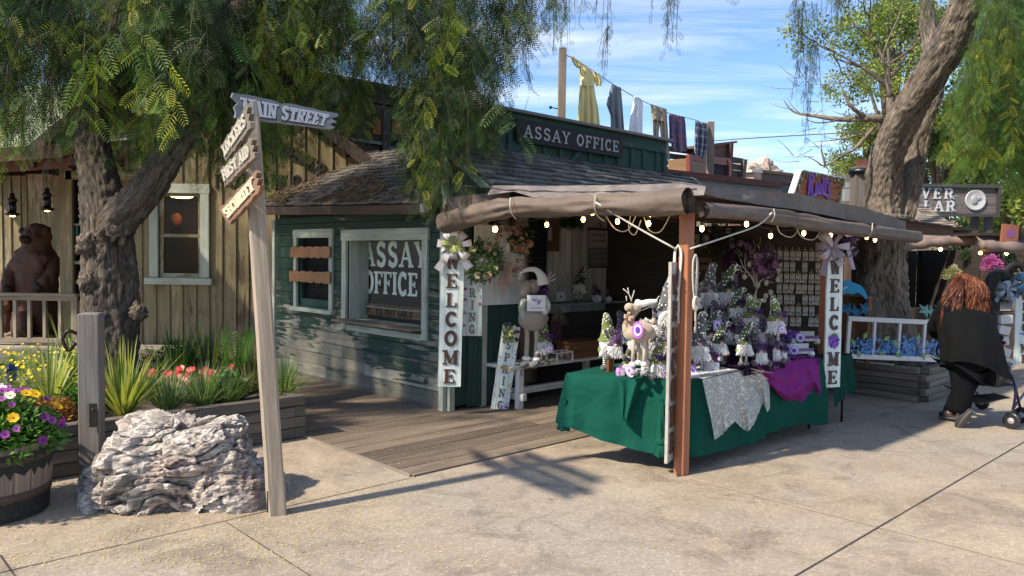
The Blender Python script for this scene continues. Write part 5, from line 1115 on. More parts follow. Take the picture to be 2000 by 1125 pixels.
# ---------------------------------------------------------------- signpost
b0 = G(541,1003); tp_ = Y(487,198,4.72); sp = thing('signpost','leaning weathered wooden signpost with four pointing boards beside the boulder','signpost',b0)
mb = MB((.40,.325,.245)); mb.M = IDM; dv_ = (tp_-b0).normalized(); b1 = b0-dv_*.02; n = 14
pts = [b1.lerp(tp_,i/n) for i in range(n+1)]; ux = V((math.cos(R(22)),math.sin(R(22)),0)); uy = dv_.cross(ux).normalized(); ux = uy.cross(dv_).normalized(); vs = []
for i,p in enumerate(pts):
    w = lerp(.054,.05,i/n)*(1+.06*noise.noise(V((i*.7,0,0)))); h = .05; k_ = .012
    for a,b in ((w,h-k_),(w-k_,h),(-w+k_,h),(-w,h-k_),(-w,-h+k_),(-w+k_,-h),(w-k_,-h),(w,-h+k_)): vs.append(p+ux*a+uy*b)
L = (tp_-b1).length/n; fs = []; uvs = []
for i in range(n):
    for k in range(8): fs.append((i*8+k,i*8+(k+1) % 8,(i+1)*8+(k+1) % 8,(i+1)*8+k)); uvs.append([(i*L,k*.05),(i*L,k*.05+.05),(i*L+L,k*.05+.05),(i*L+L,k*.05)])
fs.append(tuple(range(n*8,n*8+8))); uvs.append([(0,0)]*8); mb.add(vs,fs,uvs,.4,False); mb.build('post','weathered_wood',sp)
mb = MB((.12,.11,.10)); q = b0+V((-.03,-.052,.09)); mb.box(q,(.03,.006,.13),Matrix.Rotation(R(22),3,'Z')); mb.build('base_bracket','metal',sp)
def rag_sign(w,h,seed,pt=0):
    r = random.Random(seed); top = []; bot = []; n = 14
    for i in range(n+1): top.append((w*i/n,h+r.uniform(-.010,.010)-(.012 if i in (5,6) else 0))); bot.append((w*i/n,r.uniform(-.008,.008)))
    e = [(w+r.uniform(.0,.05) * (1 if k % 2 else -.2),h*(k/6)) for k in range(1,6)]
    s = [(r.uniform(-.008,.008)-pt*math.sin(PI*k/6)*0,h*(1-k/4)) for k in range(1,4)]
    return bot+e+top[::-1]+s
def warp_board(C4,dir_xy,d0,txt,col,tcol,seed,label,smat='weathered_wood',shadow=True,lsc=.6,th=.024):
    """board whose corners (left-bottom, right-bottom, right-top, left-top) were measured on the photo; stands in one upright plane"""
    n_ = V((dir_xy[1],-dir_xy[0],0)).normalized(); p0 = Y(*C4[0],d0); c = n_.dot(p0); P = [hit(x,y,n_,c) for x,y in C4]
    if n_.dot(CP-p0) < 0: n_ = -n_
    r = random.Random(seed)
    def mp(u,v,w=0): return P[0].lerp(P[1],u).lerp(P[3].lerp(P[2],u),v)+n_*w
    k = 16; ol = [(i/k,r.uniform(-.05,.05)*(.4 if seed == 3 else 1)) for i in range(k+1)]+[(1+(.03 if j % 2 else -.04)*r.uniform(.4,1.4),j/6) for j in range(1,6)]+[(1-i/k,1+r.uniform(-.06,.06)*(.4 if seed == 3 else 1)-(.1 if i in (9,) else 0)) for i in range(k+1)]+[(r.uniform(-.03,.04),1-j/5) for j in range(1,5)]
    mb = MB(col); m = len(ol); vs = [mp(u,v,-th) for u,v in ol]+[mp(u,v,0) for u,v in ol]
    fs = [tuple(range(m))[::-1],tuple(range(m,2*m))]+[(i,(i+1) % m,m+(i+1) % m,m+i) for i in range(m)]; W_ = (P[1]-P[0]).length; H_ = (P[3]-P[0]).length; UV = [(u*W_,v*H_) for u,v in ol]*2
    mb.add(vs,fs,[[UV[q] for q in f] for f in fs],.5,False); o = mb.build('sign_board',smat,sp,label=label)
    def txtb(colr,dx,dy,z,nm,mt,hv):
        t = MB(colr); hh = lsc*H_; tw = text_w(txt,.07)*hh; letters(t,txt,hh,(.08+dx)*W_,((1-lsc)/2+dy)*H_,.005,hv,.13,sx=.84*W_/tw,sp=.07,z0=0)
        v2 = [mp(v[0]/W_,v[1]/H_,z+v[2]) for v in t.v]; t.v = [tuple(v) for v in v2]; t.build(nm,mt,o)
    if shadow: txtb((.06,.06,.065),.012,-.07,.0005,'letter_shadow','matt',.26)
    txtb(tcol,0,0,.004,'lettering','satin_paint',.19)
warp_board([(459,229),(645,253),(660,222),(455,180)],(.80,.62),4.62,'MAIN STREET',(.23,.245,.27),(.50,.52,.53),3,'long grey board lettered MAIN STREET',lsc=.66)
for txt,C4,d,col,tc_,sd in (('LOCKERS',[(441,316),(489,248),(482,203),(430,288)],4.84,(.15,.13,.10),(.46,.43,.36),5),('FIRST AID',[(438,366),(497,306),(491,268),(429,332)],4.83,(.17,.14,.105),(.46,.43,.36),8),('SECURITY',[(448,438),(507,372),(499,332),(428,410)],4.82,(.22,.125,.075),(.62,.52,.36),11)):
    warp_board(C4,(.48,-.88),d,txt,col,tc_,sd,'short weathered board lettered '+txt,shadow=False,lsc=.56)
# ================================================================ the market stall
def bow(mb,c,r,cols,n=8,w=.35,fr=None,tails=2,seed=0):
    """ribbon bow: loops of ribbon round a knot, tails hanging"""
    rs = random.Random(seed); F = fr or IDM; base = mb.M; mb.M = base @ Matrix.Translation(c) @ F if fr else base @ Matrix.Translation(c)
    for k in range(n):
        a = 2*PI*k/n+rs.uniform(-.2,.2); d = V((math.cos(a),0,math.sin(a))); s = V((-math.sin(a),0,math.cos(a))); L = r*rs.uniform(.75,1.1); ww = r*w*rs.uniform(.7,1); off = rs.uniform(-.25,.05)*r; mb.col = cols[k % len(cols)]
        mb.grid(lambda u,v: d*L*math.sin(PI*u)*.98+V((0,-1,0))*(r*.38*math.sin(2*PI*u)-off)+s*ww*(v-.5)*(.35+.9*math.sin(PI*u)),10,2)
    for k in range(tails):
        a = -PI/2+(-.55 if k % 2 else .55)*rs.uniform(.5,1.3); d = V((math.cos(a),0,math.sin(a))); s = V((-math.sin(a),0,math.cos(a))); L = r*rs.uniform(1.1,1.7); mb.col = cols[k % len(cols)]
        mb.grid(lambda u,v: d*L*u+V((0,-1,0))*(.08*r*math.sin(7*u+k))+s*r*w*.7*(v-.5)*(1+.3*u),8,2)
    mb.ell((0,-r*.12,0),(r*.16,r*.16,r*.16),8,6,nz=.3); mb.M = base
def fluff(mb,c,r,n,cols,seed=0,flat=1):
    """puff of crumpled net: many small curled pieces"""
    rs = random.Random(seed); c = V(c)
    for i in range(n):
        d = V((rs.gauss(0,1),rs.gauss(0,1)*flat,rs.gauss(0,1))).normalized(); p = c+V((d.x*r[0],d.y*r[1],d.z*r[2]))*rs.uniform(.2,.8); a = d.orthogonal().normalized(); b = d.cross(a); q = sum(r)/3*rs.uniform(.35,.6); mb.col = rs.choice(cols); t = rs.uniform(0,6)
        a,b = a*math.cos(t)+b*math.sin(t),b*math.cos(t)-a*math.sin(t)
        mb.grid(lambda u,v: p+a*q*(u-.5)+b*q*(v-.5)*.8+d*q*.35*math.sin(5*u+3*v+t),3,3)
def beard(mb,c,w,h,d=.05,n=190,cols=((.72,.70,.68),(.8,.79,.78),(.6,.58,.56)),seed=0):
    rs = random.Random(seed); c = V(c); mb.col = cols[0]; mb.ell(c+V((0,d*.15,-h*.42)),(w*.43,d*.8,h*.46),12,8,nz=.2)
    for i in range(n):
        a = rs.uniform(-1.25,1.25); k = rs.random(); s = c+V((math.sin(a)*w*.28*(.6+k),-math.cos(a)*d*.75,-h*.75*k)); dd = V((math.sin(a)*.9,-math.cos(a)*.35,-.9-.3*k)).normalized(); L = h*rs.uniform(.22,.42); sd = V((math.cos(a),math.sin(a)*.4,0))*w*.028; mb.col = rs.choice(cols)
        mb.add([s-sd,s+sd,s+dd*L*.6+sd*.7+V((0,-.006,0)),s+dd*L,s+dd*L*.6-sd*.7+V((0,-.006,0))],[(0,1,2,3,4)],smooth=False)
def gnome(name,label,hatc,dotc,fl,pose='stand',tagc=None,seed=0,legc=(.12,.22,.05),hat=(.0,.34,.03),grp=None):
    """plush gnome facing -Y, base at the origin"""
    rs = random.Random(seed); t = thing(name,label,'plush gnome',(0,0,0),0,grp)
    lh = .12 if pose == 'stand' else .02
    if pose == 'stand':
        for sx in (-1,1):
            mb = MB(); n = 12
            for i in range(n): mb.col = legc if i % 2 else (.75,.75,.7); mb.tube([(sx*.028,0,.02+.11*i/n),(sx*.028,0,.02+.11*(i+1)/n)],.0135,8)
            mb.build('leg','cloth',t); mb = MB((.07,.07,.07)); mb.ell((sx*.034,-.015,.022),(.03,.042,.024),10,7); mb.build('foot','fur',t)
    else:
        for sx in (-1,1):
            mb = MB()
            for i in range(7): mb.col = legc if i % 2 else (.75,.75,.7); mb.tube([(sx*(.04+.006*i),-.03-.011*i,.025),(sx*(.046+.006*i),-.041-.011*i,.024)],.013,8)
            mb.build('leg','cloth',t); mb = MB((.07,.07,.07)); mb.ell((sx*.09,-.115,.03),(.026,.03,.034),10,7); mb.build('foot','fur',t)
    mb = MB((.05,.045,.06)); mb.ell((0,.01,lh+.06),(.062,.05,.075),14,10,nz=.15); mb.build('body','cloth',t)
    for sx in (-1,1):
        mb = MB(legc); P = [(sx*.05,0,lh+.09),(sx*.085,-.02,lh+.06),(sx*.08,-.05,lh+.02)]; mb.tube(cat(P,3),.012,7); mb.col = (.75,.74,.7); mb.ell(P[2],.017,8,6); mb.build('arm','cloth',t)
    mb = MB(); beard(mb,(0,-.03,lh+.145),.20,.15,.06,210,seed=seed); mb.build('beard','fur',t)
    mb = MB((.62,.33,.27)); mb.ell((0,-.085,lh+.135),(.017,.015,.015),9,7); mb.build('nose','skin',t)
    # hat: a cone that bends over
    zx,H,cr = hat; b = V((0,0,lh+.13)); H *= .70; P = [b,b+V((0,.0,H*.3)),b+V((zx*.35,.0,H*.6)),b+V((zx*.9,-cr,H*.86)),b+V((zx*1.5,-cr*2,H*.98)),b+V((zx*2.2,-cr*2.4,H*.88))]; P = cat(P,4); rad = [lerp(.076,.014,(i/(len(P)-1))**.75) for i in range(len(P))]
    mb = MB(hatc); mb.tube(P,rad,14); mb.lathe([(.08,-.012),(.085,0),(.076,.012)],14,b,cap=False)
    mb.col = dotc
    for i in range(58):
        f = rs.random()**1.1*.96; j = f*(len(P)-1); k = min(int(j),len(P)-2); p = P[k].lerp(P[k+1],j-k); r = lerp(rad[k],rad[k+1],j-k); tt = (P[k+1]-P[k]).normalized(); a = 2.399*i; n1 = tt.orthogonal().normalized(); d = n1*math.cos(a)+tt.cross(n1)*math.sin(a)
        q = d.to_track_quat('Z','Y').to_matrix(); mb.ell(p+d*r*.97,(.0085,.0085,.004),7,4,rot=q)
    mb.build('hat','cloth',t)
    mb = MB(); fluff(mb,(.02,-.05,lh+.185),(.10,.05,.05),22,fl,seed); mb.build('net_bow','tulle',t)
    if tagc:
        mb = MB((.45,.28,.62)); fr = Matrix.Translation((.035,-.118,lh+.05)) @ Matrix.Rotation(.3,4,'X') @ Matrix.Rotation(.15,4,'Y'); mb.M = fr @ Matrix.Rotation(PI/2,4,'X')
        mb.prism([(-.028,-.038),(.028,-.038),(.028,.038),(-.028,.038)],0,.002); mb.col = (.78,.72,.8); mb.prism([(.02*math.cos(a),.028*math.sin(a)) for a in [2*PI*k/14 for k in range(14)]],.003,.004); mb.col = (.16,.05,.34); mb.prism([(.009*math.cos(a),.014*math.sin(a)) for a in [2*PI*k/10 for k in range(10)]],.005,.006); mb.build('tag','paper',t)
    return t
AWZ = 2.02
def wrink(p,a=.012,s=5): return noise.noise(V((p[0]*s,p[1]*s,p[2]*s)))*a
def patch(fn,nu,nv,col,mb,amp=.014,sc=4.5,nrm=None):
    """cloth between measured curves, with creases"""
    def f(u,v):
        p = V(fn(u,v)); n = nrm or V((0,-1,0)); e = abs(noise.noise(V((p.x*sc,p.y*sc,p.z*sc*2.2))))-.2+.5*noise.noise(V((p.x*sc*2.3,p.y*sc*2.3,p.z*6+4))); return p+n*amp*e*2
    mb.col = col; mb.grid(f,nu,nv)
st = thing('market_stall','open-fronted market stall with brown rolled canvas awning on reddish timber posts','market stall',Wp(-.08,-2.95),ANG)
# posts
pA = G(1334,929); pB = G(1608,826)
for p,h,lb in ((pA,2.02,'front corner post, sunlit orange-red timber'),(pB,1.98,'darker red post at the right, beside the blackberry sign'),(Wp(5.45,-2.15),1.95,'far right post, dark')):
    q = loc(p); mb = MB((.40,.15,.07),LOC); mb.box((q[0]+.02,q[1]+.03,h/2),(.083,.083,h),bev=.006); mb.build('post','smooth_wood',st,label=lb)
mb = MB((.10,.05,.03),LOC); mb.box((2.65,-2.9,1.99),(6.0,.04,.12)); mb.box((-.1,-1.5,2.03),(.04,2.8,.12))
for i in range(9): mb.beam((.1+i*.68,-2.9,2.0),(.1+i*.68,-.3,2.12),.04,.08)
mb.build('rafters','dark_wood',st)
# canvas roof
CC = (.088,.070,.060)
mb = MB(CC); patch(lambda u,v: Wp(lerp(-.24,5.75,u),lerp(-3.06,-.45,v),lerp(2.085-.012*(u*6),2.26-.012*(u*6),v)-.04*math.sin(PI*v)+.02*math.sin(u*28)*math.sin(PI*v)),60,16,CC,mb,nrm=Z3)
mb.build('canopy','canvas',st)
def S_(x,y): return S(x,y,-.23)
def T_f(x,y): return T(x,y,-3.08)
# left valance
top = [(962,362),(1060,363),(1160,362),(1260,360),(1320,358),(1378,364)]; bot = [(952,381),(1003,374),(1040,385),(1160,390),(1260,386),(1375,381)]
def pc_(pts,f,u):
    j = u*(len(pts)-1); i = min(int(j),len(pts)-2); a,b = pts[i],pts[i+1]; return f(lerp(a[0],b[0],j-i),lerp(a[1],b[1],j-i))
mb = MB(); patch(lambda u,v: pc_(top,S_,u).lerp(pc_(bot,S_,u),v)+V3*0,50,6,(.19,.165,.165),mb,.008,5,-U3); mb.build('left_valance','canvas',st)
top = [(1376,364),(1400,366),(1470,372),(1560,378),(1640,396),(1700,408),(1772,433)]; bot = [(1372,378),(1400,386),(1470,398),(1560,410),(1640,426),(1700,437),(1768,452)]
mb = MB(); patch(lambda u,v: pc_(top,T_f,u).lerp(pc_(bot,T_f,u),v),60,8,(.13,.112,.105),mb,.022,4,V3); mb.build('front_valance','canvas',st)
# canvas end hanging beside the green gable
q4 = [T(877,386,-.35),T(990,372,-.95),T(1005,398,-1.0),T(876,440,-.35)]
mb = MB(); patch(lambda u,v: q4[0].lerp(q4[1],u).lerp(q4[3].lerp(q4[2],u),v),16,10,(.12,.095,.08),mb,.015,5,-U3); mb.build('end_flap','canvas',st)
# rolled curtains
def roll(name,pts,rad,n,seed,col=CC,ties=()):
    mb = MB(col); Q = cat(pts,16); m = len(Q); vs = []; acc = 0; nrm = V((0,0,1)); fs = []; uvs = []; rr = []
    for i,p in enumerate(Q):
        t = (Q[min(i+1,m-1)]-Q[max(i-1,0)]).normalized(); nn = (nrm-t*nrm.dot(t)).normalized(); bn = t.cross(nn); j = i/(m-1)*(len(rad)-1); k_ = min(int(j),len(rad)-2); r = lerp(rad[k_],rad[k_+1],j-k_)
        pin = min([1]+[abs(i/(m-1)-c) for c in ties]); r *= 1-.22*math.exp(-(pin/.018)**2)
        for k in range(n):
            a = 2*PI*k/n; e = noise.noise(V((i*.06+seed,math.cos(a)*1.6,math.sin(a)*1.6)))*.20+.10*noise.noise(V((i*.22+seed,math.cos(a)*4,math.sin(a)*4)))+math.exp(-(pin/.10)**2)*.16*math.sin(a*7+i*.1)+.04*abs(noise.noise(V((i*.3,a*3,seed)))); vs.append(p+(nn*math.cos(a)+bn*math.sin(a))*r*(1+e))
    for i in range(m-1):
        for k in range(n): q = (k+1) % n; fs.append((i*n+k,i*n+q,(i+1)*n+q,(i+1)*n+k))
    mb.add(vs,fs,None,.5,True)
    for e_,sg in ((0,1),(m-1,-1)):   # spiral ends
        t = (Q[min(e_+1,m-1)]-Q[max(e_-1,0)]).normalized(); nn = (nrm-t*nrm.dot(t)).normalized(); bn = t.cross(nn); r0 = rad[0 if e_ == 0 else -1]*.97
        def sp_(u,v): a = u*6*PI; r = r0*(1-.75*u); return Q[e_]+(nn*math.cos(a)+bn*math.sin(a))*r+t*sg*(.0+.06*v)
        mb.grid(sp_,60,1)
        mb.col = (.03,.024,.02); mb.lathe([(r0*.98,.05),(0,.055)],20,Q[e_],axis=Matrix((nn,bn,t*sg)).transposed(),cap=False); mb.col = col
    return mb.build(name,'canvas',st)
roll('rolled_curtain',[S(868,436,-.26),S(930,419,-.28),S(1000,404,-.28),S(1090,404,-.28),S(1165,401,-.28),S(1260,399,-.28),S(1345,392,-.28)],[.098,.092,.088,.08,.078,.080,.084,.088],30,3,(.125,.094,.074),ties=(.33,.66))
roll('rolled_curtain',[T(1374,410,-3.1),T(1450,415,-3.1),T(1530,425,-3.1),T(1613,440,-3.1),T(1700,452,-3.1),T(1790,463,-3.1)],[.052,.055,.060,.062,.064,.066],30,9,(.13,.10,.088),ties=(.45,.8))
# ropes
mb = MB((.55,.52,.45)); 
for pts in ([S(1163,382,-.38),S(1161,400,-.38),S(1166,420,-.3),S(1180,432,-.15)],[S(997,386,-.40),S(996,400,-.42),S(1000,418,-.38),S(1008,428,-.3)],[T(1511,408,-3.18),T(1513,420,-3.18),T(1506,434,-3.15)],[T(1704,436,-3.17),T(1703,450,-3.18),T(1698,462,-3.15)]): mb = MB((.55,.52,.45)); mb.tube(cat(pts,5),.005,6); mb.build('tie_rope','rope',st)
mb = MB((.55,.52,.45)); mb.tube(cat([S(1163,395,-.38),S(1240,442,-.25),S(1321,487,-.15)],4),.0075,7); mb.build('tie_rope','rope',st); mb = MB((.55,.52,.45)); mb.tube(cat([T(1348,486,-3.0),T(1420,462,-3.08),T(1480,440,-3.12),T(1508,415,-3.17)],4),.0065,7); mb.build('tie_rope','rope',st)
for pts in ([S(1180,415,0),S(1200,446,0),S(1225,450,0),S(1243,420,0)],[S(1232,418,.05),S(1228,448,.05),S(1240,458,.05),S(1252,430,.05)],[S(1258,425,0),S(1268,450,0),S(1290,452,0),S(1312,414,0)],[T(1516,432,-3),T(1524,455,-3),T(1548,462,-3),T(1566,436,-3)],[T(1554,440,-3),T(1565,462,-3),T(1588,468,-3),T(1605,450,-3)]): mb = MB((.55,.52,.45)); mb.tube(cat(pts,6),.0045,6); mb.build('tie_rope','rope',st)
def rope_coil(name,label,fr,top,bot,seed):
    t = thing(name,label,'rope',fr.translation,0,'rope coils on the front post'); mb = MB((.60,.56,.48),fr); rs = random.Random(seed); H = top
    for k in range(4):
        w = .020+.004*k; P = [(0,0,.008+k*.002),(w,-.06,.01),(w*.8,-.22,.012),(.004*k,-.36,.012),(-w*.8,-.22,.01),(-w,-.06,.01),(0,0,.008)]; mb.tube(cat(P,6),.0052,6)
    for k in range(3): a0 = k*.004; mb.tube(cat([(math.cos(a)*.028-.004,-.36+math.sin(a)*.05,.018+k*.006) for a in [j*PI/4 for j in range(9)]],3),.0055,6)
    for k in range(3): mb.tube(cat([(.0+.006*k,-.30,.014),(.012+.004*k,-.42,.012),(.014+.003*k,-.5-.03*k,.012)],4),.005,6)
    for k in range(7): mb.tube([(.014+.002*k-.006,-.53,.012),(.006+.004*k,-.575,.012)],.002,4)
    mb.build('coil','rope',t); return t
fA = frame(S(1326,478,loc(pA)[0]-.035),-V3,-U3); rope_coil('rope_coil','pale rope coil hanging on the sunlit left face of the front post',fA,0,0,1)
qa = loc(pA); fB = frame(Wp(qa[0]+.045,qa[1]-.022,S(1345,478,0).z*0+1.63),U3,-V3); rope_coil('rope_coil','pale rope coil hanging on the shaded right face of the front post',fB,0,0,2)
# banner sign above the awning
kn = thing('farm_sign','square red-brown plank sign with purple lettering and green vine border, standing on the awning','sign',T(1590,408,-3.0),ANG)
c1,c2,c3,c4 = T(1543,402,-3.0),T(1634,413,-3.0),T(1650,349,-3.0),T(1566,333,-3.0)
def bil(u,v,w=0): return c1.lerp(c2,u).lerp(c4.lerp(c3,u),v)-V3*w
mb = MB((.33,.085,.03)); 
for k in range(6): v0 = k/6+.004; v1 = (k+1)/6-.004; mb.add([bil(0,v0,.0),bil(1,v0,.0),bil(1,v1,.0),bil(0,v1,.0),bil(0,v0,-.03),bil(1,v0,-.03),bil(1,v1,-.03),bil(0,v1,-.03)],[(0,1,2,3),(7,6,5,4),(0,4,5,1),(2,6,7,3)],[[(0,0),(.5,0),(.5,.07),(0,.07)]]*4,None,False)
mb.build('panel','smooth_wood',kn)
mb = MB((.75,.75,.73)); mb.beam(bil(-.012,0,-.02),bil(-.012,1,-.02),.05,.02,up=U3); mb.beam(bil(0,1.01,-.02),bil(1,1.01,-.02),.05,.012); mb.build('edge','satin_paint',kn)
mb = MB()
for i in range(170):
    k = random.random(); 
    if k < .55: u,v = random.random(),1-abs(random.gauss(0,.13))
    elif k < .8: u,v = 1-abs(random.gauss(0,.05)),random.uniform(.2,1)
    else: u,v = abs(random.gauss(0,.05)),random.uniform(.45,1)
    u = min(max(u,.03),.97); v = min(max(v,.03),.97); p = bil(u,v,.006+random.uniform(0,.008)); a = random.uniform(0,6); s = .02; x = U3*math.cos(a)+Z3*math.sin(a); y = U3*-math.sin(a)+Z3*math.cos(a); mb.col = random.choice([(.08,.12,.05),(.12,.16,.07),(.05,.08,.03),(.14,.17,.09),(.22,.05,.04),(.5,.4,.3)] if random.random() < .25 else [(.07,.11,.05),(.11,.15,.07)]); mb.add([p-x*s,p-y*s*.5,p+x*s,p+y*s*.5],[(0,1,2,3)])
mb.build('vine_border','matt',kn)
def text_on(parent,txt,ctr,h,x,z,col,mat='satin_paint',sx=1,hv=.2,lt=.12,sp=.06,name='lettering',bend=None,rise=0,depth=.003,serif=.17):
    mb = MB(col,frame(ctr,x,z)); letters(mb,txt,h,0,-h/2,depth,hv,lt,sx=sx,sp=sp,z0=.002,center=True,bend=bend,rise=rise,serif=serif); return mb.build(name,mat,parent)
def arch(u): return .0
mb = MB((.13,.03,.32)); cen = bil(.5,.55,.008); xx = (bil(1,.5)-bil(0,.5)).normalized(); wd = (bil(1,.5)-bil(0,.5)).length; F_ = frame(cen,xx,-V3)
mb.M = F_; letters(mb,'K',.19,-wd*.30,-.07,.004,.22,.12,sx=.8,sp=.02,serif=.1,z0=.003,slant=.12); letters(mb,"nott's",.155,-wd*.14,-.045,.004,.2,.12,sx=.72,sp=.02,serif=0,z0=.003,slant=.1)
mb.prism([(x,-.085+.045*math.cos(x*9)-.0) for x in [i*.02-.16 for i in range(17)]][::1]+[(x,-.055+.045*math.cos(x*9)) for x in [.16-i*.02 for i in range(17)]],.003,.006); mb.build('lettering','satin_paint',kn)
mb = MB((.30,.17,.50),F_); mb.prism([(x,-.078+.045*math.cos(x*9)) for x in [i*.02-.14 for i in range(15)]]+[(x,-.063+.045*math.cos(x*9)) for x in [.14-i*.02 for i in range(15)]],.0065,.008); mb.build('banner_highlight','satin_paint',kn)
# ---------------------------------------------------------------- tall signs
def berry(mb,c,r,F_,n=36):
    mb.M = F_
    for i in range(n):
        a = 2.399*i; q = math.sqrt(i/n); x = q*math.cos(a)*r; y = q*math.sin(a)*r*1.15; mb.col = random.choice([(.12,.03,.32),(.18,.05,.42),(.09,.02,.25),(.24,.09,.5)]); mb.ell((c[0]+x*(1-.15*(y < 0)),c[1]+y,.006),(r*.2,r*.2,.008),8,5)
def tall_sign(name,label,tl,tr,bl,br,d0,dx,txt,ink,lh,board_c,mat='sign_white',berry_at=None,deco=None,grp=None,hv=.24,lt=.10,th=.02,d1=None,lsx=1.0,x0=0,batt=True):
    n_ = V((dx[1],-dx[0],0)).normalized(); p0 = Y(*bl,d0)
    a = hit(*bl,n_,n_.dot(p0)); b = hit(*br,n_,n_.dot(p0)); c = hit(*tr,n_,n_.dot(p0)); d = hit(*tl,n_,n_.dot(p0))
    if n_.dot(CP-a) < 0: n_ = -n_
    t = thing(name,label,'sign',a.lerp(b,.5)); w = (b-a).length; h = (d-a).length; x = (b-a).normalized(); F_ = frame(a,x,n_); F_ = frame(a,(b-a),n_)
    # follow the measured lean
    up = ((d-a)+(c-b)).normalized(); x = (x-up*x.dot(up)).normalized(); F_ = Matrix((x,up,x.cross(up))).transposed().to_4x4(); F_.translation = a; w = (w+(c-d).length)/2
    mb = MB(board_c,F_)
    for k in range(4 if batt else 1): q = 4 if batt else 1; mb.prism([(px*1.0+w*k/q,py) for px,py in ragged(w/q-.0012,h,14,.0016,5)],-th,random.uniform(-.001,0)); 
    mb.build('board',mat,t)
    n = len(txt); mb = MB(ink,F_); top = h*(1-x0); pitch = top/(n+.15)
    for i,ch in enumerate(txt):
        cy = top-pitch*(i+.6)
        if ch == '*': m2 = MB((.6,.6,.6),F_); m2.prism([(w*.13,cy-pitch*.36),(w*.87,cy-pitch*.36),(w*.87,cy+pitch*.42),(w*.13,cy+pitch*.42)],.001,.002); 
        if ch == '*': m2.build('picture_panel','satin_paint',t); m3 = MB(); berry(m3,(w/2,cy-pitch*.02),w*.34,F_,48); m3.col = (.06,.14,.03); m3.M = F_; m3.prism([(w*.3,cy+pitch*.30),(w*.5,cy+pitch*.22),(w*.7,cy+pitch*.32),(w*.55,cy+pitch*.40),(w*.45,cy+pitch*.40)],.012,.016); m3.build('blackberry_picture','satin_paint',t); continue
        lhh = pitch*lh; s_ = w*.66*lsx/(GL[ch][0]*lhh) if GL[ch][0] > .5 else lsx*.8; s_ = min(s_,1.25*lsx); letters(mb,ch,lhh,w/2,cy-lhh/2,.007,hv,lt,sx=s_,center=True,z0=.0015)
    mb.build('lettering','satin_paint',t)
    if deco: deco(t,F_,w,h)
    return t,F_,w,h
INK = (.07,.03,.016)
t,F_,w,h = tall_sign('welcome_sign','tall white WELCOME board with brown letters hanging on the green building corner',(864,480),(908,480),(855,755),(901,757),7.48,(1,.12),'WELCOME',INK,.74,(.5,.45,.38),x0=.03)
b_ = thing('ribbon_bow','green and gingham ribbon bow on top of the left WELCOME board','bow',F_ @ V((w/2,h*.98,.03)))
mb = MB(); bow(mb,F_ @ V((w*.5,h+.0,.04)),.17,[(.62,.58,.60),(.45,.42,.46),(.7,.68,.68)],9,.45,tails=3,seed=2); bow(mb,F_ @ V((w*.5,h+.01,.09)),.115,[(.26,.30,.08),(.34,.38,.13),(.20,.24,.06)],9,.4,tails=3,seed=4); mb.build('loops','cloth',b_)
t,F_,w,h = tall_sign('welcome_sign','tall white WELCOME board with a blackberry for its O, on the right stall post',(1618,478),(1648,478),(1610,757),(1641,760),7.15,(.97,.26),'WELC*ME',(.05,.03,.028),.74,(.5,.45,.38),x0=.08)
b_ = thing('ribbon_bow','dark purple feathery bow with gingham tails on top of the blackberry WELCOME board','bow',F_ @ V((w/2,h*.98,.03)))
mb = MB(); bow(mb,F_ @ V((w*.1,h-.02,.02)),.17,[(.40,.36,.40),(.2,.17,.2)],6,.4,tails=2,seed=5); fluff(mb,F_ @ V((w*.95,h*1.0,.03)),(.15,.07,.17),40,[(.035,.008,.04),(.06,.015,.07),(.10,.03,.10)],3)
mb.col = (.3,.24,.3); mb.grid(lambda u,v: F_ @ V((w*(.8+.45*u+(v-.5)*.25),h*(1-.17*u),.09)),6,2); mb.build('loops','cloth',b_)
# edge-on sign leaning at the front post
a = Y(1303,906,5.50); t = thing('welcome_sign','white plank sign seen nearly edge-on, fixed against the left of the front post','sign',a)
F_ = frame(a,(.46,.89,0),(.89,-.46,0)); mb = MB((.40,.38,.34),F_); H = 1.46; 
mb.prism(ragged(.17,H,20,.003,5),-.022,0); mb.build('board','weathered_wood',t)
mb = MB(INK,F_)
for i,ch in enumerate('WELCOME'): letters(mb,ch,.145,.085,H-.235-i*.193,.012,.24,.1,sx=.8,center=True,z0=.001)
mb.build('lettering','satin_paint',t)
def spring_deco(seed):
    def f(t,F_,w,h):
        rs = random.Random(seed); mb = MB(M=F_)
        for k in range(26):
            x = rs.choice((w*.1,w*.9))+rs.uniform(-.01,.012); y = rs.uniform(.02,h*.85); c = rs.choice([(.30,.03,.20),(.45,.45,.55),(.55,.42,.15),(.35,.4,.45),(.42,.05,.30)])
            r = rs.uniform(.008,.02)
            if k % 3: 
                a = rs.uniform(0,6); mb.col = (.4,.42,.5); mb.prism([(x+math.cos(a)*r*1.8,y+math.sin(a)*r*1.8),(x-math.sin(a)*r*.4,y+math.cos(a)*r*.4),(x-math.cos(a)*r,y-math.sin(a)*r),(x+math.sin(a)*r*.4,y-math.cos(a)*r*.4)],.0012,.002+.0001*k)
            else: mb.col = c; mb.prism([(x+r*(1+.3*math.cos(5*a))*math.cos(a),y+r*(1+.3*math.cos(5*a))*math.sin(a)) for a in [2*PI*j/15 for j in range(15)]],.0012,.003+.0001*k)
        mb.build('painted_flowers','paper',t)
    return f
SI = (.10,.10,.11); WB = (.62,.62,.64)
t,F1,w1,h1 = tall_sign('spring_sign','white SPRING board with painted flowers hanging behind the left WELCOME board',(905,500),(943,500),(902,656),(943,657),7.85,(1,.1),'SPRING',SI,.72,WB,deco=spring_deco(3),hv=.13,lt=.09,lsx=.75,x0=.06)
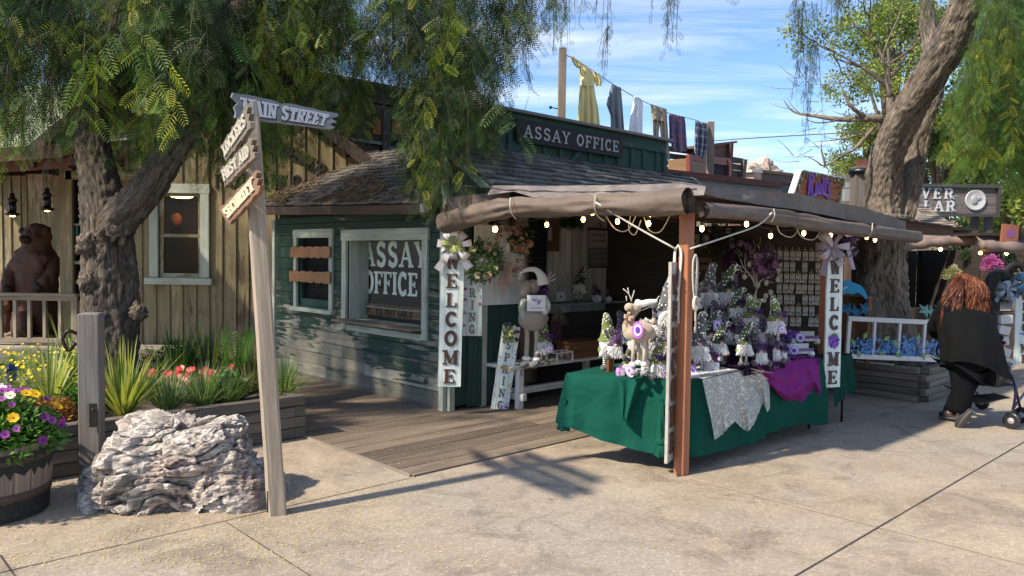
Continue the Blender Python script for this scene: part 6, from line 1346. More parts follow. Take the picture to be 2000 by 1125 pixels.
t,F2,w2,h2 = tall_sign('spring_sign','white SPRING board with painted flowers leaning on the deck beside the bench',(980,634),(1017,632),(958,800),(989,806),7.9,(1,-.1),'SPRING',SI,.66,WB,deco=spring_deco(5),hv=.13,lt=.09,lsx=.8,x0=.14)
bb_ = thing('ribbon_bow','small green and black gingham bow on the leaning SPRING board','bow',F2 @ V((w2*.4,h2*.93,.03))); mb = MB(); bow(mb,F2 @ V((w2*.45,h2*.95,.03)),.095,[(.05,.05,.055),(.55,.55,.55),(.05,.05,.055)],8,.4,tails=2,seed=8); bow(mb,F2 @ V((w2*.40,h2*.93,.07)),.075,[(.16,.18,.05),(.24,.26,.09)],8,.45,tails=4,seed=9); mb.build('loops','cloth',bb_)
mb = MB((.75,.75,.75),F2); mb.prism([(w2*.55,h2*.80),(w2*.78,h2*.80),(w2*.78,h2*.88),(w2*.66,h2*.91),(w2*.55,h2*.88)],.03,.032); mb.build('price_tag','paper',bb_)
t,F3,w3,h3 = tall_sign('spring_sign','dim SPRING board at the stall back between framed print and wall hanging',(1098,447),(1131,447),(1096,590),(1130,590),T(1115,500,.70).y,(U3.x,U3.y),'SPRING',SI,.66,(.4,.39,.38),deco=spring_deco(7),hv=.13,lt=.09,lsx=.7,x0=.12,d1=None)
# ---------------------------------------------------------------- left bay: white panel, wreaths, bench
pn = thing('plank_board','white board panel hanging below the wreaths over the green door','panel',T(965,597,-.06),ANG)
a = loc(T(921,597,-.08)); b = loc(T(1018,597,-.08)); zt3 = loc(T(965,440,-.08))[2]
mb = MB((.55,.54,.5),LOC @ Matrix.Translation((0,-.1,0)) @ Matrix(((1,0,0,0),(0,0,-1,0),(0,1,0,0),(0,0,0,1)))); planks(mb,a[0],b[0],a[2],lambda x: zt3,.15,.02,((.5,.49,.45),(.6,.58,.54))); mb.build('boards','white_painted',pn)
dr = thing('green_door','dark green weathered door leaf low beneath the white panel','door',Wp(.6,-.02),ANG)
mb = MB(M=LOC @ Matrix.Translation((0,-.04,0)) @ Matrix(((1,0,0,0),(0,0,-1,0),(0,1,0,0),(0,0,0,1)))); planks(mb,a[0]-.02,b[0]-.05,.03,lambda x: 1.25,.16,.02,((.03,.06,.05),(.05,.06,.05)),batten=.015); mb.build('boards','green_boards',dr)
mb = MB((.19,.10,.055),LOC); mb.beam((1.0,-.12,.0),(.98,.1,2.1),.07,.05); mb.build('jamb','smooth_wood',dr)
def wreath(name,label,c,R_,cols_leaf,blooms,n=260,ring=True):
    t = thing(name,label,'wreath',c); fo = Fol(); pos = []; 
    for i in range(n): a = random.uniform(0,2*PI); r = R_*random.uniform(.65,1.15); pos.append((c.x+math.cos(a)*r,c.y-random.uniform(0,.07),c.z+math.sin(a)*r))
    pos = np.array(pos); m = len(pos); fo.add(*scatter(TB,pos,np.random.normal(0,1,(m,3)),np.random.normal(0,.4,(m,3))+[0,-1,0],np.random.uniform(.05,.11,m),np.array(cols_leaf)[np.random.randint(0,len(cols_leaf),m)],np.random.uniform(0,1,m))); fo.build('foliage','leaf',t)
    mb = MB()
    for k in range(14): a = random.uniform(0,6.28); p = c+V((math.cos(a)*R_,-.08,math.sin(a)*R_)); flower(mb,p,(random.gauss(0,.4),-1,random.gauss(0,.4)),random.uniform(.02,.042),random.choice(blooms),(.5,.4,.2),6)
    mb.build('blooms','petal',t); return t
wreath('wreath','green leafy wreath with pale roses above the hanging SPRING board',T(943,510,-.22),.15,[(.05,.11,.04),(.08,.15,.07),(.12,.18,.12)],[(.55,.38,.32),(.6,.52,.45),(.5,.5,.45)])
c = T(993,488,-.2); t = thing('net_wreath','large dusty-pink net wreath with long tails on the white panel','wreath',c); mb = MB()
for k in range(16): a = 2*PI*k/16; fluff(mb,c+V((math.cos(a)*.17,0,math.sin(a)*.22)),(.10,.06,.10),7,[(.42,.26,.2),(.5,.33,.26),(.34,.2,.15)],k)
for k in range(3): x_ = -.04+.04*k; mb.col = (.36,.22,.17); mb.grid(lambda u,v: c+V((x_+.045*(v-.5)+.03*math.sin(5*u+k),-.09-.02*k,-.12-.30*u*(1-.15*k))),6,2)
mb.build('net','tulle',t); wreath('greenery_spray','dark trailing greenery spray at the upper right of the pink wreath',T(1018,470,-.2),.10,[(.03,.07,.03),(.05,.10,.04)],[(.5,.3,.22)],130)
mb = MB((.6,.56,.48),frame(T(992,483,-.35),U3,-V3)); mb.prism([(-.022,-.045),(.022,-.045),(.022,.03),(0,.05),(-.022,.03)],0,.002); mb.build('price_tag','paper',t)
# bench
be_ = thing('display_bench','low white painted wooden bench carrying the standing moose and gnome','bench',Wp(.7,-.5),ANG)
bz = .47; bl = G(1001,716,bz); br2 = G(1180,700,bz); q0 = loc(bl); mb = MB((.5,.48,.42),LOC)
s0,t0 = q0[0]-.02,q0[1]
for k in range(4): mb.box((s0+.85,t0+.055+k*.11,bz-.02),(1.7,.105,.035),bev=.004)
mb.build('top','white_painted',be_)
for sx,sy in ((s0+.16,t0+.04),(s0+.16,t0+.38),(s0+1.6,t0+.04),(s0+1.6,t0+.38)): mb = MB((.5,.48,.42),LOC); mb.box((sx,sy,(bz-.04)/2),(.075,.06,bz-.04),bev=.004); mb.build('leg','white_painted',be_)
mb = MB((.5,.48,.42),LOC); mb.box((s0+.16,t0+.21,.14),(.05,.5,.07)); mb.box((s0+.9,t0+.21,.16),(1.5,.05,.07)); mb.box((s0+.16,t0+.21,bz-.08),(.05,.4,.06)); mb.build('stretcher','white_painted',be_)
mb = MB((.5,.32,.12),LOC); mb.box((s0-.006,t0+.05,bz-.02),(.01,.09,.03)); mb.box((s0-.006,t0+.16,bz-.02),(.01,.09,.03)); mb.build('end_grain','smooth_wood',be_)
# standing moose in winter hat
def P8(x,y,d): return Y(x,y,d)
mo = thing('moose_doll','tall standing plush moose in a white stocking hat holding a card, on the white bench','plush moose',G(1040,716,bz)); d = 7.95
base = Y(1042,716,d); fz = bz; sc = d/F_PX
def m_(x,y,dy=0): return V((Y(x,500,d).x,d+dy,Y(x,y,d).z))
mb = MB((.27,.23,.18)); mb.ell(m_(1043,622),(.155,.11,.13),20,14,nz=.08,ns=10); mb.build('body','fur',mo)
for x,yb in ((1031,700),(1050,702)):
    mb = MB((.36,.31,.24)); P = [m_(x,640),m_(x+1,665),m_(x,690),m_(x,yb)]; Q = cat(P,5); mb.tube(Q,[.024*(1+.16*(i % 2)) for i in range(len(Q))],10); mb.build('leg','fur',mo)
    mb = MB((.75,.74,.72)); mb.ell(m_(x,yb),(.05,.045,.028),12,8,nz=.3); mb.build('cuff','fur',mo)
for x in (1025,1046): mb = MB((.11,.115,.125)); mb.ell(m_(x,711,-.03),(.052,.075,.04),14,10); mb.build('foot','fur',mo)
mb = MB((.28,.235,.185)); mb.ell(m_(1026,563,-.03),(.065,.075,.085),16,12,nz=.05); mb.ell(m_(1042,560,.02),(.08,.07,.075),14,10); mb.col = (.2,.17,.14); mb.ell(m_(1021,549,-.08),(.022,.02,.018),8,6); mb.build('head','fur',mo)
mb = MB((.72,.70,.66)); mb.tube(cat([m_(1062,556),m_(1058,540),m_(1048,528),m_(1035,526),m_(1022,530),m_(1016,537)],5),[.07,.068,.066,.062,.056,.05,.046,.042,.038,.034,.032,.03,.028,.027,.026,.025,.024,.023,.022,.02,.02,.02,.02,.02,.02,.02][:26],12); mb.build('hat','fur',mo)
mb = MB(); mb.col = (.75,.74,.72); fluff(mb,m_(1014,541,-.03),(.03,.03,.035),14,[(.8,.8,.8),(.65,.65,.65)],2); mb.build('pompom','fur',mo)
mb = MB(); fluff(mb,m_(1064,565,-.02),(.09,.05,.10),30,[(.07,.015,.10),(.10,.02,.14),(.04,.01,.06)],4); fluff(mb,m_(1022,530,-.01),(.03,.03,.04),8,[(.09,.02,.13)],5); mb.build('purple_net','tulle',mo)
mb = MB((.45,.42,.38))
for pts in ([(1066,553),(1078,541),(1086,535)],[(1072,547),(1079,548),(1087,542)],[(1070,549),(1074,538),(1078,530)]): mb.tube(cat([m_(*p) for p in pts],3),.005,5)
mb.build('antler','matt',mo)
for sx,P in ((0,[(1027,583),(1021,600),(1024,615)]),(1,[(1062,580),(1070,596),(1066,606)])):
    mb = MB((.30,.34,.28) if not sx else (.66,.65,.62)); mb.tube(cat([m_(*p,dy=-.04) for p in P],4),[.035,.036,.038,.04,.04,.04,.042,.042,.042],10); mb.ell(m_(*P[-1],dy=-.06),(.04,.035,.045),10,8,nz=.3); mb.build('arm','fur',mo)
F_ = frame(m_(1030,606,-.13),(1,.0,0),(0,-1,.1)); cw = .19; ch = .165; mb = MB((.72,.71,.72),F_); mb.prism([(0,0),(cw,0),(cw,ch),(0,ch)],0,.006); o = mb.build('card','paper',mo)
mb = MB(M=F_)
for k in range(7): c = [(.3,.05,.4),(.1,.15,.6),(.05,.4,.5),(.7,.3,.05),(.6,.08,.3),(.1,.3,.6),(.4,.5,.1)][k]; a = 2.6-.22*k; mb.col = c; x,y = .095+.006*k,.095-.002*k; L = .07-.006*k; mb.prism([(x,y),(x+math.cos(a-.12)*L*.6,y+math.sin(a-.12)*L*.6),(x+math.cos(a)*L,y+math.sin(a)*L),(x+math.cos(a+.12)*L*.6,y+math.sin(a+.12)*L*.6)],.007,.0075+.0002*k)
mb.col = (.05,.1,.4); mb.prism([(.10,.06),(.125,.075),(.15,.115),(.12,.10)],.007,.0092); mb.build('hummingbird_picture','paper',o)
mb = MB((.08,.07,.2),F_); mb.tube(cat([(.03+.13*i/24,.032+.008*math.sin(i*1.7),.008) for i in range(25)],2),.0014,4); mb.build('script_line','paper',o)
GG = 'plush gnomes set out on the stall table'; GGs = (.13,.18,.05); GH = (.085,.09,.10); DW = (.78,.77,.70); PU = [(.10,.02,.15),(.16,.03,.2),(.06,.01,.09)]
gA = gnome('gnome','',(.12,.165,.035),DW,PU,'stand',True,3,hat=(-.02,.30,.015),grp=GG)
gB = gnome('gnome','',(.12,.165,.035),DW,PU,'sit',True,5,hat=(.03,.27,.02),grp=GG)
gC = gnome('gnome','',GH,DW,[(.1,.02,.1),(.2,.2,.2)],'stand',False,7,legc=(.03,.03,.03),hat=(.02,.36,.02),grp=GG)
gD = gnome('gnome','',(.05,.03,.07),(.2,.2,.15),PU,'sit',False,11,legc=(.05,.02,.06),hat=(-.04,.24,.02),grp=GG)
gE = gnome('gnome','',(.045,.075,.03),DW,[(.02,.02,.02),(.04,.01,.05)],'stand',False,13,hat=(.05,.32,.02),grp=GG)
used = set()
def put(g,p,rz,label,sc=1):
    if g.name not in used: used.add(g.name); g.location = p; g.rotation_euler = (0,0,rz); g.scale = (sc,)*3; g['label'] = label; return g
    return dup(g,p,rz,label,sc)
ZT = .68; Z1,Z2,Z3_ = .75,.885,1.06
GN = [(gA,1186,722,ZT,.5,'gnome with green dotted hat standing at the table\'s far left end',.98),(gB,1226,731,ZT,.4,'small seated gnome with green dotted hat in front of the table moose',.60),(gB,1283,739,ZT,.35,'seated gnome with wide white beard and upright green hat at the near table corner',.82),(gB,1306,736,ZT,.3,'seated gnome half hidden by the edge-on sign at the table corner',.70),(gD,1262,735,ZT,.4,'small pale gnome between the moose hooves and the near corner',.55),
 (gD,1216,672,ZT+.1,.5,'dark purple gnome behind the table moose, on the left',.95),(gD,1285,662,ZT+.27,.4,'gnome with purple net on the grey crate behind the table moose',.85),(gC,1302,668,ZT+.28,.3,'tall gnome with dark dotted hat and gingham bow just left of the front post',1.0),
 (gC,1363,733,ZT,.1,'grey-hatted gnome with striped legs just right of the front post, lowest row',.98),(gD,1388,732,ZT,.1,'small dark-hatted gnome beside the striped-leg gnome, lowest row',.75),(gE,1386,702,Z1,.1,'gnome with dark green dotted hat behind the small dark one',.85),(gC,1384,622,Z3_,.1,'grey-hatted gnome on the top step, first after the front post',.98),(gE,1417,622,Z3_,.15,'gnome with wide green dotted hat on the top step, second from the post',1.0),(gC,1352,625,Z3_,.1,'gnome on the top step mostly hidden behind the front post',.85),
 (gD,1416,648,Z2,.1,'little dark gnome on the middle step below the top row',.62),(gC,1434,703,Z1,.3,'grey-hatted gnome with tag on the lower step, middle of the group',.78),(gB,1470,703,Z1,.1,'gnome with purple net hat sitting on the lower step above the purple cloth',.75),(gA,1466,668,Z2,.1,'gnome with green dotted hat on the middle step, left of the pair',.88),(gD,1492,672,Z2,.2,'white-bearded dark gnome on the middle step between two green hats',.75),(gA,1513,675,Z2,.1,'gnome with green dotted hat on the middle step, rightmost',.86),(gD,1453,622,Z3_,.1,'dark gnome at the right end of the top step by the twig tree',.72),(gD,1526,704,Z1,.1,'small gnome with pale beard beside the toy benches',.5),(gD,1400,695,Z1-.02,.1,'purple-clad gnome behind the lowest row, right of the striped legs',.7),
 (gE,1498,702,Z1,.2,'dark gnome at the foot of the rightmost green hat',.6)]
for x,y,z,lb in ((1400,640,1.0,"just below the top step, under its second gnome"),(1436,640,1.0,"below the right end of the top step"),(1475,640,1.0,"low under the twig tree's foot"),(1372,668,.88,"right of the front post, above the striped-leg gnome"),(1420,672,.885,"in mid-heap beside the sheer lace bag"),(1448,676,.88,"in mid-heap above the tagged grey-hatted gnome"),(1404,712,Z1,"in the lowest row above the lace runner's left half"),(1452,714,Z1,"in the lowest row behind the raffia bundle"),(1482,712,Z1,"in the lowest row at the lace runner's right edge"),(1508,706,Z1,"in the lowest row where the plum cloth begins"),(1366,600,1.12,"highest of all, next to the front post"),(1402,606,1.12,"highest of all, between the grey and green tall hats"),(1436,598,1.12,"highest of all, left of the twig tree"),(1240,690,.84,"behind the table moose's front legs"),(1266,690,.84,"behind the table moose's hind legs"),(1200,700,.80,"behind the far left green-hatted gnome"),(1298,704,.78,"below the grey crate near the edge-on sign")): GN.append((random.choice([gD,gE,gB,gD]),x,y,z,.2,'plush gnome '+lb,.72))
for g,x,y,z,rz,lb,sc in GN: put(g,G(x,y,z),rz-.2,lb,sc)
for g,x,y,t_,lb,sc in ((gE,1131,590,.45,'dim gnome with striped green legs on the back shelf',.95),(gD,1165,592,.45,'dim gnome with black dotted hat lying on the back shelf',.75),(gD,1188,591,.45,'small dim gnome at the right end of the back shelf',.55)): o = put(g,T(x,y,t_),0,lb,sc); o['group'] = 'gnomes on the back shelf'
put(gA,G(1062,712,bz),.2,'gnome with green striped legs standing on the bench behind the moose',1.0)['group'] = 'gnomes on the bench'
# steps under the gnomes
rs_ = thing('display_steps','stepped risers draped in dark purple cloth under the gnomes','display stand',Wp(1.2,-2.2,ZT),ANG)
def locpx(x,y,z): return loc(G(x,y,z))
for k,(z,(x0_,y0_),(x1_,y1_)) in enumerate(((Z1,(1385,708),(1490,708)),(Z2,(1395,672),(1515,672)),(Z3_,(1345,624),(1465,624)))):
    a = locpx(x0_,y0_,z); b = locpx(x1_,y1_,z); t0_ = min(a[1],b[1])-.06; mb = MB((.014,.005,.02),LOC); s0_,s1_ = sorted((a[0],b[0]))
    zb = ZT+.004
    mb.grid(lambda u,v: (lerp(s0_-.05,s1_+.05,u),t0_+[.0,.012*math.sin(u*40),0,.4][0] if v < 0 else (t0_+.010*math.sin(u*50)*(1-v*1.6) if v < .6 else t0_+(v-.6)/.4*.45),lerp(zb,z,v/.6) if v < .6 else z-.002),60,10); mb.col = (.01,.004,.012); mb.box(((s0_+s1_)/2,t0_+.24,(zb+z)/2-.004),(s1_-s0_+.08,.42,z-zb-.012)); mb.build('step','plaincloth',rs_)
pf = thing('net_puffs','heap of dark purple net and ribbon tucked between the gnomes','net fabric',G(1430,705,Z1)); mb = MB()
for k in range(46): x = random.uniform(1352,1530); z = random.choice([ZT+.05,Z1,Z1+.06,Z2+.04]); fluff(mb,G(x,{ZT+.05: 712,Z1: 698,Z1+.06: 682,Z2+.04: 660}[z],z)-V3*.07,(.09,.05,.06),9,[(.14,.02,.24),(.22,.03,.32),(.04,.01,.07),(.24,.04,.22),(.10,.14,.04)],k)
mb.build('puffs','tulle',pf)
# ---------------------------------------------------------------- tables and cloths
c1_,c2_,c3_,c4_ = G(1105,729,ZT),G(1308,742,ZT),G(1354,742,ZT),G(1604,700,ZT)
tb = thing('trestle_table','folding display table with black legs hidden under the green cloth','table',(c1_+c4_)/2*1-V((0,0,ZT)))
inn = [G(1185,713,ZT),Wp(.9,-2.1,ZT)]
q5 = loc(c4_); q1 = loc(c1_); qm = loc(c2_)
mb = MB((.1,.1,.1)); topl = [c1_,c2_,c3_,c4_,Wp(q5[0]+.05,q5[1]+.75,ZT),Wp(qm[0]+.75,qm[1]+.8,ZT),Wp(q1[0]+.62,q1[1]+.1,ZT)]
vs = [p+V((0,0,-.012)) for p in topl]+[p+V((0,0,-.035)) for p in topl]; n = 7; mb.add(vs,[tuple(range(n)),tuple(range(n,2*n))[::-1]]+[(i,n+i,n+(i+1) % n,(i+1) % n) for i in range(n)],smooth=False); mb.build('tabletop','plastic',tb)
for p in (c2_+U3*.3+V3*.25,c4_+V3*.1,topl[4],topl[6]+U3*.25+V3*.0): mb = MB((.02,.02,.02)); mb.tube([(p.x,p.y,0),(p.x,p.y,ZT-.03)],.014,8); mb.build('leg','plastic',tb)
def cloth(name,label,tops,bots,col,mat,folds,amp,out,topback=None,nu=120,nv=16,parent=None,drift=0,seed=0):
    """hanging cloth: tops = table edge points, bots = hem heights along it; folds grow towards the hem"""
    n = len(tops); L = [0]
    for a,b in zip(tops,tops[1:]): L.append(L[-1]+(b-a).length)
    def at(u):
        s = u*L[-1]; i = 0
        while i < n-2 and s > L[i+1]: i += 1
        k = (s-L[i])/(L[i+1]-L[i]); p = tops[i].lerp(tops[i+1],k); d = (tops[i+1]-tops[i]).normalized(); nn = V((d.y,-d.x,0))
        # round the corners
        return p,nn,s
    hz = [(k/(len(bots)-1),b) for k,b in enumerate(bots)]
    def f(u,v):
        p,nn,s = at(u); p2,n2,_ = at(min(1,u+.02)); p3,n3,_ = at(max(0,u-.02)); nn = (nn+n2+n3).normalized(); zb = interp(u,hz); z = lerp(p.z+.004,zb,v)
        if nn.dot(CP-p) < 0: nn = -nn
        w = folds(s) if callable(folds) else math.sin(s*folds+noise.noise(V((s*2,0,seed)))*4)
        off = out*(v**.6)+amp*(w*.5+.5)*(v**.8)+.016*noise.noise(V((s*7,v*3,seed)))+.010*abs(noise.noise(V((s*11+v*6,v*5-s*3,seed+3))))
        return V((p.x,p.y,z))+nn*(off+.006)
    mb = MB(col); mb.grid(f,nu,nv); return mb,at
gc = (.004,.066,.044)
tops = [topl[6],c1_,c1_.lerp(c2_,.5),c2_,c2_.lerp(c3_,.5)+V((.0,-.02,0)),c3_,c3_.lerp(c4_,.5),c4_]
mb,at_ = cloth('tablecloth','',tops,[.36,.42,.40,.34,.26,.20,.16,.13,.12,.12,.11,.10,.10,.11,.13,.15,.16,.15,.12,.09,.08],gc,'cloth',lambda s: .45*math.sin(s*9+1.2*math.sin(s*2.3))+.55*math.sin(s*23+2*math.sin(s*5))*(.2+.8*(.5+.5*math.sin(s*3.1))),.062,.05,nu=260,nv=26)
mb.col = gc; n = 7; mb.add([p+V((0,0,.001)) for p in topl],[tuple(range(n))],smooth=False)
t = thing('tablecloth','emerald green tablecloth draped over the corner of the display table','tablecloth',tb.location); mb.build('drape','plaincloth',t)
# knotted corners and gathered folds
mb = MB(gc); kp = G(1108,742,ZT-.05)
def hang_tail(mb,pts,r0,r1,seed): 
    Q = cat(pts,6); m = len(Q); n = 16
    vs = []; nrm = V((1,0,0))
    for i,p in enumerate(Q):
        tt = (Q[min(i+1,m-1)]-Q[max(i-1,0)]).normalized(); nn = (nrm-tt*nrm.dot(tt)).normalized(); bn = tt.cross(nn); r = lerp(r0,r1,i/(m-1))
        for k in range(n): a = 2*PI*k/n; vs.append(p+(nn*math.cos(a)+bn*math.sin(a))*r*(1+.28*math.sin(a*4+i*.25+seed)))
    fs = [(i*n+k,i*n+(k+1) % n,(i+1)*n+(k+1) % n,(i+1)*n+k) for i in range(m-1) for k in range(n)]; mb.add(vs,fs+[tuple(range(n)),tuple(range((m-1)*n,m*n))],smooth=True)
d_ = c1_.y-.04; hang_tail(mb,[Y(1106,780,d_),Y(1100,795,d_),Y(1098,805,d_)],.035,.022,1); hang_tail(mb,[Y(1098,803,d_-.01),Y(1100,815,d_-.02),Y(1101,828,d_-.02),Y(1100,840,d_-.02)],.026,.045,2)
mb.build('knotted_corner','plaincloth',t); mb = MB(gc); d_ = c2_.y-.10; mb.ell(Y(1292,862,d_-.02),(.045,.04,.035),12,9,nz=.5); hang_tail(mb,[Y(1292,868,d_-.03),Y(1290,880,d_-.04),Y(1288,892,d_-.04)],.022,.036,3); hang_tail(mb,[Y(1293,780,d_+.03),Y(1291,820,d_+.0),Y(1291,858,d_-.01)],.012,.035,4); hang_tail(mb,[Y(1303,800,d_+.03),Y(1296,832,d_+.01),Y(1293,860,d_-.01)],.014,.03,5)
mb.build('knotted_corner','plaincloth',t)
mb = MB((.004,.069,.046)); d_ = c1_.lerp(c2_,.65).y-.085      # loose fold hanging over the edge
P = [(1198,744,1266,736),(1208,760,1252,755),(1212,790,1238,790),(1212,815,1230,808),(1222,826,1224,822)]
def fold(u,v):
    j = v*(len(P)-1); i = min(int(j),len(P)-2); k = j-i; a = [lerp(P[i][q],P[i+1][q],k) for q in range(4)]; p = Y(lerp(a[0],a[2],u),lerp(a[1],a[3],u),lerp(c1_.y,c2_.y,.55+.2*u)-.07-.03*math.sin(PI*u)-.02*math.sin(u*11)-.05*v); return p
mb.grid(fold,24,16); mb.build('loose_fold','plaincloth',t)
t2 = thing('tablecloth','dark green cloth on the far right table behind the blackberry sign','tablecloth',G(1660,800,0)); mb = MB((.01,.07,.05)); e1,e2 = c4_+U3*.12-V3*.03,c4_+U3*.62-V3*.03
tops2 = [e1,e2,e2+V3*.7]; mb2,_ = cloth('','',[p+V((0,0,-.005)) for p in tops2],[.22,.3,.36,.30,.34],(.004,.045,.032),'cloth',30,.03,.03,nu=60,nv=12); mb2.add([p for p in [e1,e2,e2+V3*.7,e1+V3*.7]],[(0,1,2,3)],smooth=False); mb2.build('drape','plaincloth',t2)
t3 = thing('folding_table','folding table with black leg at the right end of the stall','table',e1-V((0,0,ZT))); mb = MB((.02,.02,.02)); mb = MB((.03,.03,.03)); mb.beam(e1.lerp(e2,.05)+V3*.35-V((0,0,.02)),e2+V3*.35-V((0,0,.02)),.68,.02); mb.build('tabletop','plastic',t3)
for p in (e2-U3*.06+V3*.06,e2-U3*.06+V3*.6): mb = MB((.02,.02,.02)); mb.tube([(p.x,p.y,0),(p.x,p.y,ZT-.03)],.013,8); mb.build('leg','plastic',t3)
# lace runner and plum cloth over the front edge
def front_off(x,y,out=.085):   # point on the hanging front of the table
    n_ = V3; c = n_.dot(c3_.lerp(c4_,.5))-out; return hit(x,y,n_,c)
lc = thing('lace_runner','white lace runner with scalloped edge hanging over the front of the green tablecloth','table runner',front_off(1430,800)); mb = MB((.62,.64,.60))
hem = [(1372,742),(1380,780),(1388,812),(1396,858),(1412,846),(1424,832),(1436,822),(1450,836),(1462,842),(1474,824),(1484,800),(1490,786),(1499,804),(1504,796),(1506,738)]
def lace(u,v):
    x,yb = None,None; j = u*(len(hem)-3)+1; i = min(int(j),len(hem)-2); k = j-i; x = lerp(hem[i][0],hem[i+1][0],k); yb = lerp(hem[i][1],hem[i+1][1],k)+2.2*abs(math.sin(u*70)); 
    xt = lerp(1372,1502,u); yt = lerp(741,712,u); return front_off(lerp(xt,x,v),lerp(yt,yb,v),.112+.022*math.sin(u*22)*v+.012*math.sin(u*41+2)*v)
mb.grid(lace,110,26)
a_,b_2 = front_off(1372,741,.112),front_off(1502,712,.112); mb.grid(lambda u,v: a_.lerp(b_2,u)+V3*(v*.36)+V((0,0,.006+.01*math.sin(v*PI)*0)),30,6); mb.build('lace','lace',lc)
pl = thing('plum_cloth','plum purple cloth swagged over the right half of the table front','cloth',front_off(1540,740)); mb = MB((.19,.022,.17))
hp = [(1470,708),(1484,724),(1500,748),(1520,772),(1545,788),(1566,786),(1580,770),(1596,768),(1604,772),(1603,750),(1600,720)]
def plum(u,v):
    j = u*(len(hp)-1); i = min(int(j),len(hp)-2); k = j-i; x = lerp(hp[i][0],hp[i+1][0],k); yb = lerp(hp[i][1],hp[i+1][1],k); xt = lerp(1466,1600,u); yt = lerp(712,698,u)
    return front_off(lerp(xt,x,v),lerp(yt,yb,v),.10+.05*math.sin(PI*v)+.03*math.sin(v*15+u*6)*math.sin(PI*u)*v+.012*math.sin(u*25))
mb.grid(plum,60,30); a_3,b_3 = front_off(1466,712,.10),front_off(1600,698,.10); mb.grid(lambda u,v: a_3.lerp(b_3,u)+V3*(v*.5)+V((0,0,.012+.012*math.sin(u*16+v*5))),40,10); mb.build('drape','plaincloth',pl)
# raffia bundle
rf = thing('raffia_bundle','loose bundle of straw-coloured raffia lying on the lace runner edge','raffia',G(1432,722,ZT)); mb = MB()
for i in range(130):
    c = G(random.gauss(1432,14),random.uniform(715,726),ZT+.02); a = random.gauss(-.3,.9); L = random.uniform(.08,.2); dirx = V((math.cos(a),math.sin(a)*.5,0)); mb.col = random.choice([(.62,.5,.32),(.7,.6,.42),(.45,.34,.2),(.2,.08,.2)]); e = c+dirx*L-V((0,.08,random.uniform(-.02,.09)*2*(random.random() < .6))); mb.tube(cat([c-dirx*L*.5,c+V((0,-.02,random.uniform(.01,.04))),e],3),.0022,4,rnd=.5)
mb.build('strands','matt',rf)
# moose on the table
mt = thing('moose_doll','plush moose with twig antlers and purple tag standing on the left end of the table','plush moose',G(1255,722,ZT)); d = 5.75
def k_(x,y,dy=0): q = Y(x,y,d); return V((q.x,d+dy,q.z))
mb = MB((.33,.265,.19)); mb.ell(k_(1248,648),(.118,.085,.082),22,16,nz=.06,rot=Matrix.Rotation(-.1,3,'Y')); mb.ell(k_(1228,640),(.05,.05,.075),14,10); mb.ell(k_(1276,628),(.018,.02,.028),8,6); mb.build('body','fur',mt)
mb = MB((.33,.26,.19)); mb.tube(cat([k_(1228,640),k_(1232,618),k_(1240,606)],3),.035,10); mb.ell(k_(1240,602),(.05,.042,.034),14,10,rot=Matrix.Rotation(.25,3,'Y')); mb.ell(k_(1228,600,-.02),(.036,.036,.034),14,10); mb.build('head','fur',mt)
mb = MB((.12,.09,.07)); mb.ell(k_(1226,604,-.052),(.012,.006,.01),8,5); mb.ell(k_(1240,592,-.045),(.005,.005,.005),8,5); mb.build('muzzle','matt',mt)
mb = MB((.68,.66,.63)); mb.tube(cat([k_(1240,591),k_(1252,594),k_(1268,590),k_(1284,588)],4),[.022,.03,.032,.03,.028,.026,.026,.024,.022,.02,.018,.016,.014],10); fluff(mb,k_(1262,626),(.07,.04,.02),20,[(.75,.74,.72)],3); mb.build('white_fur','fur',mt)
mb = MB((.5,.47,.43))
for pts in ([(1234,590),(1228,574),(1217,564)],[(1229,576),(1226,562)],[(1233,586),(1237,574),(1239,567)],[(1254,606),(1270,598),(1283,584),(1288,578)],[(1272,597),(1280,596)],[(1224,588),(1223,578)]): mb.tube(cat([k_(*p) for p in pts],3),.004,5)
mb.build('antler','matt',mt)
for x0_,x1_,dy in ((1235,1235,-.04),(1257,1257,-.04),(1246,1250,.05),(1264,1266,.05)): mb = MB((.42,.36,.27)); mb.tube([k_(x0_,660,dy),k_(x1_,685,dy),k_(x1_-1,708,dy)],[.016,.014,.013],9); mb.col = (.7,.69,.66); mb.ell(k_(x1_-1,710,dy),(.026,.026,.022),10,8,nz=.3); mb.col = (.28,.28,.29); mb.ell(k_(x1_-2,726,dy-.01),(.026,.034,.020),10,8); mb.build('leg','fur',mt)
mb = MB(M=frame(k_(1241,642,-.10),(1,-.15,.0),(-.1,-1,.05)))
for r,c,z in ((.052,(.50,.12,.62),0),(.037,(.74,.66,.76),.004),(.021,(.14,.03,.38),.008)): mb.col = c; mb.prism([(r*.82*math.cos(a),r*1.18*math.sin(a)) for a in [2*PI*j/24 for j in range(24)]],z,z+.004)
mb.build('round_tag','paper',mt); mb = MB((.42,.27,.17)); bow(mb,k_(1226,617,-.05),.045,[(.42,.28,.18)],4,.6,tails=2,seed=3); mb.build('burlap_bow','cloth',mt)
